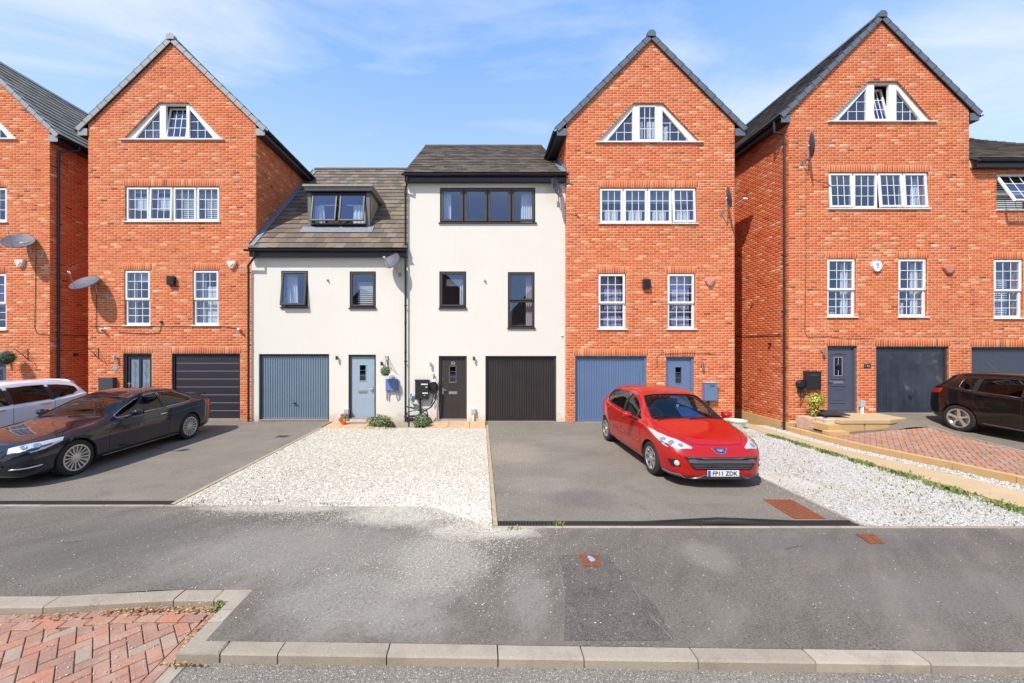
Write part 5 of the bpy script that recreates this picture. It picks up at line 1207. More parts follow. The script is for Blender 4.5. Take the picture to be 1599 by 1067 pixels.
# --- E: brick house joined on the right
xlE, xrE = xrD+.002, xrD+6.0; YE = YD
WE = dict(four=boxof(1556, 1668, 271, 328, YE), s=boxof(1552, 1598, 405, 497, YE), gar=boxof(1517, 1630, 542, 642, YE), door=boxof(1665, 1710, 542, 645, YE))
HE = thing('brick_house', 'lower red brick house cut by the frame, beyond the black car', 'house', ((xlE+xrE)/2, YE, zD))
zgE = zw(246, YE-.25)
shell(HE, xlE, xrE, YE, zD-.3, zgE+.05, 0, 0, [hole_rect(*WE[k]) for k in WE], mMortar, mReveal, gable=False, ridge_y=YE+4.6, ridge_z=zgE+4.8*.66)
brickwork(HE, (0, YE, 0), (1, 0, 0), (0, -1, 0), lambda z: (xlE, xrE), [(hole_rect(*WE[k])['z'][0], WE[k][3], (lambda z, a=WE[k][0]: a), (lambda z, a=WE[k][1]: a)) for k in WE], zD-.225, zgE-.2, [(WE[k][0]-.05, WE[k][1]+.05, WE[k][3], WE[k][3]+.225) for k in ('s', 'gar', 'door')], n_ind=200, prefer=lambda q: q[0])
interior(HE, xlE, xrE, YE, [zD, zD+2.45, zD+4.95, zD+6.9], 3)
eaves_roof(HE, xlE, xrE, YE, zgE, .66, YE+4.6, MATS['brown_tile'], n_ind=150)
x0, x1, z0, z1 = WE['four']; y = YE+RV; b = frame_box(x0, x1, z0, z1, y, .035); b.bbox((x0+x1)/2-.02, (x0+x1)/2+.02, y-.07, y, z0+.03, z1-.03, .005); w_ = b.build('window', mUPVC, HE)
casement(w_, x0+.02, (x0+x1)/2-.02, z0+.03, z1-.03, y-.045, mUPVC, .06, (3, 3), R(24), 'top', proud=.012); casement(w_, (x0+x1)/2+.02, x1-.02, z0+.03, z1-.03, y-.045, mUPVC, .06, (3, 3), 0, 'top', proud=.012); sill(w_, x0, x1, z0+.002, YE, mUPVC); blind(w_, x0+.04, x1-.04, z0+.05, z1-.05, YE+.3, mBlind)
w_ = win_sash(HE, YE, *WE['s'], mUPVC); x0, x1, z0, z1 = WE['s']; blind(w_, x0+.05, x1-.05, z0+.05, z1-.3, YE+.34, mBlind)
garage_ribbed(HE, YE, *WE['gar'], mNavyE, mDarkF, planks=11, handle=False)
light_door(HE, YE, *WE['door'], mDarkF, mGreyDoor)

# ---------------------------------------------------------------- passage, path, curb and landing on the right
path = slabrow('sandstone_path', mSandP, 'long straight path of buff sandstone slabs between white chippings and low yellow kerb', 'path', 7.97, 8.84, [EDGE_R+.06+.6*i for i in range(16)], lambda x, y: gz(x, y)+.022, .06)
curb = slabrow('sandstone_kerb', mSand, 'raised yellow sandstone kerb holding up the red block paving', 'kerb', 9.31, 9.44, [EDGE_R+.06]+[5.72+.9*i for i in range(7)]+[11.55], lambda x, y: gz(9.3, y)+.145, .4)
def pz(x, y): z0 = gz(9.3, y)+.13; z1 = dz(y); t = (x-9.44)/(PXR(y)-9.44); return z0+(z1-z0)*min(1, max(0, t))
bed = sheet('paving_bed', mGrout, 9.44, lambda y: PXR(y), EDGE_R+.06, 10.4, lambda x, y: pz(x, y)-.02, .3)
sheet('paving_bed', mGrout, 9.44, 11.2, 10.4, YD, lambda x, y: pz(x, 10.4)-.02, .4)
sheet('driveway_right', mDrive, 11.2, 12.33, 10.4, 11.72, lambda x, y: (pz(x, 10.4)-.02)*(1-sm(x, 11.2, 11.9))+(dz(y)-.002)*sm(x, 11.2, 11.9), .2)
rp = MB().add([(9.44, EDGE_R+.06, -.15), (9.44, 10.4, -.15), (9.445, 10.4, -.14), (9.445, EDGE_R+.06, -.14)], [(0, 1, 2, 3)]).build('red_paving', mGrout, kind='structure')
cnt = 0; farp = MB()
def clip_right(y): return PXR(y)
for (x, y, a) in sorted(herring(.2, .1, 9.4, 12.5, 5, 10.5, R(45)), key=lambda t: math.hypot(t[0], t[1])):
    if y < EDGE_R+.1 or y > 10.42 or x < 9.40 or x > PXR(y)+.06: continue
    if x/y > 1.60: continue
    edge = x < 9.56 or x > PXR(y)-.16 or y > 10.28
    s_ = (PXR(10.)-PXR(9.))
    c2 = [(-1, 0, -9.447), (1, -s_, PXR(9.)-s_*9.-.006), (0, 1, 10.39)]
    if cnt < 290 and not edge: block(rp, x, y, a, .2, .1, 0, zf=pz); cnt += 1
    else: block(rp, x, y, a, .2, .1, 0, clip=c2, stuff=farp, zf=pz)
farp.build('paver_field', mPaver, rp, kind='stuff')
ed = thing('edging_kerb', 'pale concrete edging between red block paving and black car', 'kerb', (12, 5, .1))
for i in range(6):
    ya, yb = 5.1+.9*i, 5.1+.9*(i+1)-.01; q = MB(); a, b_ = PXR(ya), PXR(yb)
    q.add([(a-.002, ya, dz(ya)-.1), (a+.055, ya, dz(ya)-.1), (b_+.055, yb, dz(yb)-.1), (b_-.002, yb, dz(yb)-.1), (a-.002, ya, dz(ya)+.012), (a+.055, ya, dz(ya)+.012), (b_+.055, yb, dz(yb)+.012), (b_-.002, yb, dz(yb)+.012)], [(4, 5, 6, 7), (0, 1, 5, 4), (1, 2, 6, 5), (2, 3, 7, 6), (3, 0, 4, 7)], 0, rnd.random())
    q.build('edging_stone', mKerb, ed)
# sandstone plinth along the side wall and front corner
pl = thing('sandstone_plinth', 'band of yellow sandstone along the foot of the brick side wall', 'plinth', (xlD, 14, -.2))
for i in range(15):
    y0 = YD-.03+.6*i; MB().bbox(xlD-.0, xlD+.02, y0, y0+.59, -.3, .04).add([(xlD-.035, y0+.004, -.35), (xlD-.035, y0+.592, -.35), (xlD-.035, y0+.592, .036), (xlD-.035, y0+.004, .036), (xlD+.0, y0+.004, .042), (xlD+.0, y0+.592, .042)], [(0, 3, 2, 1)[::-1], (3, 4, 5, 2), (0, 3, 4)]).build('slab', mSand, pl)
MB().bbox(xlD-.03, xlD+.5, YD-.03, YD+.0, -.35, .04).build('slab', mSand, pl)
# landing and steps before the slate door
def slabblock(parent, pts, z0, z1, name='slab', m=None):
    return crossblock(pts, z1, z1-z0, name, parent, m or mSand)
land = thing('stone_landing', 'yellow sandstone landing with two small steps before the slate grey door', 'steps', (11, 11, .0))
lx0, lx1 = xw(1306, YD)+0., 12.2
yfr = 10.62
slabblock(land, [(10.02, yfr), (10.72, yfr), (10.72, YD-.02), (10.02, YD-.02)], .225, .33, 'paving_slab', mSandP)
slabblock(land, [(10.73, yfr), (11.43, yfr), (11.43, YD-.02), (10.73, YD-.02)], .225, .33, 'paving_slab', mSandP)
slabblock(land, [(11.44, yfr), (12.2, yfr+.28), (12.2, YD-.02), (11.44, YD-.02)], .225, .33, 'paving_slab', mSandP)
for a, c in ((10.02, 10.72), (10.73, 11.43)): slabblock(land, [(a+.02, yfr+.02), (c-.01, yfr+.02), (c-.01, yfr+.2), (a+.02, yfr+.2)], -.1, .222, 'riser')
slabblock(land, [(11.44, yfr+.02), (12.18, yfr+.30), (12.18, yfr+.45), (11.44, yfr+.2)], -.1, .222, 'riser', mSandP)
slabblock(land, [(9.68, yfr-.02), (10.03, yfr-.02), (10.03, 11.1), (9.68, 11.1)], .0, .20, 'step'); slabblock(land, [(9.50, yfr-.25), (10.05, yfr-.25), (10.05, yfr-.03), (9.50, yfr-.03)], -.15, .06, 'step')
# thresholds of the cream houses: sandstone slabs under the doors
def stepslabs(label, xs, y0, y1, z=.02):
    r = thing('doorstep_slabs', label, 'paving slab', (xs[0], y0, 0))
    for a, c in zip(xs[:-1], xs[1:]): slabblock(r, [(a+.005, y0+rnd.uniform(-.02, .02)), (c-.005, y0+rnd.uniform(-.02, .02)), (c-.005, y1), (a+.005, y1)], -.1, z+rnd.uniform(-.003, .003), 'slab', mat('orange_sandstone', (.56, .34, .18), .85, spec=.2, var=[(4, (.62, .43, .27), .45, .7), (30, (.42, .25, .13), .55, .75, .6)], bump=(60, .5, .003)))
    return r
st = stepslabs('orange sandstone slabs below the pale blue door', [-4.62, -4.1, -3.35, -2.75], 11.12, 12.04)
MB().box(-3.95, -3.5, 11.55, 11.85, .0, .032).build('drain_grate', mGalv, st)
stepslabs('orange sandstone slabs below the dark door numbered 53', [-1.62, -.95, -.32, .16], 11.12, 12.0)
# ---------------------------------------------------------------- small things on the walls
def dish(px, py, Y, label, face, r=.30, swing=None, group=None, arm=1, wall=None, hdir=.28):
    """satellite dish; face = direction the bowl looks (unit-ish vector); px, py: bowl centre; Y wall plane"""
    yc = Y-.34; x, z = xw(px, yc), zw(py, yc); root = thing('satellite_dish', label, 'satellite dish', (x, yc, z), group)
    n = Vector(face).normalized(); q = n.to_track_quat('Z', 'Y').to_matrix().to_4x4()
    b = MB(); P = []
    for (rr, h) in ((0, -.055), (.3, -.05), (.6, -.034), (.85, -.012), (1., 0), (1.02, .004), (1.02, -.012), (.85, -.022), (.6, -.042), (.3, -.058), (.0, -.063)): P.append((rr*r, h*r/.30))
    b.lathe([(max(p[0], 1e-6), p[1]) for p in P], (0, 0, 0), 'Z', 28); me = b.mesh('bowl', mGreyM, smooth=True); me.transform(q @ Matrix.Diagonal((1, 1.08, 1, 1)))
    o = bpy.data.objects.new('bowl', me); COL.objects.link(o); o.parent = root
    up = (Vector((0, 0, 1))-n*n.z).normalized(); base = -up*r*.98; tip = n*r*1.25-up*r*.55
    MB().tube([base*.95, base+n*.05, tip], .009, 6).build('feed_arm', mGalv, root, local=True)
    e = tip; MB().tube([e-n*.03, e+n*.03], .03, 10).tube([e+n*.03-Vector((0, 0, .0)), e+n*.075-Vector((0, 0, .03))], .018, 8).build('receiver', mWhite, root, local=True)
    back = -n*.07*r/.3; foot = Vector((hdir, Y-yc-.01, -.38))
    elbow = Vector((hdir*.7, back.y+.06, -.36))
    MB().tube([back, Vector((hdir*.55, back.y+.05, -.02)), elbow, foot], .016, 8).box(foot.x-.04, foot.x+.04, foot.y-.015, foot.y+.01, foot.z-.07, foot.z+.07).build('bracket', mGalv, root, local=True)
    return root
dish(28, 376, Y0, 'large grey satellite dish tilted upward on the left-edge brick house', (.30, -.62, .74), .36, hdir=.40)
dish(132, 441, Y1, 'large grey satellite dish at the left corner of the house with black panelled garage', (.0, -.62, .74), .36, hdir=.42)
dish(612, 407, Y2, 'grey satellite dish beneath the gutter beside the middle downpipe', (-.35, -.80, .42), .26, hdir=.18)
dish(870, 293, Y3, 'small grey satellite dish under the gutter of the tall cream house', (.74, -.62, .25), .28, hdir=.10)
dish(1139, 308, YC, 'satellite dish seen edge-on on the house with the blue garage', (.90, -.42, .15), .29, hdir=-.05)
dish(1268, 226, YD, 'dark satellite dish seen edge-on on the house with the navy garage', (.84, -.50, .05), .33, hdir=-.03)
def alarm(px, py, Y, label, m, m2, w_=.32, h_=.27):
    x, z = xw(px, Y-.06), zw(py, Y-.06); r = thing('alarm_box', label, 'alarm box', (x, Y, z)); b = MB(); P = [(-w_/2, h_*.42), (w_/2, h_*.42), (w_*.5, h_*.12), (w_*.16, -h_*.5), (-w_*.16, -h_*.5), (-w_*.5, h_*.12)]
    k = .84; b.add([(p[0], 0, p[1]) for p in P]+[(p[0], -.06, p[1]) for p in P]+[(p[0]*k, -.085, p[1]*k) for p in P], [(i, (i+1) % 6, 6+(i+1) % 6, 6+i)[::-1] for i in range(6)]+[(6+i, 6+(i+1) % 6, 12+(i+1) % 6, 12+i)[::-1] for i in range(6)]+[tuple(range(12, 18))[::-1]])
    b.build('cover', m, r, local=True, fix=True)
    if m2 is not m: MB().prism([(-w_*.0+.02, -.087, -h_*.36), (w_*.36, -.0875, h_*.06), (w_*.16, -.0875, h_*.06), (-w_*.10, -.087, -h_*.36)], (0, .006, 0)).build('stripe', m2, r, local=True, fix=True)
    return r
alarm(30, 411, Y0, 'white and orange alarm box below the left-edge satellite dish', mAlarmW, mAlarmO, .3)
alarm(361, 413, Y1, 'white and orange alarm box right of the black square vent', mAlarmW, mAlarmO, .3)
alarm(1109, 440, YC, 'faded pink alarm box on the house with the blue garage', mAlarmP, mAlarmO, .3)
alarm(1483, 420, YD, 'faded red alarm box near the white round one', mat('alarm_faded', (.55, .20, .14), .5), MATS['alarm_faded'], .36)
x, z = xw(1370, YD-.06), zw(415, YD-.06); r = thing('alarm_box', 'white rounded alarm box between the two upright windows', 'alarm box', (x, YD, z))
b = MB(); P = [(.15*math.cos(t)*(1 if math.sin(t) > -.3 else .9), .155*math.sin(t)+(.0)) for t in np.linspace(0, 2*math.pi, 17)[:-1]]; P = [(p[0], p[1]*(1. if p[1] > 0 else 1.15)) for p in P]
b.prism([(p[0], 0, p[1]) for p in P], (0, -.07, 0)); b.build('cover', mWhite, r, local=True, fix=True); MB().prism([(-.04, -.071, .0), (.045, -.071, .0), (.045, -.071, .075), (-.04, -.071, .075)], (0, -.003, 0)).tube([(.03, -.072, -.03), (-.03, -.072, -.05)], .012, 6).build('emblem', mat('lilac_print', (.36, .36, .55), .5), r, local=True, fix=True)
def wbox(px0, px1, py0, py1, Y, d, m, name, label, cat, part='casing', extra=None):
    x0, x1, z0, z1 = boxof(px0, px1, py0, py1, Y-d); r = thing(name, label, cat, ((x0+x1)/2, Y, z0)); MB().bbox(x0, x1, Y-d, Y+.0, z0, z1, min(.01, d/4)).build(part, m, r)
    return r, x0, x1, z0, z1
for (px, py, Y, l) in ((265, 438, Y1, 'black square vent box between upright windows, house with black garage'), (1011, 443, YC, 'black tall vent box between upright windows, house with blue garage')):
    r, x0, x1, z0, z1 = wbox(px-5.5, px+5.5, py-7, py+7, Y, .12, mBlackP, 'wall_vent', l, 'vent')
    q = MB()
    for i in range(4): q.box(x0+.02, x1-.02, Y-.128, Y-.12, z0+.04+.055*i, z0+.06+.055*i)
    q.build('louvre', mBlackP, r)
def lamp(px, py, Y, label, m=None, h_=.16):
    m = m or mGreyBox; x, z = xw(px, Y-.06), zw(py, Y-.06); r = thing('wall_lamp', label, 'wall lamp', (x, Y, z))
    MB().lathe([(.035, 0), (.035, -.02), (.012, -.022), (.012, -.06)], (0, 0, .0), 'Y', 12).build('mount', m, r, local=True)
    MB().lathe([(.0, -h_/2), (.034, -h_/2), (.034, h_/2), (0, h_/2)], (0, -.085, 0), 'Z', 14).build('shade', m, r, local=True); return r
lamp(180, 559, Y1, 'small steel wall lamp above the house number 59'); lamp(526, 559, Y2, 'small dark wall lamp left of the pale blue door', mDarkF, .12); lamp(596, 568, Y2, 'small dark wall lamp right of the pale blue door', mDarkF, .12)
lamp(672, 569, Y3, 'small grey wall lamp above the black meter box', mGreyBox, .14); lamp(740, 560, Y3, 'small dark wall lamp right of the dark door 53', mDarkF, .12)
lamp(1097, 571, YC, 'steel wall lamp above the blue meter box', mMetal, .2); lamp(1286, 549, YD, 'steel wall lamp left of the slate grey door', mMetal, .2); lamp(12, 567, Y0, 'small steel wall lamp under the topiary ball at the left edge', mMetal, .14)
def sensor(px, py, Y, label, m=mWhite):
    x, z = xw(px, Y-.06), zw(py, Y-.06); r = thing('security_camera', label, 'camera', (x, Y, z)); MB().lathe([(.035, 0), (.03, -.05), (0, -.06)], (0, 0, 0), 'Y', 10).build('mount', m, r, local=True)
    MB().tube([(-.06, -.05, .02), (.05, -.12, -.015)], .034, 12).build('housing', m, r, local=True); MB().tube([(.05, -.12, -.015), (.056, -.124, -.017)], .026, 12).build('lens', mBlackP, r, local=True); return r
sensor(160, 515, Y1, 'white camera below the large dish, left of the windows'); sensor(374, 515, Y1, 'white camera at the right corner above the black panelled garage'); 
def nozzle(px, py, Y, label):
    x, z = xw(px, Y-.04), zw(py, Y-.04); r = thing('overflow_outlet', label, 'outlet', (x, Y, z)); MB().lathe([(.04, 0), (.038, -.03), (.022, -.035), (.022, -.07), (.0, -.07)], (0, 0, 0), 'Y', 12).build('spout', mGreyBox, r, local=True)
nozzle(511, 437, Y2, 'small round outlet between the windows of the dormer house'); nozzle(757, 438, Y3, 'small round outlet between the windows of the tall cream house')
# meter boxes
r, x0, x1, z0, z1 = wbox(153, 176, 590, 612, Y1, .14, mBoxDark, 'meter_box', 'dark grey meter box left of the door numbered 59', 'meter box')
num = thing('number_plate', 'small oval slate number plate 59 on red brick', 'sign', (xw(180, Y1), Y1, zw(575, Y1))); MB().lathe([(0, -.012), (.095, -.012), (.10, -.004), (.1, 0)], (0, 0, 0), 'Y', 20).build('plate', mat('slate_plate', (.32, .32, .33), .6, var=(30, (.12, .12, .13), .5, .6)), num, local=True)
text('lettering', '59', .12, (xw(180, Y1), Y1-.014, zw(575, Y1)), num, mText)
r, x0, x1, z0, z1 = wbox(1101, 1121, 598, 626, YC, .15, mBlueG2, 'meter_box', 'blue meter box numbered 150 on red brick', 'meter box')
MB().box(x0-.01, x1+.01, YC-.165, YC, z1, z1+.02).build('lid', mat('pale_lid', (.45, .5, .56), .5), r); MB().box(x0+.16, x0+.20, YC-.05, YC, .0, z0).build('duct', mBoxDark, r)
text('lettering', '150', .11, ((x0+x1)/2+.01, YC-.152, z1-.10), r, mBlackT)
r, x0, x1, z0, z1 = wbox(648, 669, 594, 624, Y3, .16, mBoxBlack, 'meter_box', 'black meter box with white labels beside the charger', 'meter box')
MB().bbox(x0-.01, x1+.01, Y3-.17, Y3, z1-.02, z1+.012, .005).build('lid', mBoxBlack, r)
for (a, c, u, v) in ((.45, .95, .76, .82), (.78, .92, .62, .66), (.55, .95, .30, .36), (.66, .74, .20, .23)): MB().box(x0+(x1-x0)*a, x0+(x1-x0)*c, Y3-.164, Y3-.1605, z0+(z1-z0)*u, z0+(z1-z0)*v).build('label', mWhite, r)
MB().box(x0+.12, x0+.16, Y3-.06, Y3, .0, z0).build('duct', mBoxBlack, r)
MB().tube([(x0-.01, Y3-.05, z0+.12), (x0-.10, Y3-.06, z0+.10), (x0-.15, Y3-.06, z0-.02), (x0-.10, Y3-.06, z0-.13), (x0+.05, Y3-.06, z0-.15)], .03, 8).build('flexible_duct', mGreyBox, r)
MB().tube([(x0-.17, Y3-.05, z0+.02), (x0-.17, Y3-.05, z0+.17)], .045, 10).build('blue_coupling', mat('pale_blue_plastic', (.22, .42, .50), .5), r)
r, x0, x1, z0, z1 = wbox(1261, 1283, 581, 608, YD, .16, mBoxBlack, 'meter_box', 'black meter box beside the charger on the right brick house', 'meter box')
MB().bbox(x0-.01, x1+.01, YD-.17, YD, z1-.02, z1+.012, .005).build('lid', mBoxBlack, r); MB().box(x0+.08, x1-.08, YD-.165, YD-.1605, z1-.12, z1-.08).build('recess', mBoxDark, r)
def charger(px, py, Y, label, s=1):
    x, z = xw(px, Y-.1), zw(py, Y-.1); r = thing('car_charger', label, 'charger', (x, Y, z)); MB().lathe([(.0, -.13), (.10, -.125), (.13, -.09), (.13, -.03), (.11, 0)], (0, 0, 0), 'Y', 20).build('casing', mBlackP, r, local=True)
    q = MB()
    for k in range(5): rr = .13+.010*k; q.tube([(rr*math.sin(t)*.9, -.07-.012*k, -.02+rr*math.cos(t)*1.08-.01*k) for t in np.linspace(0, 2*math.pi, 19)[:-1]], .011, 6, closed=True)
    q.tube([(.1, -.07, -.08), (.05, -.1, -.35), (-.08, -.12, -.55), (-.03, -.08, -.42), (.02, -.05, -.1)], .011, 6); q.build('cable_coil', mCable, r, local=True)
    return r
r = charger(677, 603, Y3, 'black car charger with white cable coil mounted beside door 53')
MB().tube([(0, -.1, .22), (.02, -.1, .30), (.0, -.04, .36)], .02, 8).build('hook', mBlackP, r, local=True); MB().bbox(-.05, .13, -.05, 0, -.32, .15, .01).build('back_plate', mWhite, r, local=True)
MB().tube([(.10, -.04, -.3), (.10, -.04, -1.0), (.06, -.05, -1.15)], .014, 6).tube([(.14, -.04, -.3), (.16, -.04, -1.1)], .012, 6).build('white_cable', mGreyBox, r, local=True)
charger(1252, 600, YD, 'black car charger with grey cable below the brick corner downpipe')
hose = thing('coiled_cable', 'loose black cable and bags heaped at the foot of the middle downpipe', 'cable', (-1.9, 11.75, 0)); q = MB()
for k in range(7): q.tube([(-1.95+(.30+.05*rnd.random())*math.cos(t)+.1*rnd.random()*0, 11.70+.16*math.sin(t), .05+.035*k+(.10+.03*k)*max(0, math.sin(t*.5+k))) for t in np.linspace(0, 2*math.pi, 17)[:-1]], .014, 6, closed=True)
q.tube([(-1.35, 11.9, 1.0), (-1.40, 11.85, .7), (-1.52, 11.8, .5), (-1.7, 11.75, .4), (-2.1, 11.7, .15), (-2.25, 11.65, .05)], .02, 6); q.build('loops', mCable, hose)
q = MB(); q.lathe([(.0, 0), (.27, .0), (.30, .09), (.25, .17), (.10, .22), (0, .23)], (-1.78, 11.74, 0), 'Z', 12); q.build('bag', mat('dark_bag', (.06, .05, .05), .6, bump=(20, 1, .02)), hose, smooth=True)
for (px, py, Y, l) in ((739, 650, Y3, 'small pale grey socket box on white pipe between door 53 and the garage'), (540, 650, Y2, 'small pale grey socket box on white pipe left of the pale blue door')):
    x0, x1, z0, z1 = boxof(px-3.5, px+4, py-11, py-3, Y-.1); r = thing('gas_box', l, 'socket box', ((x0+x1)/2, Y, .0)); MB().bbox(x0, x1, Y-.1, Y, z0, z1, .012).build('casing', mGreyBox, r); MB().tube([((x0+x1)/2, Y-.05, z0), ((x0+x1)/2-.01, Y-.05, .0)], .035, 10).build('pipe', mWhite, r)
x0, x1, z0, z1 = boxof(1345, 1352.5, 626, 636, YD-.1); r = thing('gas_box', 'small pale grey box on white pipe between slate door and navy garage', 'socket box', ((x0+x1)/2, YD, zD)); MB().bbox(x0, x1, YD-.1, YD, z0, z1, .012).build('casing', mGreyBox, r); MB().tube([((x0+x1)/2, YD-.05, z0), ((x0+x1)/2, YD-.05, zD)], .045, 10).build('pipe', mWhite, r)
pq = thing('number_plaque', 'small black number plaque between slate door and navy garage', 'sign', (xw(1354, YD), YD, zw(572, YD))); MB().bbox(-.10, .10, -.02, 0, -.06, .06, .004).build('plate', mBlackP, pq, local=True)
MB().lathe([(.012, 0), (.012, -.005), (0, -.006)], (-.075, -.02, -.0), 'Y', 8).tube([(.035, -.022, 0.03), (-.01, -.022, .02), (-.02, -.022, -.01), (.01, -.022, -.03), (.04, -.022, -.015), (.05, -.022, .015)], .005, 5, closed=True).build('lettering', mText, pq, local=True)
# blue bracket box with two legs hanging on the cream wall
gb = thing('folding_seat', 'blue wall-mounted folding shelf with two grey legs right of the pale blue door', 'shelf', (xw(613, Y2), Y2, zw(600, Y2)))
MB().bbox(-.20, .17, -.10, -.012, -.20, .17, .01).build('panel', mat('royal_blue', (.12, .19, .42), .5), gb, local=True)
MB().tube([(-.17, -.03, .14), (-.19, -.03, -.46), (-.12, -.03, -.50), (-.10, -.03, -.16)], .016, 8).build('leg', mGreyBox, gb, local=True); MB().tube([(.20, -.03, .14), (.21, -.03, -.44), (.15, -.03, -.49), (.07, -.03, -.16)], .016, 8).build('leg', mGreyBox, gb, local=True)
MB().lathe([(0, -.03), (.09, -.028), (.10, -.01), (.1, 0)], (-.02, 0, .20), 'Y', 14).build('back_plate', mGreyBox, gb, local=True)
# hanging basket brackets and topiary balls
def hbracket(px, py, Y, label, s=1, size=.34):
    x, z = xw(px, Y), zw(py, Y); r = thing('hanging_bracket', label, 'bracket', (x, Y, z)); q = MB()
    q.box(-.012, .012, -.012, 0, -.25, .12); q.tube([(0, -.01, -.22), (0, -size*.7, .02), (0, -size, .10)], .009, 6); q.tube([(0, -.01, .08), (0, -size, .10), (0, -size-.05, .14)], .009, 6)
    q.tube([(.0, -.03, -.18)]+[(0, -.10-.05*math.cos(t), -.05+.05*math.sin(t)) for t in np.linspace(0, 5.5, 9)], .006, 5); q.build('arm', mBlackP, r, local=True); return r
hbracket(154, 549, Y1, 'empty black hanging bracket left of the door numbered 59'); hbracket(44, 551, Y0, 'black hanging bracket right of the left-edge door'); hbracket(606, 562, Y2, 'black hanging bracket holding the leaf ball')
def ball(px, py, Y, rr, label, m, n=900):
    x, z = xw(px, Y-.34), zw(py, Y-.34); r = thing('topiary_ball', label, 'plant', (x, Y-.34, z)); leaf_cloud(n, (x, Y-.34, z), (rr, rr, rr), .022, shell=.75).build('leaves', m, r)
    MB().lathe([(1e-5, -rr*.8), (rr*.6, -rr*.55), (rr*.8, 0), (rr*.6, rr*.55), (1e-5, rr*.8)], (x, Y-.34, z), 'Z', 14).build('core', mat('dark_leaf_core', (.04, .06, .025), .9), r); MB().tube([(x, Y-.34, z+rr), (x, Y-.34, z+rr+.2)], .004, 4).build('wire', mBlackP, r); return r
ball(602, 580, Y2, .155, 'round green leaf ball hanging beside the blue folding shelf', mLeafG)
ball(10, 559, Y0, .22, 'large dark green topiary ball at the left edge', mat('dark_topiary', (.06, .12, .07), .6, tint=[(0, (.03, .07, .045)), (1, (.12, .21, .13))]), 1400)
# wall cables
def cable(label, pts, Y, r_=.008, cat='cable', m=None):
    o = MB().tube([(xw(p[0], Y-.02), Y-.02, zw(p[1], Y-.02)) for p in pts], r_, 5).build('wall_cable', m or mCable); tag(o, label, cat); return o
cable('thin black cable running level below the windows of the brick house', [(139, 509), (200, 509.5), (260, 509.5), (340, 509), (372, 513)], Y1)
cable('thin black cable dropping from the left-edge dish', [(56, 395), (55, 470), (54, 512), (58, 521), (78, 523)], Y0)
cable('thin black cable dropping from the large dish to the white camera', [(151, 448), (150, 510), (152, 519), (160, 520)], Y1)
cable('thin black cable looped between the windows and a small fitting', [(185, 519), (225, 521), (249, 520), (252, 507), (253, 503)], Y1)
cable('thin dark cable above the slate door dropping from the edge-on dish', [(1259, 240), (1259, 400), (1257, 520), (1262, 527), (1290, 526), (1330, 529), (1366, 528)], YD, .006)
cable('thin dark cable above the blue door', [(1026, 575), (1026, 558), (1030, 553), (1080, 551), (1118, 553)], YC, .006)
q = MB().tube([(xlD-.03, YD+.3, zw(522, YD)), (xlD-.03, YD+1.2, zw(522, YD)), (xlD-.03, YD+5, zw(523, YD)+.02)], .012, 5).build('wall_cable', mCable); tag(q, 'black cable running level along the brick side wall', 'cable')
q = MB().tube([(xr0+.02, Y0+.1, zw(523, Y0)), (xr0+.02, Y0+5, zw(523, Y0))], .010, 5).build('wall_cable', mCable); tag(q, 'thin black cable along the shaded side wall at left', 'cable')
sl_ = thing('wall_fitting', 'small black fitting on the shaded side wall at left', 'fitting', (xr0, Y0+.75, zw(555, Y0))); MB().lathe([(.05, 0), (.05, .06), (.03, .1), (0, .1)], (0, 0, 0), 'X', 12).build('casing', mBlackP, sl_, local=True)
sl_ = thing('wall_fitting', 'small black fitting on the sunlit brick side wall', 'fitting', (xlD, YD+.72, zw(537, YD+.72))); MB().lathe([(.04, 0), (.04, -.06), (.03, -.1), (0, -.1)], (0, 0, 0), 'X', 12).build('casing', mBlackP, sl_, local=True)
sl_ = thing('wall_fitting', 'small white hook at the right edge of the tall cream wall', 'fitting', (xw(877, Y3), Y3, zw(524, Y3))); MB().bbox(-.03, .05, -.03, 0, -.02, .02, .005).tube([(-.0, -.03, 0), (-.0, -.08, -.02)], .008, 6).build('hook', mWhite, sl_, local=True)
sl_ = thing('wall_fitting', 'small dark bulkhead fitting below the camera level, between the two upright windows', 'fitting', (xw(253, Y1), Y1, zw(503, Y1))); MB().lathe([(.04, 0), (.04, -.05), (0, -.06)], (0, 0, 0), 'Y', 12).build('casing', mBlackP, sl_, local=True)
# ---------------------------------------------------------------- plants and pots
def bush(name, label, c, rr, n, m, size=.035, stems=True):
    r = thing(name, label, 'plant', (c[0], c[1], c[2]-rr[2])); leaf_cloud(n, c, rr, size, shell=.25).build('leaves', m, r)
    q = MB()
    for _ in range(14):
        a = rnd.uniform(0, 6.28); e = rnd.uniform(.4, .9); q.tube([(c[0], c[1], c[2]-rr[2]), (c[0]+rr[0]*e*math.cos(a)*.5, c[1]+rr[1]*e*math.sin(a)*.5, c[2]-.1*rr[2]), (c[0]+rr[0]*e*math.cos(a), c[1]+rr[1]*e*math.sin(a), c[2]+rr[2]*.5)], .006, 4)
    q.build('stems', mWood, r); return r
b1 = bush('shrub', 'low grey-green shrub below the blue folding shelf, right of the pale blue door', (-2.98, 11.32, .14), (.42, .26, .22), 1500, mLeafG)
b2 = bush('shrub', 'low green shrub beside the foot of door 53', (-1.72, 11.25, .13), (.28, .20, .26), 900, mLeafG)
fp = thing('flower_pot', 'pot of bright pink and orange flowers left of the pale blue door', 'flowers', (-4.15, 11.55, .02)); MB().lathe([(.07, 0), (.10, .12), (.09, .12)], (-4.15, 11.55, .02), 'Z', 14).build('pot', mat('orange_pot', (.55, .2, .05), .6), fp)
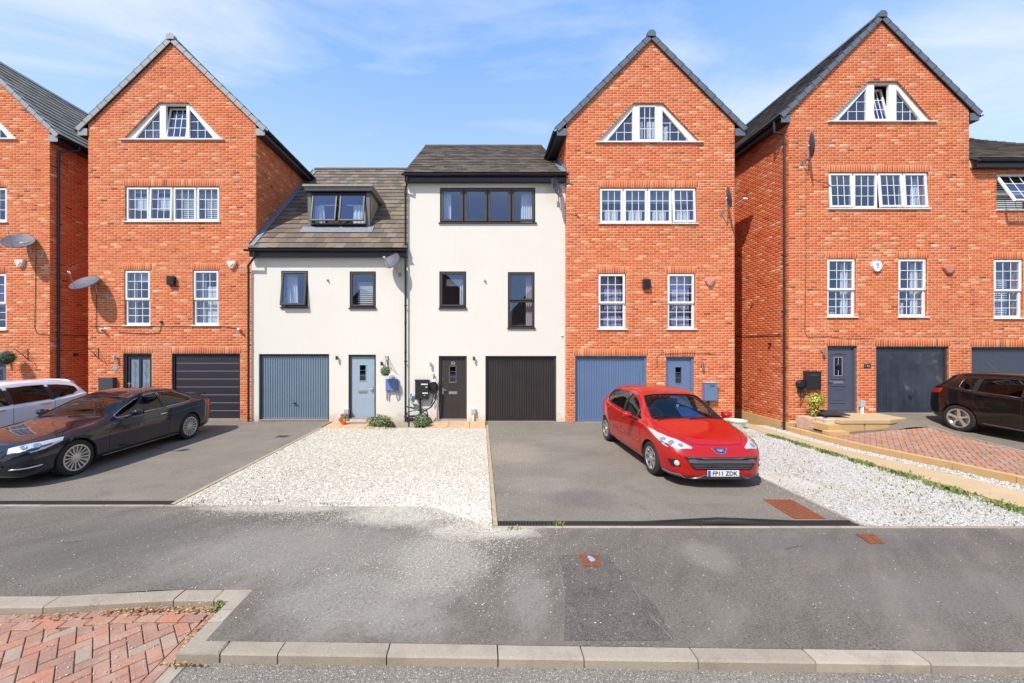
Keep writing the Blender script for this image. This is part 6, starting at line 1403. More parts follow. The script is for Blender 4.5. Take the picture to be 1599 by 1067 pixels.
leaf_cloud(160, (-4.13, 11.55, .25), (.12, .1, .13), .03).build('leaves', mLeafG, fp); leaf_cloud(60, (-4.20, 11.48, .17), (.09, .06, .07), .03).build('pink_blossom', mFlowerR, fp); leaf_cloud(40, (-4.10, 11.46, .15), (.07, .05, .05), .03).build('orange_blossom', mFlowerO, fp)
yp = thing('yellow_shrub', 'bushy yellow-leaved plant in the pot before the charger', 'plant', (9.95, 11.0, .1)); leaf_cloud(900, (9.90, 11.25, .78), (.27, .2, .25), .04, shell=.15).build('leaves', mLeafY, yp); leaf_cloud(160, (9.84, 11.25, .48), (.13, .1, .2), .035, shell=.1).build('lower_leaves', mLeafY, yp)
q = MB()
for _ in range(9): a = rnd.uniform(0, 6.28); q.tube([(9.86, 11.25, .2), (9.86+.06*math.cos(a), 11.25+.06*math.sin(a), .45), (9.9+.2*math.cos(a), 11.25+.15*math.sin(a), .78)], .008, 5)
q.build('stems', mWood, yp)
def pot(x, y, z, r0, r1, h, m, label, name='plant_pot', rings=0, sq=False):
    r = thing(name, label, 'pot', (x, y, z)); P = [(r0, 0), (r1, h*.88), (r1*1.08, h*.88), (r1*1.08, h), (r1*.95, h), (r1*.93, h*.9), (0, h*.9)]
    b = MB(); b.lathe(P, (x, y, z), 'Z', 4 if sq else 20)
    o = b.build('body', m, r)
    if sq: o.data.transform(Matrix.Translation(-Vector((0, 0, 0))) @ Matrix.Rotation(R(45), 4, 'Z'))
    if rings:
        q = MB()
        for i in range(rings): q.lathe([(r0+(r1-r0)*(i+.5)/rings*.88+.008, h*(i+.4)/rings*.88), (r0+(r1-r0)*(i+.5)/rings*.88+.012, h*(i+.6)/rings*.88), (r0+(r1-r0)*(i+.5)/rings*.88+.004, h*(i+.8)/rings*.88)], (x, y, z), 'Z', 4 if sq else 20)
        o2 = q.build('ribs', m, r)
        if sq: o2.data.transform(Matrix.Rotation(R(45), 4, 'Z'))
    return r
tr = thing('trough_planter', 'long terracotta brick-pattern trough at the corner downpipe foot', 'planter', (9.8, 11, 0)); b = MB()
b.add([(9.64, 11.12, -.12), (10.06, 11.12, -.12), (10.06, 11.46, -.12), (9.64, 11.46, -.12), (9.62, 11.1, .30), (10.08, 11.1, .30), (10.08, 11.48, .30), (9.62, 11.48, .30)], [(0, 1, 5, 4), (1, 2, 6, 5), (2, 3, 7, 6), (3, 0, 4, 7), (4, 5, 6, 7)]); b.build('body', mTerra, tr, fix=True)
for i in range(7): MB().box(9.632, 10.068, 11.09, 11.104, -.08+.055*i, -.04+.055*i).build('course', mTerra, tr)
for o in [o for o in bpy.data.objects if o.name.startswith('trough_planter')]: o.location.x -= .12
pot(9.90, 10.93, -.05, .17, .21, .38, mWhiteP, 'square whitewashed ribbed pot in front of the yellow plant', rings=5, sq=True)
ms = thing('small_bench', 'low black mat-covered bench beside the sandstone steps', 'bench', (10.1, 10.9, .1)); MB().add([(9.98, 10.72, .33), (10.68, 10.66, .33), (10.72, 11.2, .36), (10.02, 11.2, .40), (9.98, 10.72, .36), (10.68, 10.66, .36), (10.72, 11.2, .39), (10.02, 11.2, .43)], [(0, 3, 2, 1), (4, 5, 6, 7), (0, 1, 5, 4), (1, 2, 6, 5), (2, 3, 7, 6), (3, 0, 4, 7)]).build('top', mRubber, ms); MB().bbox(10.10, 10.42, 10.80, 11.1, .12, .33, .01).build('stand', mBlackP, ms)
for o in (ms,): o.location.x -= .08; o.location.y += .25; o.location.z += .06
pot(7.55, 11.2, gz(7.55, 11.2), .16, .24, .22, mGreenP, 'pale green bowl pot behind the red car'); pot(7.05, 11.35, 0, .16, .25, .24, mGreenP, 'pale green oblong pot at the brick corner behind the red car')
bp_ = thing('weed', 'small green weed growing in the drain of the centre driveway', 'plant', (1.0, 5.12, 0)); leaf_cloud(60, (1.03, 5.13, .02), (.05, .035, .04), .012).build('leaves', mGrass, bp_)
# ---------------------------------------------------------------- house across the road (behind the viewer, seen in reflections)
mFB, mFR = mat('brown_brick_far', (.30, .13, .07), .9), mat('dark_roof_far', (.07, .06, .055), .9)
for k, (cx_, w_, hh) in enumerate(((-21, 6.5, 6.6), (-12.5, 6, 5.0), (-4, 6.5, 6.8), (5.5, 6, 5.0), (14, 6.5, 6.8), (23, 6, 5.2))):
    op = thing('brick_house', ('brown brick house across the road, %s of its row' % ('at the left end', 'second from the left end', 'third from the left end', 'third from the right end', 'second from the right end', 'at the right end')[k]), 'house', (cx_, -17, 0), 'houses across the road')
    x0, x1 = cx_-w_/2, cx_+w_/2; MB().prism([(x0, -16, -.3), (x1, -16, -.3), (x1, -16, hh), (cx_, -16, hh+3.2), (x0, -16, hh)], (0, -8, 0)).build('wall', mFB, op, fix=True)
    MB().prism([(x0-.3, -15.9, hh-.3), (cx_, -15.9, hh+3.25), (x1+.3, -15.9, hh-.3), (x1+.3, -15.9, hh-.1), (cx_, -15.9, hh+3.5), (x0-.3, -15.9, hh-.1)], (0, -8.2, 0)).build('roof', mFR, op, fix=True)
    for u in (-1.6, .5):
        for z in (.9, 3.4): MB().box(cx_+u, cx_+u+1.1, -15.99, -15.9, z, z+1.3).build('window', mWhite, op)
hd = thing('hedge', 'clipped green hedge across the road, seen only in reflections', 'hedge', (0, -11, 0)); MB().box(-26, 26, -11.6, -10.6, -.1, 1.5).build('foliage', mat('hedge_green', (.05, .09, .03), .9, var=(6, (.09, .13, .045), .4, .6), bump=(14, 1, .1)), hd)
sheet('verge_lawn', mat('lawn', (.07, .11, .035), .95), -40, 40, -30, -9, flat(-.08), 10)

# ---------------------------------------------------------------- cars
def pchip(xs, ys):
    xs = np.array(xs, float); ys = np.array(ys, float); h = np.diff(xs); d = np.diff(ys)/h; m = np.zeros_like(ys)
    for i in range(1, len(xs)-1):
        if d[i-1]*d[i] > 0: w1, w2 = 2*h[i]+h[i-1], h[i]+2*h[i-1]; m[i] = (w1+w2)/(w1/d[i-1]+w2/d[i])
    m[0], m[-1] = d[0], d[-1]
    def f(x):
        x = min(max(x, xs[0]), xs[-1]); i = min(int(np.searchsorted(xs, x, side='right'))-1, len(h)-1); i = max(i, 0); t = (x-xs[i])/h[i]
        return float((2*t**3-3*t*t+1)*ys[i]+(t**3-2*t*t+t)*h[i]*m[i]+(-2*t**3+3*t*t)*ys[i+1]+(t**3-t*t)*h[i]*m[i+1])
    return f
def paint(name, col, rough=.25, metal=0.):
    m = mat(name, col, rough, metal=metal, spec=.15, coat=.9); return m
mTyre = mat('tyre_rubber', (.028, .026, .025), .8, spec=.3)
mDarkIn = mat('car_interior', (.022, .022, .024), .7)
mSeat = mat('seat_fabric', (.05, .05, .055), .9)
mCarGlass = glassmat('car_glass', (.58, .63, .61), 1.6); mCarGlassD = glassmat('tinted_car_glass', (.10, .10, .10), 1.45)
mChrome = mat('chrome', (.75, .75, .76), .08, metal=1)
mAlloy = mat('alloy', (.60, .59, .58), .3, metal=.8); mAlloyD = mat('dark_alloy', (.20, .20, .20), .3, metal=.8)
mBlackTrim = mat('black_trim', (.014, .014, .015), .45)
mGreyTrim = mat('grey_grille_bar', (.10, .095, .11), .4)
mLampC = mat('lamp_reflector', (.66, .65, .62), .3, metal=.25); mLens = mat('lamp_lens_ring', (.40, .41, .43), .15, metal=.5); mLampG = glassmat('lamp_lens', (.93, .94, .95), 1.7)
mRedLens = mat('red_lens', (.45, .012, .01), .12, coat=.6)
mSeamC = mat('panel_gap', (.008, .008, .008), .8)
def catmull(pts, k=4):
    out = []; n = len(pts)
    for i in range(n-1):
        p0, p1, p2, p3 = (np.array(pts[max(i-1, 0)]), np.array(pts[i]), np.array(pts[i+1]), np.array(pts[min(i+2, n-1)]))
        for j in range(k):
            t = j/k; out.append(tuple(.5*((2*p1)+(-p0+p2)*t+(2*p0-5*p1+4*p2-p3)*t*t+(-p0+3*p1-3*p2+p3)*t**3)))
    out.append(tuple(pts[-1])); return out
def solid_obj(mb, m, idx=1):
    me = mb.mesh('tmp', [m, mDarkIn]); me.polygons.foreach_set('material_index', [idx]*len(me.polygons)); b = bmesh.new(); b.from_mesh(me); bmesh.ops.remove_doubles(b, verts=b.verts, dist=1e-5); bmesh.ops.recalc_face_normals(b, faces=b.faces); b.to_mesh(me); b.free()
    o = bpy.data.objects.new('tmp', me); COL.objects.link(o); return o
def boolean(o, cutters):
    for c in cutters:
        md = o.modifiers.new('b', 'BOOLEAN'); md.operation = 'DIFFERENCE'; md.solver = 'EXACT'; md.object = c
    dg = bpy.context.evaluated_depsgraph_get(); me = bpy.data.meshes.new_from_object(o.evaluated_get(dg), depsgraph=dg)
    o.modifiers.clear(); o.data = me
    for c in cutters: bpy.data.objects.remove(c)
class Car:
    def __init__(s, name, label, loc, rz, S, body_mat, glass_front=None, glass_rear=None):
        s.S = S; s.root = thing(name, label, 'car', loc, 'parked cars', rz); s.L = S['L']; s.pm = body_mat
        s.gf = glass_front or mCarGlass; s.gr = glass_rear or mCarGlass
        s.fn = {k: pchip(*zip(*S[k])) for k in ('zb', 'zt', 'hw', 'zs', 'ze', 'rw')}
        s.body()
    def ring(s, y, k=4):
        f = s.fn; zb, zt, hw, zs, ze, rw = (f[q](y) for q in ('zb', 'zt', 'hw', 'zs', 'ze', 'rw')); hb = hw-s.S.get('belt_in', .05)
        rw = min(rw, hb-.01); ze = max(ze, zs+.01); zt = max(zt, ze+.01); tum = s.S.get('bulge', .02)
        P = [(0, zb), (.55*hw, zb), (.88*hw, zb+.015), (.965*hw, zb+.07), (.985*hw, zb+.17), (hw, zb+.5*(zs-zb)+.03), (.992*hw, zs-.10*min(1, (zs-zb)/.5)), (.5*(hw+hb)+.006, zs-.028*min(1, (zs-zb)/.5)), (hb, zs), (hb+(rw-hb)*.5+tum*min(1, (ze-zs)/.3), zs+(ze-zs)*.55), (rw, ze), (.90*rw, ze+.50*(zt-ze)), (.66*rw, ze+.85*(zt-ze)), (.33*rw, ze+.97*(zt-ze)), (0, zt)]
        return catmull(P, k)
    def stations(s):
        L = s.L; e = [0, .008, .025, .05, .085, .13, .18, .24, .31]; return e+list(np.linspace(.38, L-.38, 62))+[L-q for q in e[::-1]]
    def body(s):
        S = s.S; b = MB(); st = s.stations(); R_ = [s.ring(y) for y in st]; n = len(R_[0]); rows = []
        for y, r in zip(st, R_): rows.append([(p[0], y, p[1]) for p in r]+[(-p[0], y, p[1]) for p in r[-2:0:-1]])
        m = len(rows[0]); vs = [q for r in rows for q in r]; fs = [(i*m+j, i*m+(j+1) % m, (i+1)*m+(j+1) % m, (i+1)*m+j) for i in range(len(rows)-1) for j in range(m)]
        # end caps as strips
        for base, fl in ((0, 1), ((len(rows)-1)*m, -1)):
            half = n-1
            for j in range(half):
                a, c = base+j, base+j+1; a2, c2 = base+(m-j) % m, base+(m-j-1) % m
                q = [a, c, c2, a2] if j else [a, c, c2]
                if j == half-1: q = [a, c, a2]
                fs.append(tuple(q)[::fl])
        b.add(vs, fs); o = solid_obj(b, s.pm, 0); me = o.data
        bm_ = bmesh.new(); bm_.from_mesh(me); s.bvh = BVHTree.FromBMesh(bm_); bm_.free()
        cut = []
        W = S['wheels']; wr = S['wr']
        for wy in W:
            for sd in (-1, 1):
                c = MB(); hw = s.fn['hw'](wy); x0, x1 = sd*(hw-.27), sd*(hw+.2); c.lathe([(wr+.045, min(x0, x1)), (wr+.045, max(x0, x1))], (0, wy, wr-.01), 'X', 40); cut.append(solid_obj(c, mSeamC))
        # cabin cavity
        c0, c1 = S['cabin']; ys = np.linspace(c0, c1, 26); rows = []
        for y in ys:
            f = s.fn; hw, zs, ze, rw, zt = (f[q](y) for q in ('hw', 'zs', 'ze', 'rw', 'zt')); zt = zt-.045; ze = min(ze-.03, zt-.01); zl = S.get('floor', .38); xs = hw-.11; hb = hw-S.get('belt_in', .05)-.05; zs2 = min(zs, zt-.06)
            pts = [(0, zl), (xs, zl), (xs, zs2-.05), (hb, zs2), ((hb+rw-.05)/2+.01, (zs2+ze)/2), (rw-.045, ze), ((rw-.05)*.7, ze+.8*(zt-ze)), (0, zt)]
            rows.append([(p[0], y, p[1]) for p in pts]+[(-p[0], y, p[1]) for p in pts[-2:0:-1]])
        m = len(rows[0]); c = MB(); c.add([q for r in rows for q in r], [(i*m+j, i*m+(j+1) % m, (i+1)*m+(j+1) % m, (i+1)*m+j) for i in range(len(rows)-1) for j in range(m)]+[tuple(range(m))[::-1], tuple(range((len(rows)-1)*m, len(rows)*m))]); cut.append(solid_obj(c, mDarkIn))
        for (ys_, lo, hi) in S['side']:
            poly = [(y, z) for y, z in zip(ys_, lo)]+[(y, z) for y, z in zip(ys_[::-1], hi[::-1])]
            c = MB(); c.prism([(-1.3, p[0], p[1]) for p in poly], (2.6, 0, 0)); cut.append(solid_obj(c, mSeamC))
        for (rows_, zlo) in S['screens']:
            poly = [(x, y) for y, x in rows_]+[(-x, y) for y, x in rows_[::-1]]
            c = MB(); c.prism([(p[0], p[1], zlo) for p in poly], (0, 0, 1.2)); cut.append(solid_obj(c, mSeamC))
        boolean(o, cut)
        me = o.data; me.name = 'body'
        bm_ = bmesh.new(); bm_.from_mesh(me); bm_.normal_update()
        idx = {mt_.name if mt_ else '': i for i, mt_ in enumerate(me.materials)}
        for f in bm_.faces:
            c = f.calc_center_median(); hit = s.bvh.find_nearest(c)
            if f.material_index == 1 or hit[3] > .006: f.material_index = 1; f.smooth = False
            else: f.smooth = True
        for e in bm_.edges:
            if len(e.link_faces) == 2 and (e.calc_face_angle(0) > R(32) or e.link_faces[0].material_index != e.link_faces[1].material_index): e.smooth = False
        mi = [f.material_index for f in bm_.faces]; bm_.to_mesh(me); bm_.free(); me.materials.clear(); me.materials.append(s.pm); me.materials.append(mDarkIn); me.polygons.foreach_set('material_index', mi)
        o.name = 'body'; o.parent = s.root; s.bo = o
        # glass
        for (ys_, lo, hi), gm in zip(S['side'], S.get('sideglass', [s.gf, s.gr, s.gr, s.gr])):
            for sd in (-1, 1):
                P = []
                for y, a, c in zip(ys_, lo, hi): P.append([s.side(y, a+(c-a)*t, sd, .012) for t in np.linspace(-.02, 1.02, 6)])
                MB().grid(P).build('side_window', gm, s.root, smooth=True, local=True)
                tr = [P[i][0] for i in range(len(P))]+[P[-1][j] for j in range(1, 6)]+[P[i][-1] for i in range(len(P)-2, -1, -1)]+[P[0][j] for j in range(4, 0, -1)]
                tr = [(p[0]+sd*.010, p[1], p[2]) for p in tr]
                MB().tube(tr, .005, 5, closed=True).build('window_trim', S.get('trim', mBlackTrim), s.root, local=True, smooth=True)
        for k, (rows_, zlo) in enumerate(S['screens']):
            P = []
            ys_ = np.linspace(rows_[0][0], rows_[-1][0], 14); xf = pchip(*zip(*rows_))
            for y in ys_: P.append([s.top(y, xf(y)*t*1.01, -.010) for t in np.linspace(-1, 1, 15)])
            MB().grid(P).build('windscreen' if k == 0 else 'rear_window', s.gf if k == 0 else s.gr, s.root, smooth=True, local=True)
            e = P[0]+[r[-1] for r in P[1:]]+P[-1][::-1][1:]+[r[0] for r in P[::-1][1:-1]]
            MB().tube([(p[0], p[1], p[2]+.008) for p in e], .009, 5, closed=True).build('screen_seal', mBlackTrim, s.root, local=True, smooth=True)
        s.wheels()
        s.cabin()
    def side(s, y, z, sd, inn):
        r = s.ring(y, 6); r = [p for p in r if p[1] >= s.fn['zs'](y)-.2 and p[0] > .3]; zz_ = [p[1] for p in r]; xx = [p[0] for p in r]; x = float(np.interp(z, zz_, xx)); return (sd*(x-inn), y, z)
    def top(s, y, x, up):
        r = s.ring(y, 6); i = max(range(len(r)), key=lambda k: r[k][0]); r = r[i:][::-1]; z = float(np.interp(abs(x), [p[0] for p in r], [p[1] for p in r])); return (x, y, z+up)
    def snap(s, p, d):
        h = s.bvh.find_nearest(Vector(p)); n = h[1]; 
        return h[0]+n*d
    def patch(s, up, lo, name, m, d=.006, nu=14, nv=5, mirror=True, parent=None, skirt=True, smooth=True, **k):
        """a patch lying on the body between two polylines"""
        def res(L, n):
            L = [Vector(p) for p in L]; ln = [0]
            for a, b in zip(L[:-1], L[1:]): ln.append(ln[-1]+(b-a).length)
            return [Vector([float(np.interp(t*ln[-1], ln, [q[i] for q in L])) for i in range(3)]) for t in np.linspace(0, 1, n)]
        out = []
        for sd in ((1, -1) if mirror else (1,)):
            A, B = res(up, nu), res(lo, nu); P = []
            for j in range(nv):
                t = j/(nv-1); P.append([s.snap(((a.x+(b.x-a.x)*t)*sd, a.y+(b.y-a.y)*t, a.z+(b.z-a.z)*t), d) for a, b in zip(A, B)])
            mb = MB(); mb.grid(P)
            if skirt:
                e = P[0]+[r[-1] for r in P[1:]]+P[-1][::-1][1:]+[r[0] for r in P[::-1][1:-1]]; e2 = [s.snap(q, -.012) for q in e]; n = len(e); mb.add(e+e2, [(i, (i+1) % n, n+(i+1) % n, n+i) for i in range(n)])
            out.append(mb.build(name, m, parent or s.root, smooth=smooth, local=True, fix=True))
        return out
    def line(s, pts, name='panel_gap', m=None, w_=.004, mirror=True, d=.0, parent=None, n=20):
        L = [Vector(p) for p in pts]; ln = [0]
        for a, b in zip(L[:-1], L[1:]): ln.append(ln[-1]+(b-a).length)
        Q = [Vector([float(np.interp(t*ln[-1], ln, [q[i] for q in L])) for i in range(3)]) for t in np.linspace(0, 1, n)]
        for sd in ((1, -1) if mirror else (1,)): MB().tube([s.snap((q.x*sd, q.y, q.z), d) for q in Q], w_, 5).build(name, m or mSeamC, parent or s.root, local=True, smooth=True)
    def wheels(s):
        S = s.S; wr = S['wr']; tw = S.get('tw', .20)
        for wy in S['wheels']:
            for sd in (-1, 1):
                hw = s.fn['hw'](wy)-.025; xo = sd*hw; xi = sd*(hw-tw); w_ = bpy.data.objects.new('wheel', None); COL.objects.link(w_); w_.parent = s.root; w_.location = (xo, wy, wr)
                rr = S['rim']; h = lambda t: -sd*tw*t
                prof = [(rr, h(.02)), (rr+.012, h(-.01)), (wr-.035, h(-.02)), (wr-.012, h(.02)), (wr, h(.10))]
                for t in (.25, .5, .75): prof += [(wr, h(t-.02)), (wr-.007, h(t-.015)), (wr-.007, h(t+.015)), (wr, h(t+.02))]
                prof += [(wr, h(.9)), (wr-.02, h(1)), (rr, h(1))]
                t_ = MB().lathe(prof, (0, 0, 0), 'X', 40, caps=False).build('tyre', mTyre, w_, local=True, fix=True); smooth_angle(t_, 40)
                q = MB().lathe([(rr+.003, h(.0)), (rr-.006, h(-.012)), (rr-.018, h(.02)), (rr-.025, h(.5)), (.0, h(.55))], (0, 0, 0), 'X', 36, caps=False); q.build('rim_barrel', mAlloyD, w_, local=True, smooth=True)
                q = MB(); n = S['spokes']; sw = S['spw']
                q.lathe([(rr+.001, h(.01)), (rr+.002, h(-.022)), (rr-.020, h(-.018)), (rr-.022, h(.02))], (0, 0, 0), 'X', 36, caps=False)
                q.lathe([(.058, h(.2)), (.055, h(.035)), (.03, h(.02)), (0, h(.02))], (0, 0, 0), 'X', 20)
                for i in range(n):
                    a = 2*math.pi*i/n+.3; pr = []
                    for (rad, ww, xx) in ((.035, sw[0], .04), (rr*.55, sw[1], .055), (rr-.012, sw[2], .0)):
                        for sg in (-1, 1): aa = (rad*math.cos(a)-sg*ww*math.sin(a), rad*math.sin(a)+sg*ww*math.cos(a)); pr.append((aa, xx))
                    v = []
                    for (aa, xx) in pr: v += [(h(xx), aa[0], aa[1]), (h(xx+.12), aa[0], aa[1])]
                    q.add(v, [(0, 2, 6, 4), (4, 6, 10, 8), (0, 4, 5, 1), (4, 8, 9, 5), (2, 3, 7, 6), (6, 7, 11, 10)])
                q.build('spokes', S.get('spoke_m', mAlloy), w_, local=True, fix=True)
                MB().lathe([(.036, h(.03)), (.034, h(.0)), (0, h(-.005))], (0, 0, 0), 'X', 16).build('centre_cap', S.get('cap_m', mAlloy), w_, local=True, fix=True)
                MB().lathe([(rr*.8, h(.42)), (rr*.8, h(.36)), (.08, h(.36)), (.08, h(.42))], (0, 0, 0), 'X', 28, caps=False).build('brake_disc', mGalv, w_, local=True, fix=True)
    def cabin(s):
        S = s.S; c0, c1 = S['cabin']; hw = s.fn['hw'](c0+.8); zd = s.fn['zs'](c0+.3)
        MB().bbox(-hw+.14, hw-.14, c0+.12, c0+.55, zd-.28, zd-.03, .04).build('dashboard', mDarkIn, s.root, local=True)
        q = MB().tube([(-.34*S.get('rhd', 1)+.18*math.cos(t), c0+.72+.05*math.sin(t), zd+.0+.17*math.sin(t)) for t in np.linspace(0, 2*math.pi, 21)[:-1]], .014, 6, closed=True); q.tube([(-.34*S.get('rhd', 1)-.17, c0+.71, zd), (-.34*S.get('rhd', 1)+.17, c0+.71, zd)], .02, 6); q.build('steering_wheel', mDarkIn, s.root, local=True)
        for x in (-.36, .36):
            q = MB(); y = c0+1.05; q.bbox(x-.24, x+.24, y, y+.5, .42, .58, .04); q.add([(x-.23, y+.42, .55), (x+.23, y+.42, .55), (x+.23, y+.56, .55), (x-.23, y+.56, .55), (x-.20, y+.62, zd+.12), (x+.20, y+.62, zd+.12), (x+.20, y+.72, zd+.12), (x-.20, y+.72, zd+.12)], [(0, 1, 5, 4), (1, 2, 6, 5), (2, 3, 7, 6), (3, 0, 4, 7), (4, 5, 6, 7)])
            q.bbox(x-.12, x+.12, y+.62, y+.72, zd+.14, zd+.32, .03); q.build('front_seat', mSeat, s.root, local=True)
        y = min(c1-.75, c0+2.05); q = MB(); q.bbox(-hw+.2, hw-.2, y, y+.45, .42, .58, .04); q.add([(-hw+.22, y+.4, .55), (hw-.22, y+.4, .55), (hw-.28, y+.62, zd+.06), (-hw+.28, y+.62, zd+.06), (-hw+.22, y+.52, .55), (hw-.22, y+.52, .55), (hw-.28, y+.70, zd+.06), (-hw+.28, y+.70, zd+.06)], [(0, 1, 2, 3), (3, 2, 6, 7), (4, 7, 6, 5)]); q.build('rear_bench', mSeat, s.root, local=True)
        zt = s.fn['zt'](c0+.75); MB().bbox(-.11, .11, c0+.62, c0+.66, zt-.17, zt-.09, .01).build('rear_view_mirror', mBlackTrim, s.root, local=True)
    def mirror(s, y, z, m=None, size=1., glassside=True):
        for sd in (-1, 1):
            x = s.fn['hw'](y); q = MB(); P = []
            for (t, a, bb, c) in ((0, .035, .03, -.02), (.2, .065, .062, 0), (.55, .072, .068, .01), (.85, .06, .055, .012), (1., .02, .02, .012)):
                P.append([(sd*(x+.055+.19*t*size), y+.02+a*math.cos(u)*1.15*size+.02*t, z+c+bb*math.sin(u)*size) for u in np.linspace(0, 2*math.pi, 13)[:-1]])
            vs = [v for r in P for v in r]; n = 12; q.add(vs, [(i*n+j, i*n+(j+1) % n, (i+1)*n+(j+1) % n, (i+1)*n+j) for i in range(4) for j in range(n)]+[tuple(range(n)), tuple(range(4*n, 5*n))])
            o = q.build('door_mirror', m or s.pm, s.root, local=True, fix=True); smooth_angle(o, 50)
            MB().tube([(sd*(x-.05), y+.01, z-.09), (sd*(x+.09), y+.02, z-.04)], .024, 8).build('mirror_arm', mBlackTrim, o, local=True)
            MB().add([(sd*(x+.075), y+.105, z-.045), (sd*(x+.225), y+.115, z-.04), (sd*(x+.225), y+.115, z+.055), (sd*(x+.075), y+.105, z+.055)], [(0, 1, 2, 3)]).build('mirror_glass', mChrome, o, local=True)
    def handle(s, y, z, m=None, L=.17):
        for sd in (-1, 1):
            p = [s.side(y+t, z+.008*math.sin(math.pi*(t/L)), sd, e) for t, e in ((0, .0), (.02, -.024), (L/2, -.030), (L-.02, -.024), (L, 0))]
            MB().tube(p, .013, 8).build('door_handle', m or s.pm, s.root, local=True, smooth=True)
    def arch(s, m=None): pass

# --- the red hatchback
Z = lambda *a: list(a)
red = paint('red_paint', (.40, .006, .004), .3)
S = dict(L=4.03, wheels=(.80, 3.34), wr=.305, rim=.205, spokes=7, spw=(.030, .020, .026), tw=.19, cabin=(1.02, 3.72), floor=.36, belt_in=.05, bulge=.025,
  zb=[(0, .23), (.05, .19), (.4, .18), (1, .18), (3.2, .19), (3.8, .24), (4.03, .34)],
  zt=[(0, .53), (.03, .60), (.10, .68), (.22, .765), (.45, .845), (.75, .92), (1.0, .985), (1.15, 1.055), (1.45, 1.235), (1.75, 1.385), (2.0, 1.445), (2.35, 1.472), (2.9, 1.46), (3.3, 1.42), (3.6, 1.34), (3.72, 1.25), (3.86, 1.08), (3.95, .96), (4.0, .80), (4.03, .62)],
  hw=[(0, .48), (.03, .585), (.10, .69), (.22, .775), (.4, .825), (.8, .865), (1.6, .872), (2.6, .872), (3.3, .862), (3.7, .80), (3.9, .71), (4.03, .60)],
  zs=[(0, .49), (.1, .60), (.25, .69), (.5, .77), (.8, .835), (1.1, .885), (2.0, .93), (3.0, .985), (3.5, 1.02), (3.8, .99), (3.95, .86), (4.03, .57)],
  ze=[(0, .505), (.1, .645), (.22, .73), (.45, .805), (.75, .875), (1.0, .94), (1.15, .99), (1.45, 1.155), (1.75, 1.295), (2.0, 1.365), (2.35, 1.40), (2.9, 1.385), (3.3, 1.34), (3.6, 1.25), (3.72, 1.17), (3.86, 1.04), (3.95, .91), (4.03, .59)],
  rw=[(0, .40), (.1, .58), (.25, .66), (.6, .70), (1.0, .72), (1.3, .69), (1.75, .615), (2.3, .595), (3.0, .58), (3.5, .56), (3.75, .55), (3.9, .55), (4.03, .45)],
  side=[([1.30, 1.42, 1.47], [.93, .935, .938], [.955, 1.05, 1.085]), ([1.51, 1.7, 1.95, 2.14], [.94, .945, .955, .962], [1.10, 1.21, 1.32, 1.345]), ([2.22, 2.6, 2.95, 3.16, 3.30], [.968, .985, 1.005, 1.03, 1.10], [1.352, 1.352, 1.335, 1.31, 1.27])],
  sideglass=[mCarGlass, mCarGlass, mCarGlass],
  screens=[([(1.03, .66), (1.15, .665), (1.45, .62), (1.74, .555)], .80), ([(3.60, .47), (3.72, .48), (3.82, .49)], 1.02)])
rc = Car('parked_car', 'red five-door hatchback with its nose to the road on the centre driveway', (4.02, 6.33, 0), R(.0), S, red)
rc.patch([(.75, 2.135, 1.34), (.75, 2.225, 1.345)], [(.84, 2.135, .965), (.84, 2.225, .97)], 'door_pillar', mBlackTrim, d=.003, nu=3, nv=8)
rc.mirror(1.42, .985); rc.handle(1.92, .86); rc.handle(2.90, .90)
rc.line([(.87, 1.16, .30), (.87, 1.18, .6), (.86, 1.28, .88)]); rc.line([(.87, 2.18, .26), (.87, 2.18, .6), (.86, 2.18, .94)]); rc.line([(.87, 2.9, .45), (.87, 3.0, .75), (.86, 3.25, 1.0)], n=26); rc.line([(.87, 1.16, .28), (.87, 2.0, .25), (.87, 2.9, .28)])
rc.line([(0, .13, .72), (.25, .14, .72), (.42, .17, .72)], w_=.005); rc.line([(.42, .17, .72), (.55, .35, .80), (.68, .7, .885), (.70, 1.0, .945)])
# long swept headlamps
H = rc.patch([(.835, .92, .86), (.79, .62, .85), (.70, .40, .80), (.56, .22, .73), (.44, .12, .665)], [(.84, .90, .845), (.83, .60, .745), (.77, .36, .66), (.66, .20, .61), (.46, .10, .645)], 'headlamp', mLampC, d=.004, nu=22, nv=7)
for sd, h in zip((1, -1), H):
    for (x, y, z, r_) in ((.79, .42, .74, .055), (.70, .28, .70, .05), (.60, .19, .67, .04)):
        c = rc.snap((x*sd, y, z), .004); n = rc.bvh.find_nearest(Vector((x*sd, y, z)))[1]; q = MB().lathe([(r_, -.004), (r_, .004), (r_*.8, .006), (r_*.3, .0), (0, .002)], (0, 0, 0), 'Z', 18); me = q.mesh('lens', mLens, smooth=True); me.transform(Matrix.Translation(c) @ n.to_track_quat('Z', 'Y').to_matrix().to_4x4()); o = bpy.data.objects.new('lens', me); COL.objects.link(o); o.parent = h
    c = rc.snap((.785*sd, .52, .78), .012)
rc.patch([(.835, .92, .86), (.79, .62, .85), (.70, .40, .80), (.56, .22, .73), (.44, .12, .665)], [(.84, .90, .845), (.83, .60, .745), (.77, .36, .66), (.66, .20, .61), (.46, .10, .645)], 'headlamp_cover', mLampG, d=.014, nu=22, nv=5)
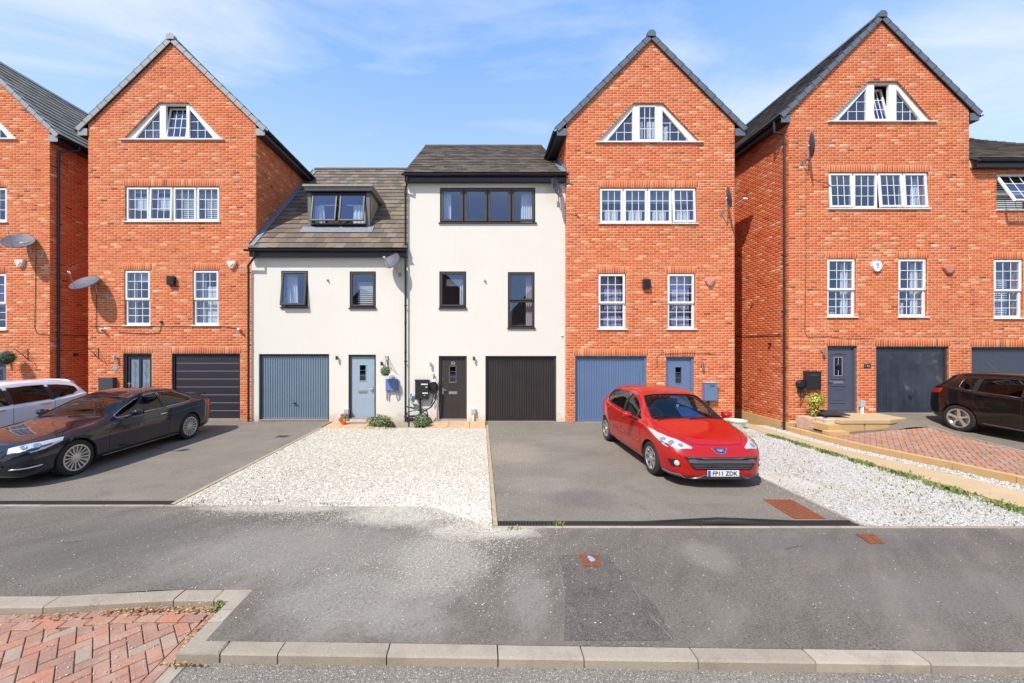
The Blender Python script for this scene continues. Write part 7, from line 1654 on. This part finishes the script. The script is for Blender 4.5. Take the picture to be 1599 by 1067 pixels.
# grille with bars
G = rc.patch([(-.60, .07, .535), (-.3, .0, .545), (0, -.02, .548), (.3, .0, .545), (.60, .07, .535)], [(-.46, .05, .345), (-.2, .0, .338), (0, 0, .338), (.2, .0, .338), (.46, .05, .345)], 'grille', mSeamC, d=.010, nu=30, nv=9, mirror=False)[0]
for (z0, z1, wd, m_) in ((.526, .514, .565, mGreyTrim), (.494, .446, .545, mGreyTrim), (.424, .415, .505, mGreyTrim), (.398, .389, .48, mGreyTrim), (.370, .361, .46, mGreyTrim)):
    rc.patch([(-wd, .05, z0), (0, -.02, z0+.004), (wd, .05, z0)], [(-wd+.01, .05, z1), (0, -.02, z1+.004), (wd-.01, .05, z1)], 'grille_bar', m_, d=.022, nu=24, nv=3, mirror=False, parent=G)
F_ = rc.patch([(.66, .09, .48), (.78, .26, .46)], [(.64, .08, .37), (.72, .2, .345)], 'fog_lamp_recess', mBlackTrim, d=.003, nu=8, nv=4)
for sd, h in zip((1, -1), F_):
    c = rc.snap((.685*sd, .12, .42), .003); n = rc.bvh.find_nearest(Vector((.685*sd, .12, .42)))[1]; me = MB().lathe([(.045, -.004), (.045, .006), (.035, .010), (0, .006)], (0, 0, 0), 'Z', 18).mesh('fog_lamp', mLampC, smooth=True); me.transform(Matrix.Translation(c) @ n.to_track_quat('Z', 'Y').to_matrix().to_4x4()); o = bpy.data.objects.new('fog_lamp', me); COL.objects.link(o); o.parent = h
rc.patch([(-.80, .42, .245), (-.66, .12, .245), (-.3, .03, .25), (0, .01, .25), (.3, .03, .25), (.66, .12, .245), (.80, .42, .245)], [(-.78, .42, .18), (-.64, .13, .18), (-.3, .05, .18), (0, .03, .18), (.3, .05, .18), (.64, .13, .18), (.78, .42, .18)], 'lower_lip', mGreyTrim, d=.028, nu=30, nv=4, mirror=False)
np_ = MB().bbox(-.26, .26, -.035, -.02, .235, .335, .003).build('number_plate', mat('plate_white', (.72, .73, .74), .4), rc.root, local=True)
MB().box(-.258, -.215, -.038, -.0352, .237, .333).build('blue_band', mat('plate_blue', (.03, .08, .42), .4), np_, local=True)
t = text('lettering', 'FP11 ZDK', .098, (.022, -.0355, .283), None, mBlackT, ext=.0008, sx=.98, bold=.0022); t.parent = np_
# badge: shield with the standing lion
bd = rc.patch([(-.135, .06, .712), (0, .04, .712), (.135, .06, .712)], [(-.075, .03, .602), (0, .02, .592), (.075, .03, .602)], 'badge', mChrome, d=.006, nu=12, nv=5, mirror=False)[0]
rc.patch([(-.112, .06, .703), (0, .04, .703), (.112, .06, .703)], [(-.062, .03, .612), (0, .02, .605), (.062, .03, .612)], 'badge_field', mat('badge_blue_black', (.02, .03, .06), .3), d=.009, nu=10, nv=4, mirror=False, parent=bd)
L_ = [[(-.050, .672), (-.028, .682), (-.012, .668), (-.03, .658), (-.045, .662)], [(-.022, .668), (.02, .676), (.03, .655), (.012, .632), (-.012, .648)], [(-.015, .655), (-.052, .650), (-.054, .643), (-.012, .645)], [(-.005, .648), (-.035, .632), (-.032, .625), (.004, .638)], [(.004, .642), (-.010, .620), (.0, .616), (.020, .640)], [(.018, .648), (.042, .622), (.050, .626), (.028, .656)], [(.024, .668), (.055, .684), (.058, .676), (.030, .658)]]
q = MB()
for P in L_: q.add([rc.snap((x*1.2, .04, .652+(z-.65)*1.15), .0125) for x, z in P], [tuple(range(len(P)))])
q.build('lion_emblem', mat('lion_silver', (.42, .52, .75), .2, metal=.6), bd, local=True)
for z in (.505,): rc.line([(.874, 1.25, z), (.875, 2.1, z)], 'side_moulding', red, .014, d=.004); rc.line([(.874, 2.24, z+.0), (.875, 2.85, z+.005)], 'side_moulding', red, .014, d=.004); rc.line([(.874, 1.25, z+.014), (.875, 2.1, z+.014)], 'moulding_strip', mChrome, .006, d=.017); rc.line([(.874, 2.24, z+.014), (.875, 2.85, z+.02)], 'moulding_strip', mChrome, .006, d=.017)
for (x0, x1) in ((-.60, -.02), (.02, .58)): MB().tube([rc.top(1.00, x0, .012), rc.top(1.035, (x0+x1)/2, .014), rc.top(1.06, x1, .014)], .009, 6).build('wiper', mBlackTrim, rc.root, local=True)
MB().lathe([(.02, 0), (.015, .015), (.003, .03), (.002, .34), (0, .34)], (0, 3.30, rc.fn['zt'](3.3)), 'Z', 8).build('aerial', mBlackTrim, rc.root, local=True)
rc.patch([(.80, 3.72, .98), (.70, 3.93, .97)], [(.82, 3.74, .72), (.68, 4.0, .70)], 'tail_lamp', mRedLens, d=.006, nu=8, nv=6)
q = MB(); q.prism([rc.top(1.28, .12+p[0], 0)[0:1]+(1.22, 1.10) for p in ()] or [(.0, 1.48, 1.20), (.055, 1.48, 1.20), (.055, 1.49, 1.155), (.0275, 1.495, 1.135), (.0, 1.49, 1.155)], (0, .002, 0)); q.build('shield_sticker', mWhite, rc.root, local=True, fix=True)
MB().add([(.05, 1.25, .90), (.62, 1.25, .90), (.35, 1.75, 1.10), (.10, 1.75, 1.12)], [(0, 1, 2, 3)]).build('dash_reflection', mat('reflection_blue', (.03, .07, .26), .6), rc.root, local=True)  # blue dashboard reflection in the windscreen, put in as a coloured sheet

# --- the dark coupe
blk = paint('dark_navy_paint', (.010, .011, .020), .15)
S = dict(L=4.59, wheels=(.80, 3.56), wr=.325, rim=.235, spokes=16, spw=(.011, .009, .013), tw=.215, cabin=(1.42, 3.80), floor=.34, belt_in=.045, bulge=.015, trim=mChrome, cap_m=mAlloy, spoke_m=mAlloy,
  zb=[(0, .24), (.1, .18), (.4, .17), (1, .17), (3.6, .18), (4.3, .22), (4.59, .36)],
  zt=[(0, .52), (.03, .62), (.08, .69), (.2, .745), (.5, .81), (.9, .875), (1.3, .935), (1.45, .975), (1.8, 1.14), (2.15, 1.29), (2.5, 1.37), (2.85, 1.395), (3.2, 1.37), (3.55, 1.28), (3.9, 1.14), (4.1, 1.065), (4.4, 1.035), (4.5, 1.0), (4.55, .88), (4.59, .62)],
  hw=[(0, .50), (.03, .63), (.08, .72), (.2, .80), (.4, .85), (.8, .882), (1.6, .872), (2.6, .872), (3.5, .885), (4.0, .86), (4.3, .80), (4.5, .70), (4.59, .60)],
  zs=[(0, .48), (.08, .62), (.25, .68), (.6, .74), (1.0, .80), (1.4, .855), (2.2, .895), (3.2, .935), (3.8, .965), (4.2, .965), (4.45, .93), (4.55, .80), (4.59, .57)],
  ze=[(0, .50), (.08, .655), (.2, .71), (.5, .775), (.9, .84), (1.3, .895), (1.45, .93), (1.8, 1.07), (2.15, 1.21), (2.5, 1.30), (2.85, 1.325), (3.2, 1.30), (3.55, 1.21), (3.9, 1.08), (4.1, 1.02), (4.4, .995), (4.5, .965), (4.55, .85), (4.59, .59)],
  rw=[(0, .42), (.1, .62), (.3, .70), (.8, .74), (1.4, .74), (1.8, .67), (2.2, .60), (2.8, .565), (3.3, .555), (3.7, .56), (4.0, .60), (4.4, .62), (4.59, .5)],
  side=[([1.62, 1.85, 2.2, 2.5, 2.78], [.905, .915, .925, .935, .942], [.955, 1.06, 1.19, 1.262, 1.287]), ([2.84, 3.1, 3.4, 3.62, 3.74], [.945, .955, .97, .99, 1.03], [1.288, 1.275, 1.215, 1.13, 1.065])],
  sideglass=[glassmat('coupe_glass', (.16, .17, .155), 1.5)]*2,
  screens=[([(1.46, .68), (1.8, .64), (2.14, .56)], .75), ([(3.42, .48), (3.7, .51), (4.0, .55)], 1.0)])
mc = Car('parked_car', 'dark navy two-door coupe with bright multi-spoke wheels on the left driveway', (-8.34, 6.27, 0), 0, S, blk)
mc.patch([(.70, 2.77, 1.285), (.70, 2.85, 1.285)], [(.83, 2.77, .945), (.83, 2.85, .945)], 'door_pillar', mBlackTrim, d=.003, nu=3, nv=8)
mc.mirror(1.83, .975); mc.handle(2.62, .80, mChrome, .2)
mc.line([(.88, 1.42, .26), (.88, 1.40, .6), (.87, 1.50, .86)]); mc.line([(.88, 2.86, .26), (.885, 2.92, .6), (.87, 2.84, .93)]); mc.line([(.88, 1.42, .26), (.88, 2.2, .24), (.88, 2.86, .26)])
mc.line([(0, .1, .705), (.4, .13, .70), (.52, .2, .72), (.66, .6, .79), (.72, 1.3, .89)], w_=.005)
mc.line([(.875, 1.3, .72), (.88, 2.0, .745), (.885, 3.0, .765), (.88, 3.9, .82)], 'shoulder_crease', blk, .010, d=-.003)
mc.line([(.88, 1.3, .20), (.885, 2.2, .195), (.885, 3.2, .20)], 'sill_trim', mAlloyD, .010, d=.006)
H = mc.patch([(.82, .62, .765), (.74, .34, .745), (.60, .16, .70), (.48, .10, .665)], [(.845, .56, .70), (.80, .32, .62), (.68, .16, .585), (.50, .07, .585)], 'headlamp', mLampC, d=.004, nu=18, nv=7)
for sd, h in zip((1, -1), H):
    for (x, y, z, r_) in ((.74, .26, .66, .05), (.64, .16, .64, .045)):
        c = mc.snap((x*sd, y, z), .005); n = mc.bvh.find_nearest(Vector((x*sd, y, z)))[1]; me = MB().lathe([(r_, -.004), (r_, .006), (r_*.8, .008), (r_*.6, .0), (0, .006)], (0, 0, 0), 'Z', 18).mesh('lens', mLens, smooth=True); me.transform(Matrix.Translation(c) @ n.to_track_quat('Z', 'Y').to_matrix().to_4x4()); o = bpy.data.objects.new('lens', me); COL.objects.link(o); o.parent = h
mc.patch([(.82, .62, .765), (.74, .34, .745), (.60, .16, .70), (.48, .10, .665)], [(.845, .56, .70), (.80, .32, .62), (.68, .16, .585), (.50, .07, .585)], 'headlamp_cover', mLampG, d=.014, nu=18, nv=5)
G = mc.patch([(-.40, .03, .655), (0, -.02, .665), (.40, .03, .655)], [(-.33, .02, .49), (0, -.02, .475), (.33, .02, .49)], 'grille', mSeamC, d=.004, nu=16, nv=4, mirror=False)[0]
for (z, w_) in ((.652, .40), (.60, .375), (.545, .355), (.490, .33)): mc.line([(-w_, .03, z), (0, -.02, z+.006), (w_, .03, z)], 'grille_louvre', mAlloy, .011, mirror=False, d=.012, parent=G)
mc.patch([(.58, .05, .40), (.78, .24, .39)], [(.56, .05, .27), (.76, .22, .28)], 'side_intake', mSeamC, d=.003, nu=10, nv=4); mc.line([(.56, .05, .345), (.70, .12, .35), (.80, .28, .365)], 'running_light', mChrome, .013, d=.010)
mc.patch([(-.46, .03, .40), (0, -.01, .40), (.46, .03, .40)], [(-.42, .03, .25), (0, -.01, .25), (.42, .03, .25)], 'lower_intake', mat('mesh_black', (.02, .02, .022), .6, bump=(90, 1, .01)), d=.004, nu=16, nv=4, mirror=False)
mc.patch([(.85, 4.12, .92), (.80, 4.36, .93), (.66, 4.54, .90)], [(.86, 4.16, .80), (.82, 4.36, .76), (.64, 4.56, .74)], 'tail_lamp', mRedLens, d=.006, nu=14, nv=5)
q = MB(); P = [[(x, 4.30+.0, mc.top(4.30, x, .01)[2]), (x, 4.44, mc.top(4.42, x, .045)[2]), (x, 4.52, mc.top(4.42, x, .055)[2]), (x, 4.50, mc.top(4.42, x, .03)[2])] for x in np.linspace(-.56, .56, 15)]; q.grid(P).build('boot_spoiler', blk, mc.root, local=True, smooth=True)
for (x0, x1) in ((-.60, -.02), (.02, .58)): MB().tube([mc.top(1.42, x0, .012), mc.top(1.46, (x0+x1)/2, .014), mc.top(1.49, x1, .014)], .009, 6).build('wiper', mBlackTrim, mc.root, local=True)
q = MB(); q.prism([(-.03, 3.36, 1.335), (.0, 3.28, 1.36), (.0, 3.44, 1.385)], (.03, 0, 0)); q.build('aerial_fin', blk, mc.root, local=True, fix=True)

# --- the white estate
wht = paint('pearl_white_paint', (.74, .75, .80), .25)
S = dict(L=4.55, wheels=(.88, 3.58), wr=.33, rim=.23, spokes=10, spw=(.014, .010, .016), tw=.21, cabin=(1.28, 4.20), floor=.38, belt_in=.05, bulge=.02, trim=mBlackTrim,
  zb=[(0, .28), (.1, .22), (.4, .20), (1, .20), (3.6, .21), (4.3, .26), (4.55, .40)],
  zt=[(0, .60), (.05, .74), (.2, .83), (.5, .90), (.9, .965), (1.25, 1.03), (1.6, 1.22), (2.0, 1.42), (2.3, 1.50), (2.8, 1.545), (3.4, 1.535), (3.9, 1.49), (4.12, 1.455), (4.20, 1.38), (4.34, 1.17), (4.44, 1.04), (4.52, .85), (4.55, .65)],
  hw=[(0, .52), (.05, .68), (.12, .77), (.3, .85), (.8, .90), (1.6, .905), (2.6, .905), (3.6, .905), (4.1, .86), (4.4, .76), (4.55, .64)],
  zs=[(0, .55), (.1, .70), (.3, .80), (.8, .88), (1.3, .94), (2.2, .98), (3.2, 1.03), (3.8, 1.08), (4.15, 1.12), (4.35, 1.03), (4.5, .80), (4.55, .60)],
  ze=[(0, .57), (.05, .70), (.2, .79), (.5, .865), (.9, .925), (1.25, .985), (1.6, 1.15), (2.0, 1.34), (2.3, 1.42), (2.8, 1.465), (3.4, 1.455), (3.9, 1.40), (4.12, 1.35), (4.2, 1.27), (4.34, 1.10), (4.44, .99), (4.52, .82), (4.55, .62)],
  rw=[(0, .44), (.1, .66), (.4, .74), (1.2, .75), (1.7, .69), (2.1, .63), (2.8, .61), (3.5, .60), (4.1, .58), (4.4, .58), (4.55, .5)],
  side=[([1.5, 1.8, 2.1, 2.45], [.99, 1.0, 1.01, 1.02], [1.06, 1.22, 1.345, 1.40]), ([2.53, 2.9, 3.3], [1.025, 1.04, 1.055], [1.405, 1.415, 1.408]), ([3.38, 3.6, 3.85, 4.0], [1.06, 1.085, 1.12, 1.19], [1.402, 1.385, 1.345, 1.30])],
  sideglass=[mCarGlass, mCarGlassD, mCarGlassD],
  screens=[([(1.3, .70), (1.6, .67), (2.0, .58)], .85), ([(4.14, .50), (4.24, .51), (4.33, .52)], 1.06)])
wc = Car('parked_car', 'white estate car with dark windows at the left edge behind the coupe', (-11.72, 6.35, 0), 0, S, wht)
for k_ in (2.44, 3.29): wc.patch([(.74, k_, 1.40), (.74, k_+.10, 1.405)], [(.86, k_, 1.03), (.86, k_+.10, 1.04)], 'door_pillar', mBlackTrim, d=.003, nu=3, nv=8)
wc.mirror(1.75, 1.06); wc.handle(2.15, .93, mChrome, .2); wc.handle(3.05, .96, mChrome, .2)
wc.line([(.9, 1.35, .3), (.905, 1.38, .6), (.89, 1.48, .95)]); wc.line([(.905, 2.48, .3), (.905, 2.48, .6), (.89, 2.49, 1.0)]); wc.line([(.905, 3.2, .6), (.9, 3.34, .8), (.89, 3.36, 1.05)])
wc.patch([(-.55, 4.06, 1.475), (0, 4.10, 1.485), (.55, 4.06, 1.475)], [(-.56, 4.22, 1.46), (0, 4.28, 1.475), (.56, 4.22, 1.46)], 'roof_spoiler', wht, d=.03, nu=12, nv=3, mirror=False)
wc.patch([(.84, 4.18, 1.08), (.74, 4.38, 1.07)], [(.86, 4.2, .90), (.76, 4.44, .88)], 'tail_lamp', mRedLens, d=.006, nu=8, nv=5)
wc.patch([(.84, .6, .90), (.62, .12, .80)], [(.87, .5, .80), (.66, .1, .70)], 'headlamp', mLampC, d=.006, nu=10, nv=5)

wc.patch([(-.45, .04, .70), (0, .0, .71), (.45, .04, .70)], [(-.40, .03, .52), (0, .0, .51), (.40, .03, .52)], 'grille', mSeamC, d=.006, nu=16, nv=5, mirror=False)
wc.patch([(-.62, .08, .42), (0, .0, .42), (.62, .08, .42)], [(-.55, .08, .30), (0, .0, .30), (.55, .08, .30)], 'lower_intake', mBlackTrim, d=.006, nu=16, nv=4, mirror=False)
wc.line([(0, .12, .79), (.5, .16, .79), (.68, .5, .87), (.74, 1.2, .96)], w_=.005)
# --- the black car on the right drive
bk2 = paint('black_paint', (.008, .007, .008), .15); bk2.node_tree.nodes['Principled BSDF'].inputs['Coat Weight'].default_value = .6
S = dict(S); S.update(L=4.37, wheels=(.90, 3.52), wr=.345, rim=.245, spokes=5, spw=(.034, .022, .040), cabin=(1.2, 4.02), trim=mAlloyD, spoke_m=mat('two_tone_alloy', (.55, .50, .45), .35, metal=.6),
  zb=[(0, .30), (.1, .25), (.4, .22), (1, .22), (3.4, .23), (4.1, .28), (4.37, .42)],
  zt=[(0, .66), (.05, .82), (.2, .93), (.5, 1.0), (.9, 1.05), (1.2, 1.11), (1.55, 1.32), (1.9, 1.49), (2.2, 1.56), (2.7, 1.59), (3.3, 1.575), (3.75, 1.53), (3.92, 1.49), (4.0, 1.40), (4.14, 1.21), (4.24, 1.10), (4.33, .90), (4.37, .7)],
  hw=[(0, .55), (.05, .70), (.12, .79), (.3, .87), (.8, .905), (1.6, .905), (2.6, .905), (3.5, .91), (3.95, .86), (4.22, .77), (4.37, .64)],
  zs=[(0, .60), (.1, .78), (.3, .88), (.8, .95), (1.3, .99), (2.2, 1.02), (3.2, 1.09), (3.7, 1.15), (3.95, 1.18), (4.15, 1.10), (4.32, .84), (4.37, .64)],
  ze=[(0, .62), (.05, .78), (.2, .89), (.5, .965), (.9, 1.015), (1.2, 1.07), (1.55, 1.25), (1.9, 1.41), (2.2, 1.48), (2.7, 1.505), (3.3, 1.49), (3.75, 1.44), (3.92, 1.38), (4.0, 1.31), (4.14, 1.15), (4.24, 1.05), (4.33, .87), (4.37, .66)],
  rw=[(0, .46), (.1, .68), (.4, .76), (1.1, .76), (1.6, .69), (2.0, .64), (2.8, .62), (3.4, .60), (3.9, .57), (4.2, .58), (4.37, .5)],
  side=[([1.42, 1.7, 2.0, 2.3], [1.03, 1.035, 1.04, 1.05], [1.12, 1.28, 1.41, 1.45]), ([2.38, 2.8, 3.18], [1.055, 1.075, 1.10], [1.45, 1.45, 1.43]), ([3.24, 3.42, 3.55], [1.105, 1.12, 1.17], [1.425, 1.41, 1.37])],
  sideglass=[mCarGlass, mCarGlassD, mCarGlassD],
  screens=[([(1.22, .71), (1.55, .67), (1.88, .59)], .92), ([(3.93, .50), (4.04, .51), (4.13, .52)], 1.1)])
kc = Car('parked_car', 'black crossover with tinted rear windows cut by the frame beside red block paving', (13.52, 6.56, .095), 0, S, bk2)
kc.root.rotation_euler.x = R(.75)
for k_ in (2.29, 3.17): kc.patch([(.74, k_, 1.44), (.74, k_+.10, 1.44)], [(.86, k_, 1.06), (.86, k_+.10, 1.07)], 'door_pillar', mBlackTrim, d=.003, nu=3, nv=8)
kc.handle(2.0, .98); kc.handle(2.95, 1.02); kc.mirror(1.6, 1.12)
kc.line([(.9, 1.3, .3), (.905, 1.32, .6), (.89, 1.4, .98)]); kc.line([(.905, 2.34, .3), (.905, 2.34, .6), (.89, 2.34, 1.03)]); kc.line([(.905, 3.05, .55), (.9, 3.22, .8), (.89, 3.2, 1.08)])
kc.line([(.905, 1.3, .30), (.905, 2.2, .28), (.905, 3.05, .30)], 'sill_trim', mAlloyD, .014, d=.006)
for sd in (-1, 1): MB().tube([kc.side(y, kc.fn['ze'](y)+.02, sd, -.005)[:2]+(kc.fn['ze'](y)+.055,) for y in np.linspace(1.9, 3.7, 12)], .014, 6).build('roof_rail', mAlloyD, kc.root, local=True)
kc.patch([(.84, 3.86, 1.10), (.80, 4.06, 1.08), (.60, 4.24, 1.05)], [(.88, 3.94, .98), (.82, 4.10, .95), (.60, 4.28, .93)], 'tail_lamp', mRedLens, d=.006, nu=12, nv=5)
MB().tube([(0, 3.4, 1.57), (.0, 3.62, 1.80)], .004, 5).build('aerial', mBlackTrim, kc.root, local=True)
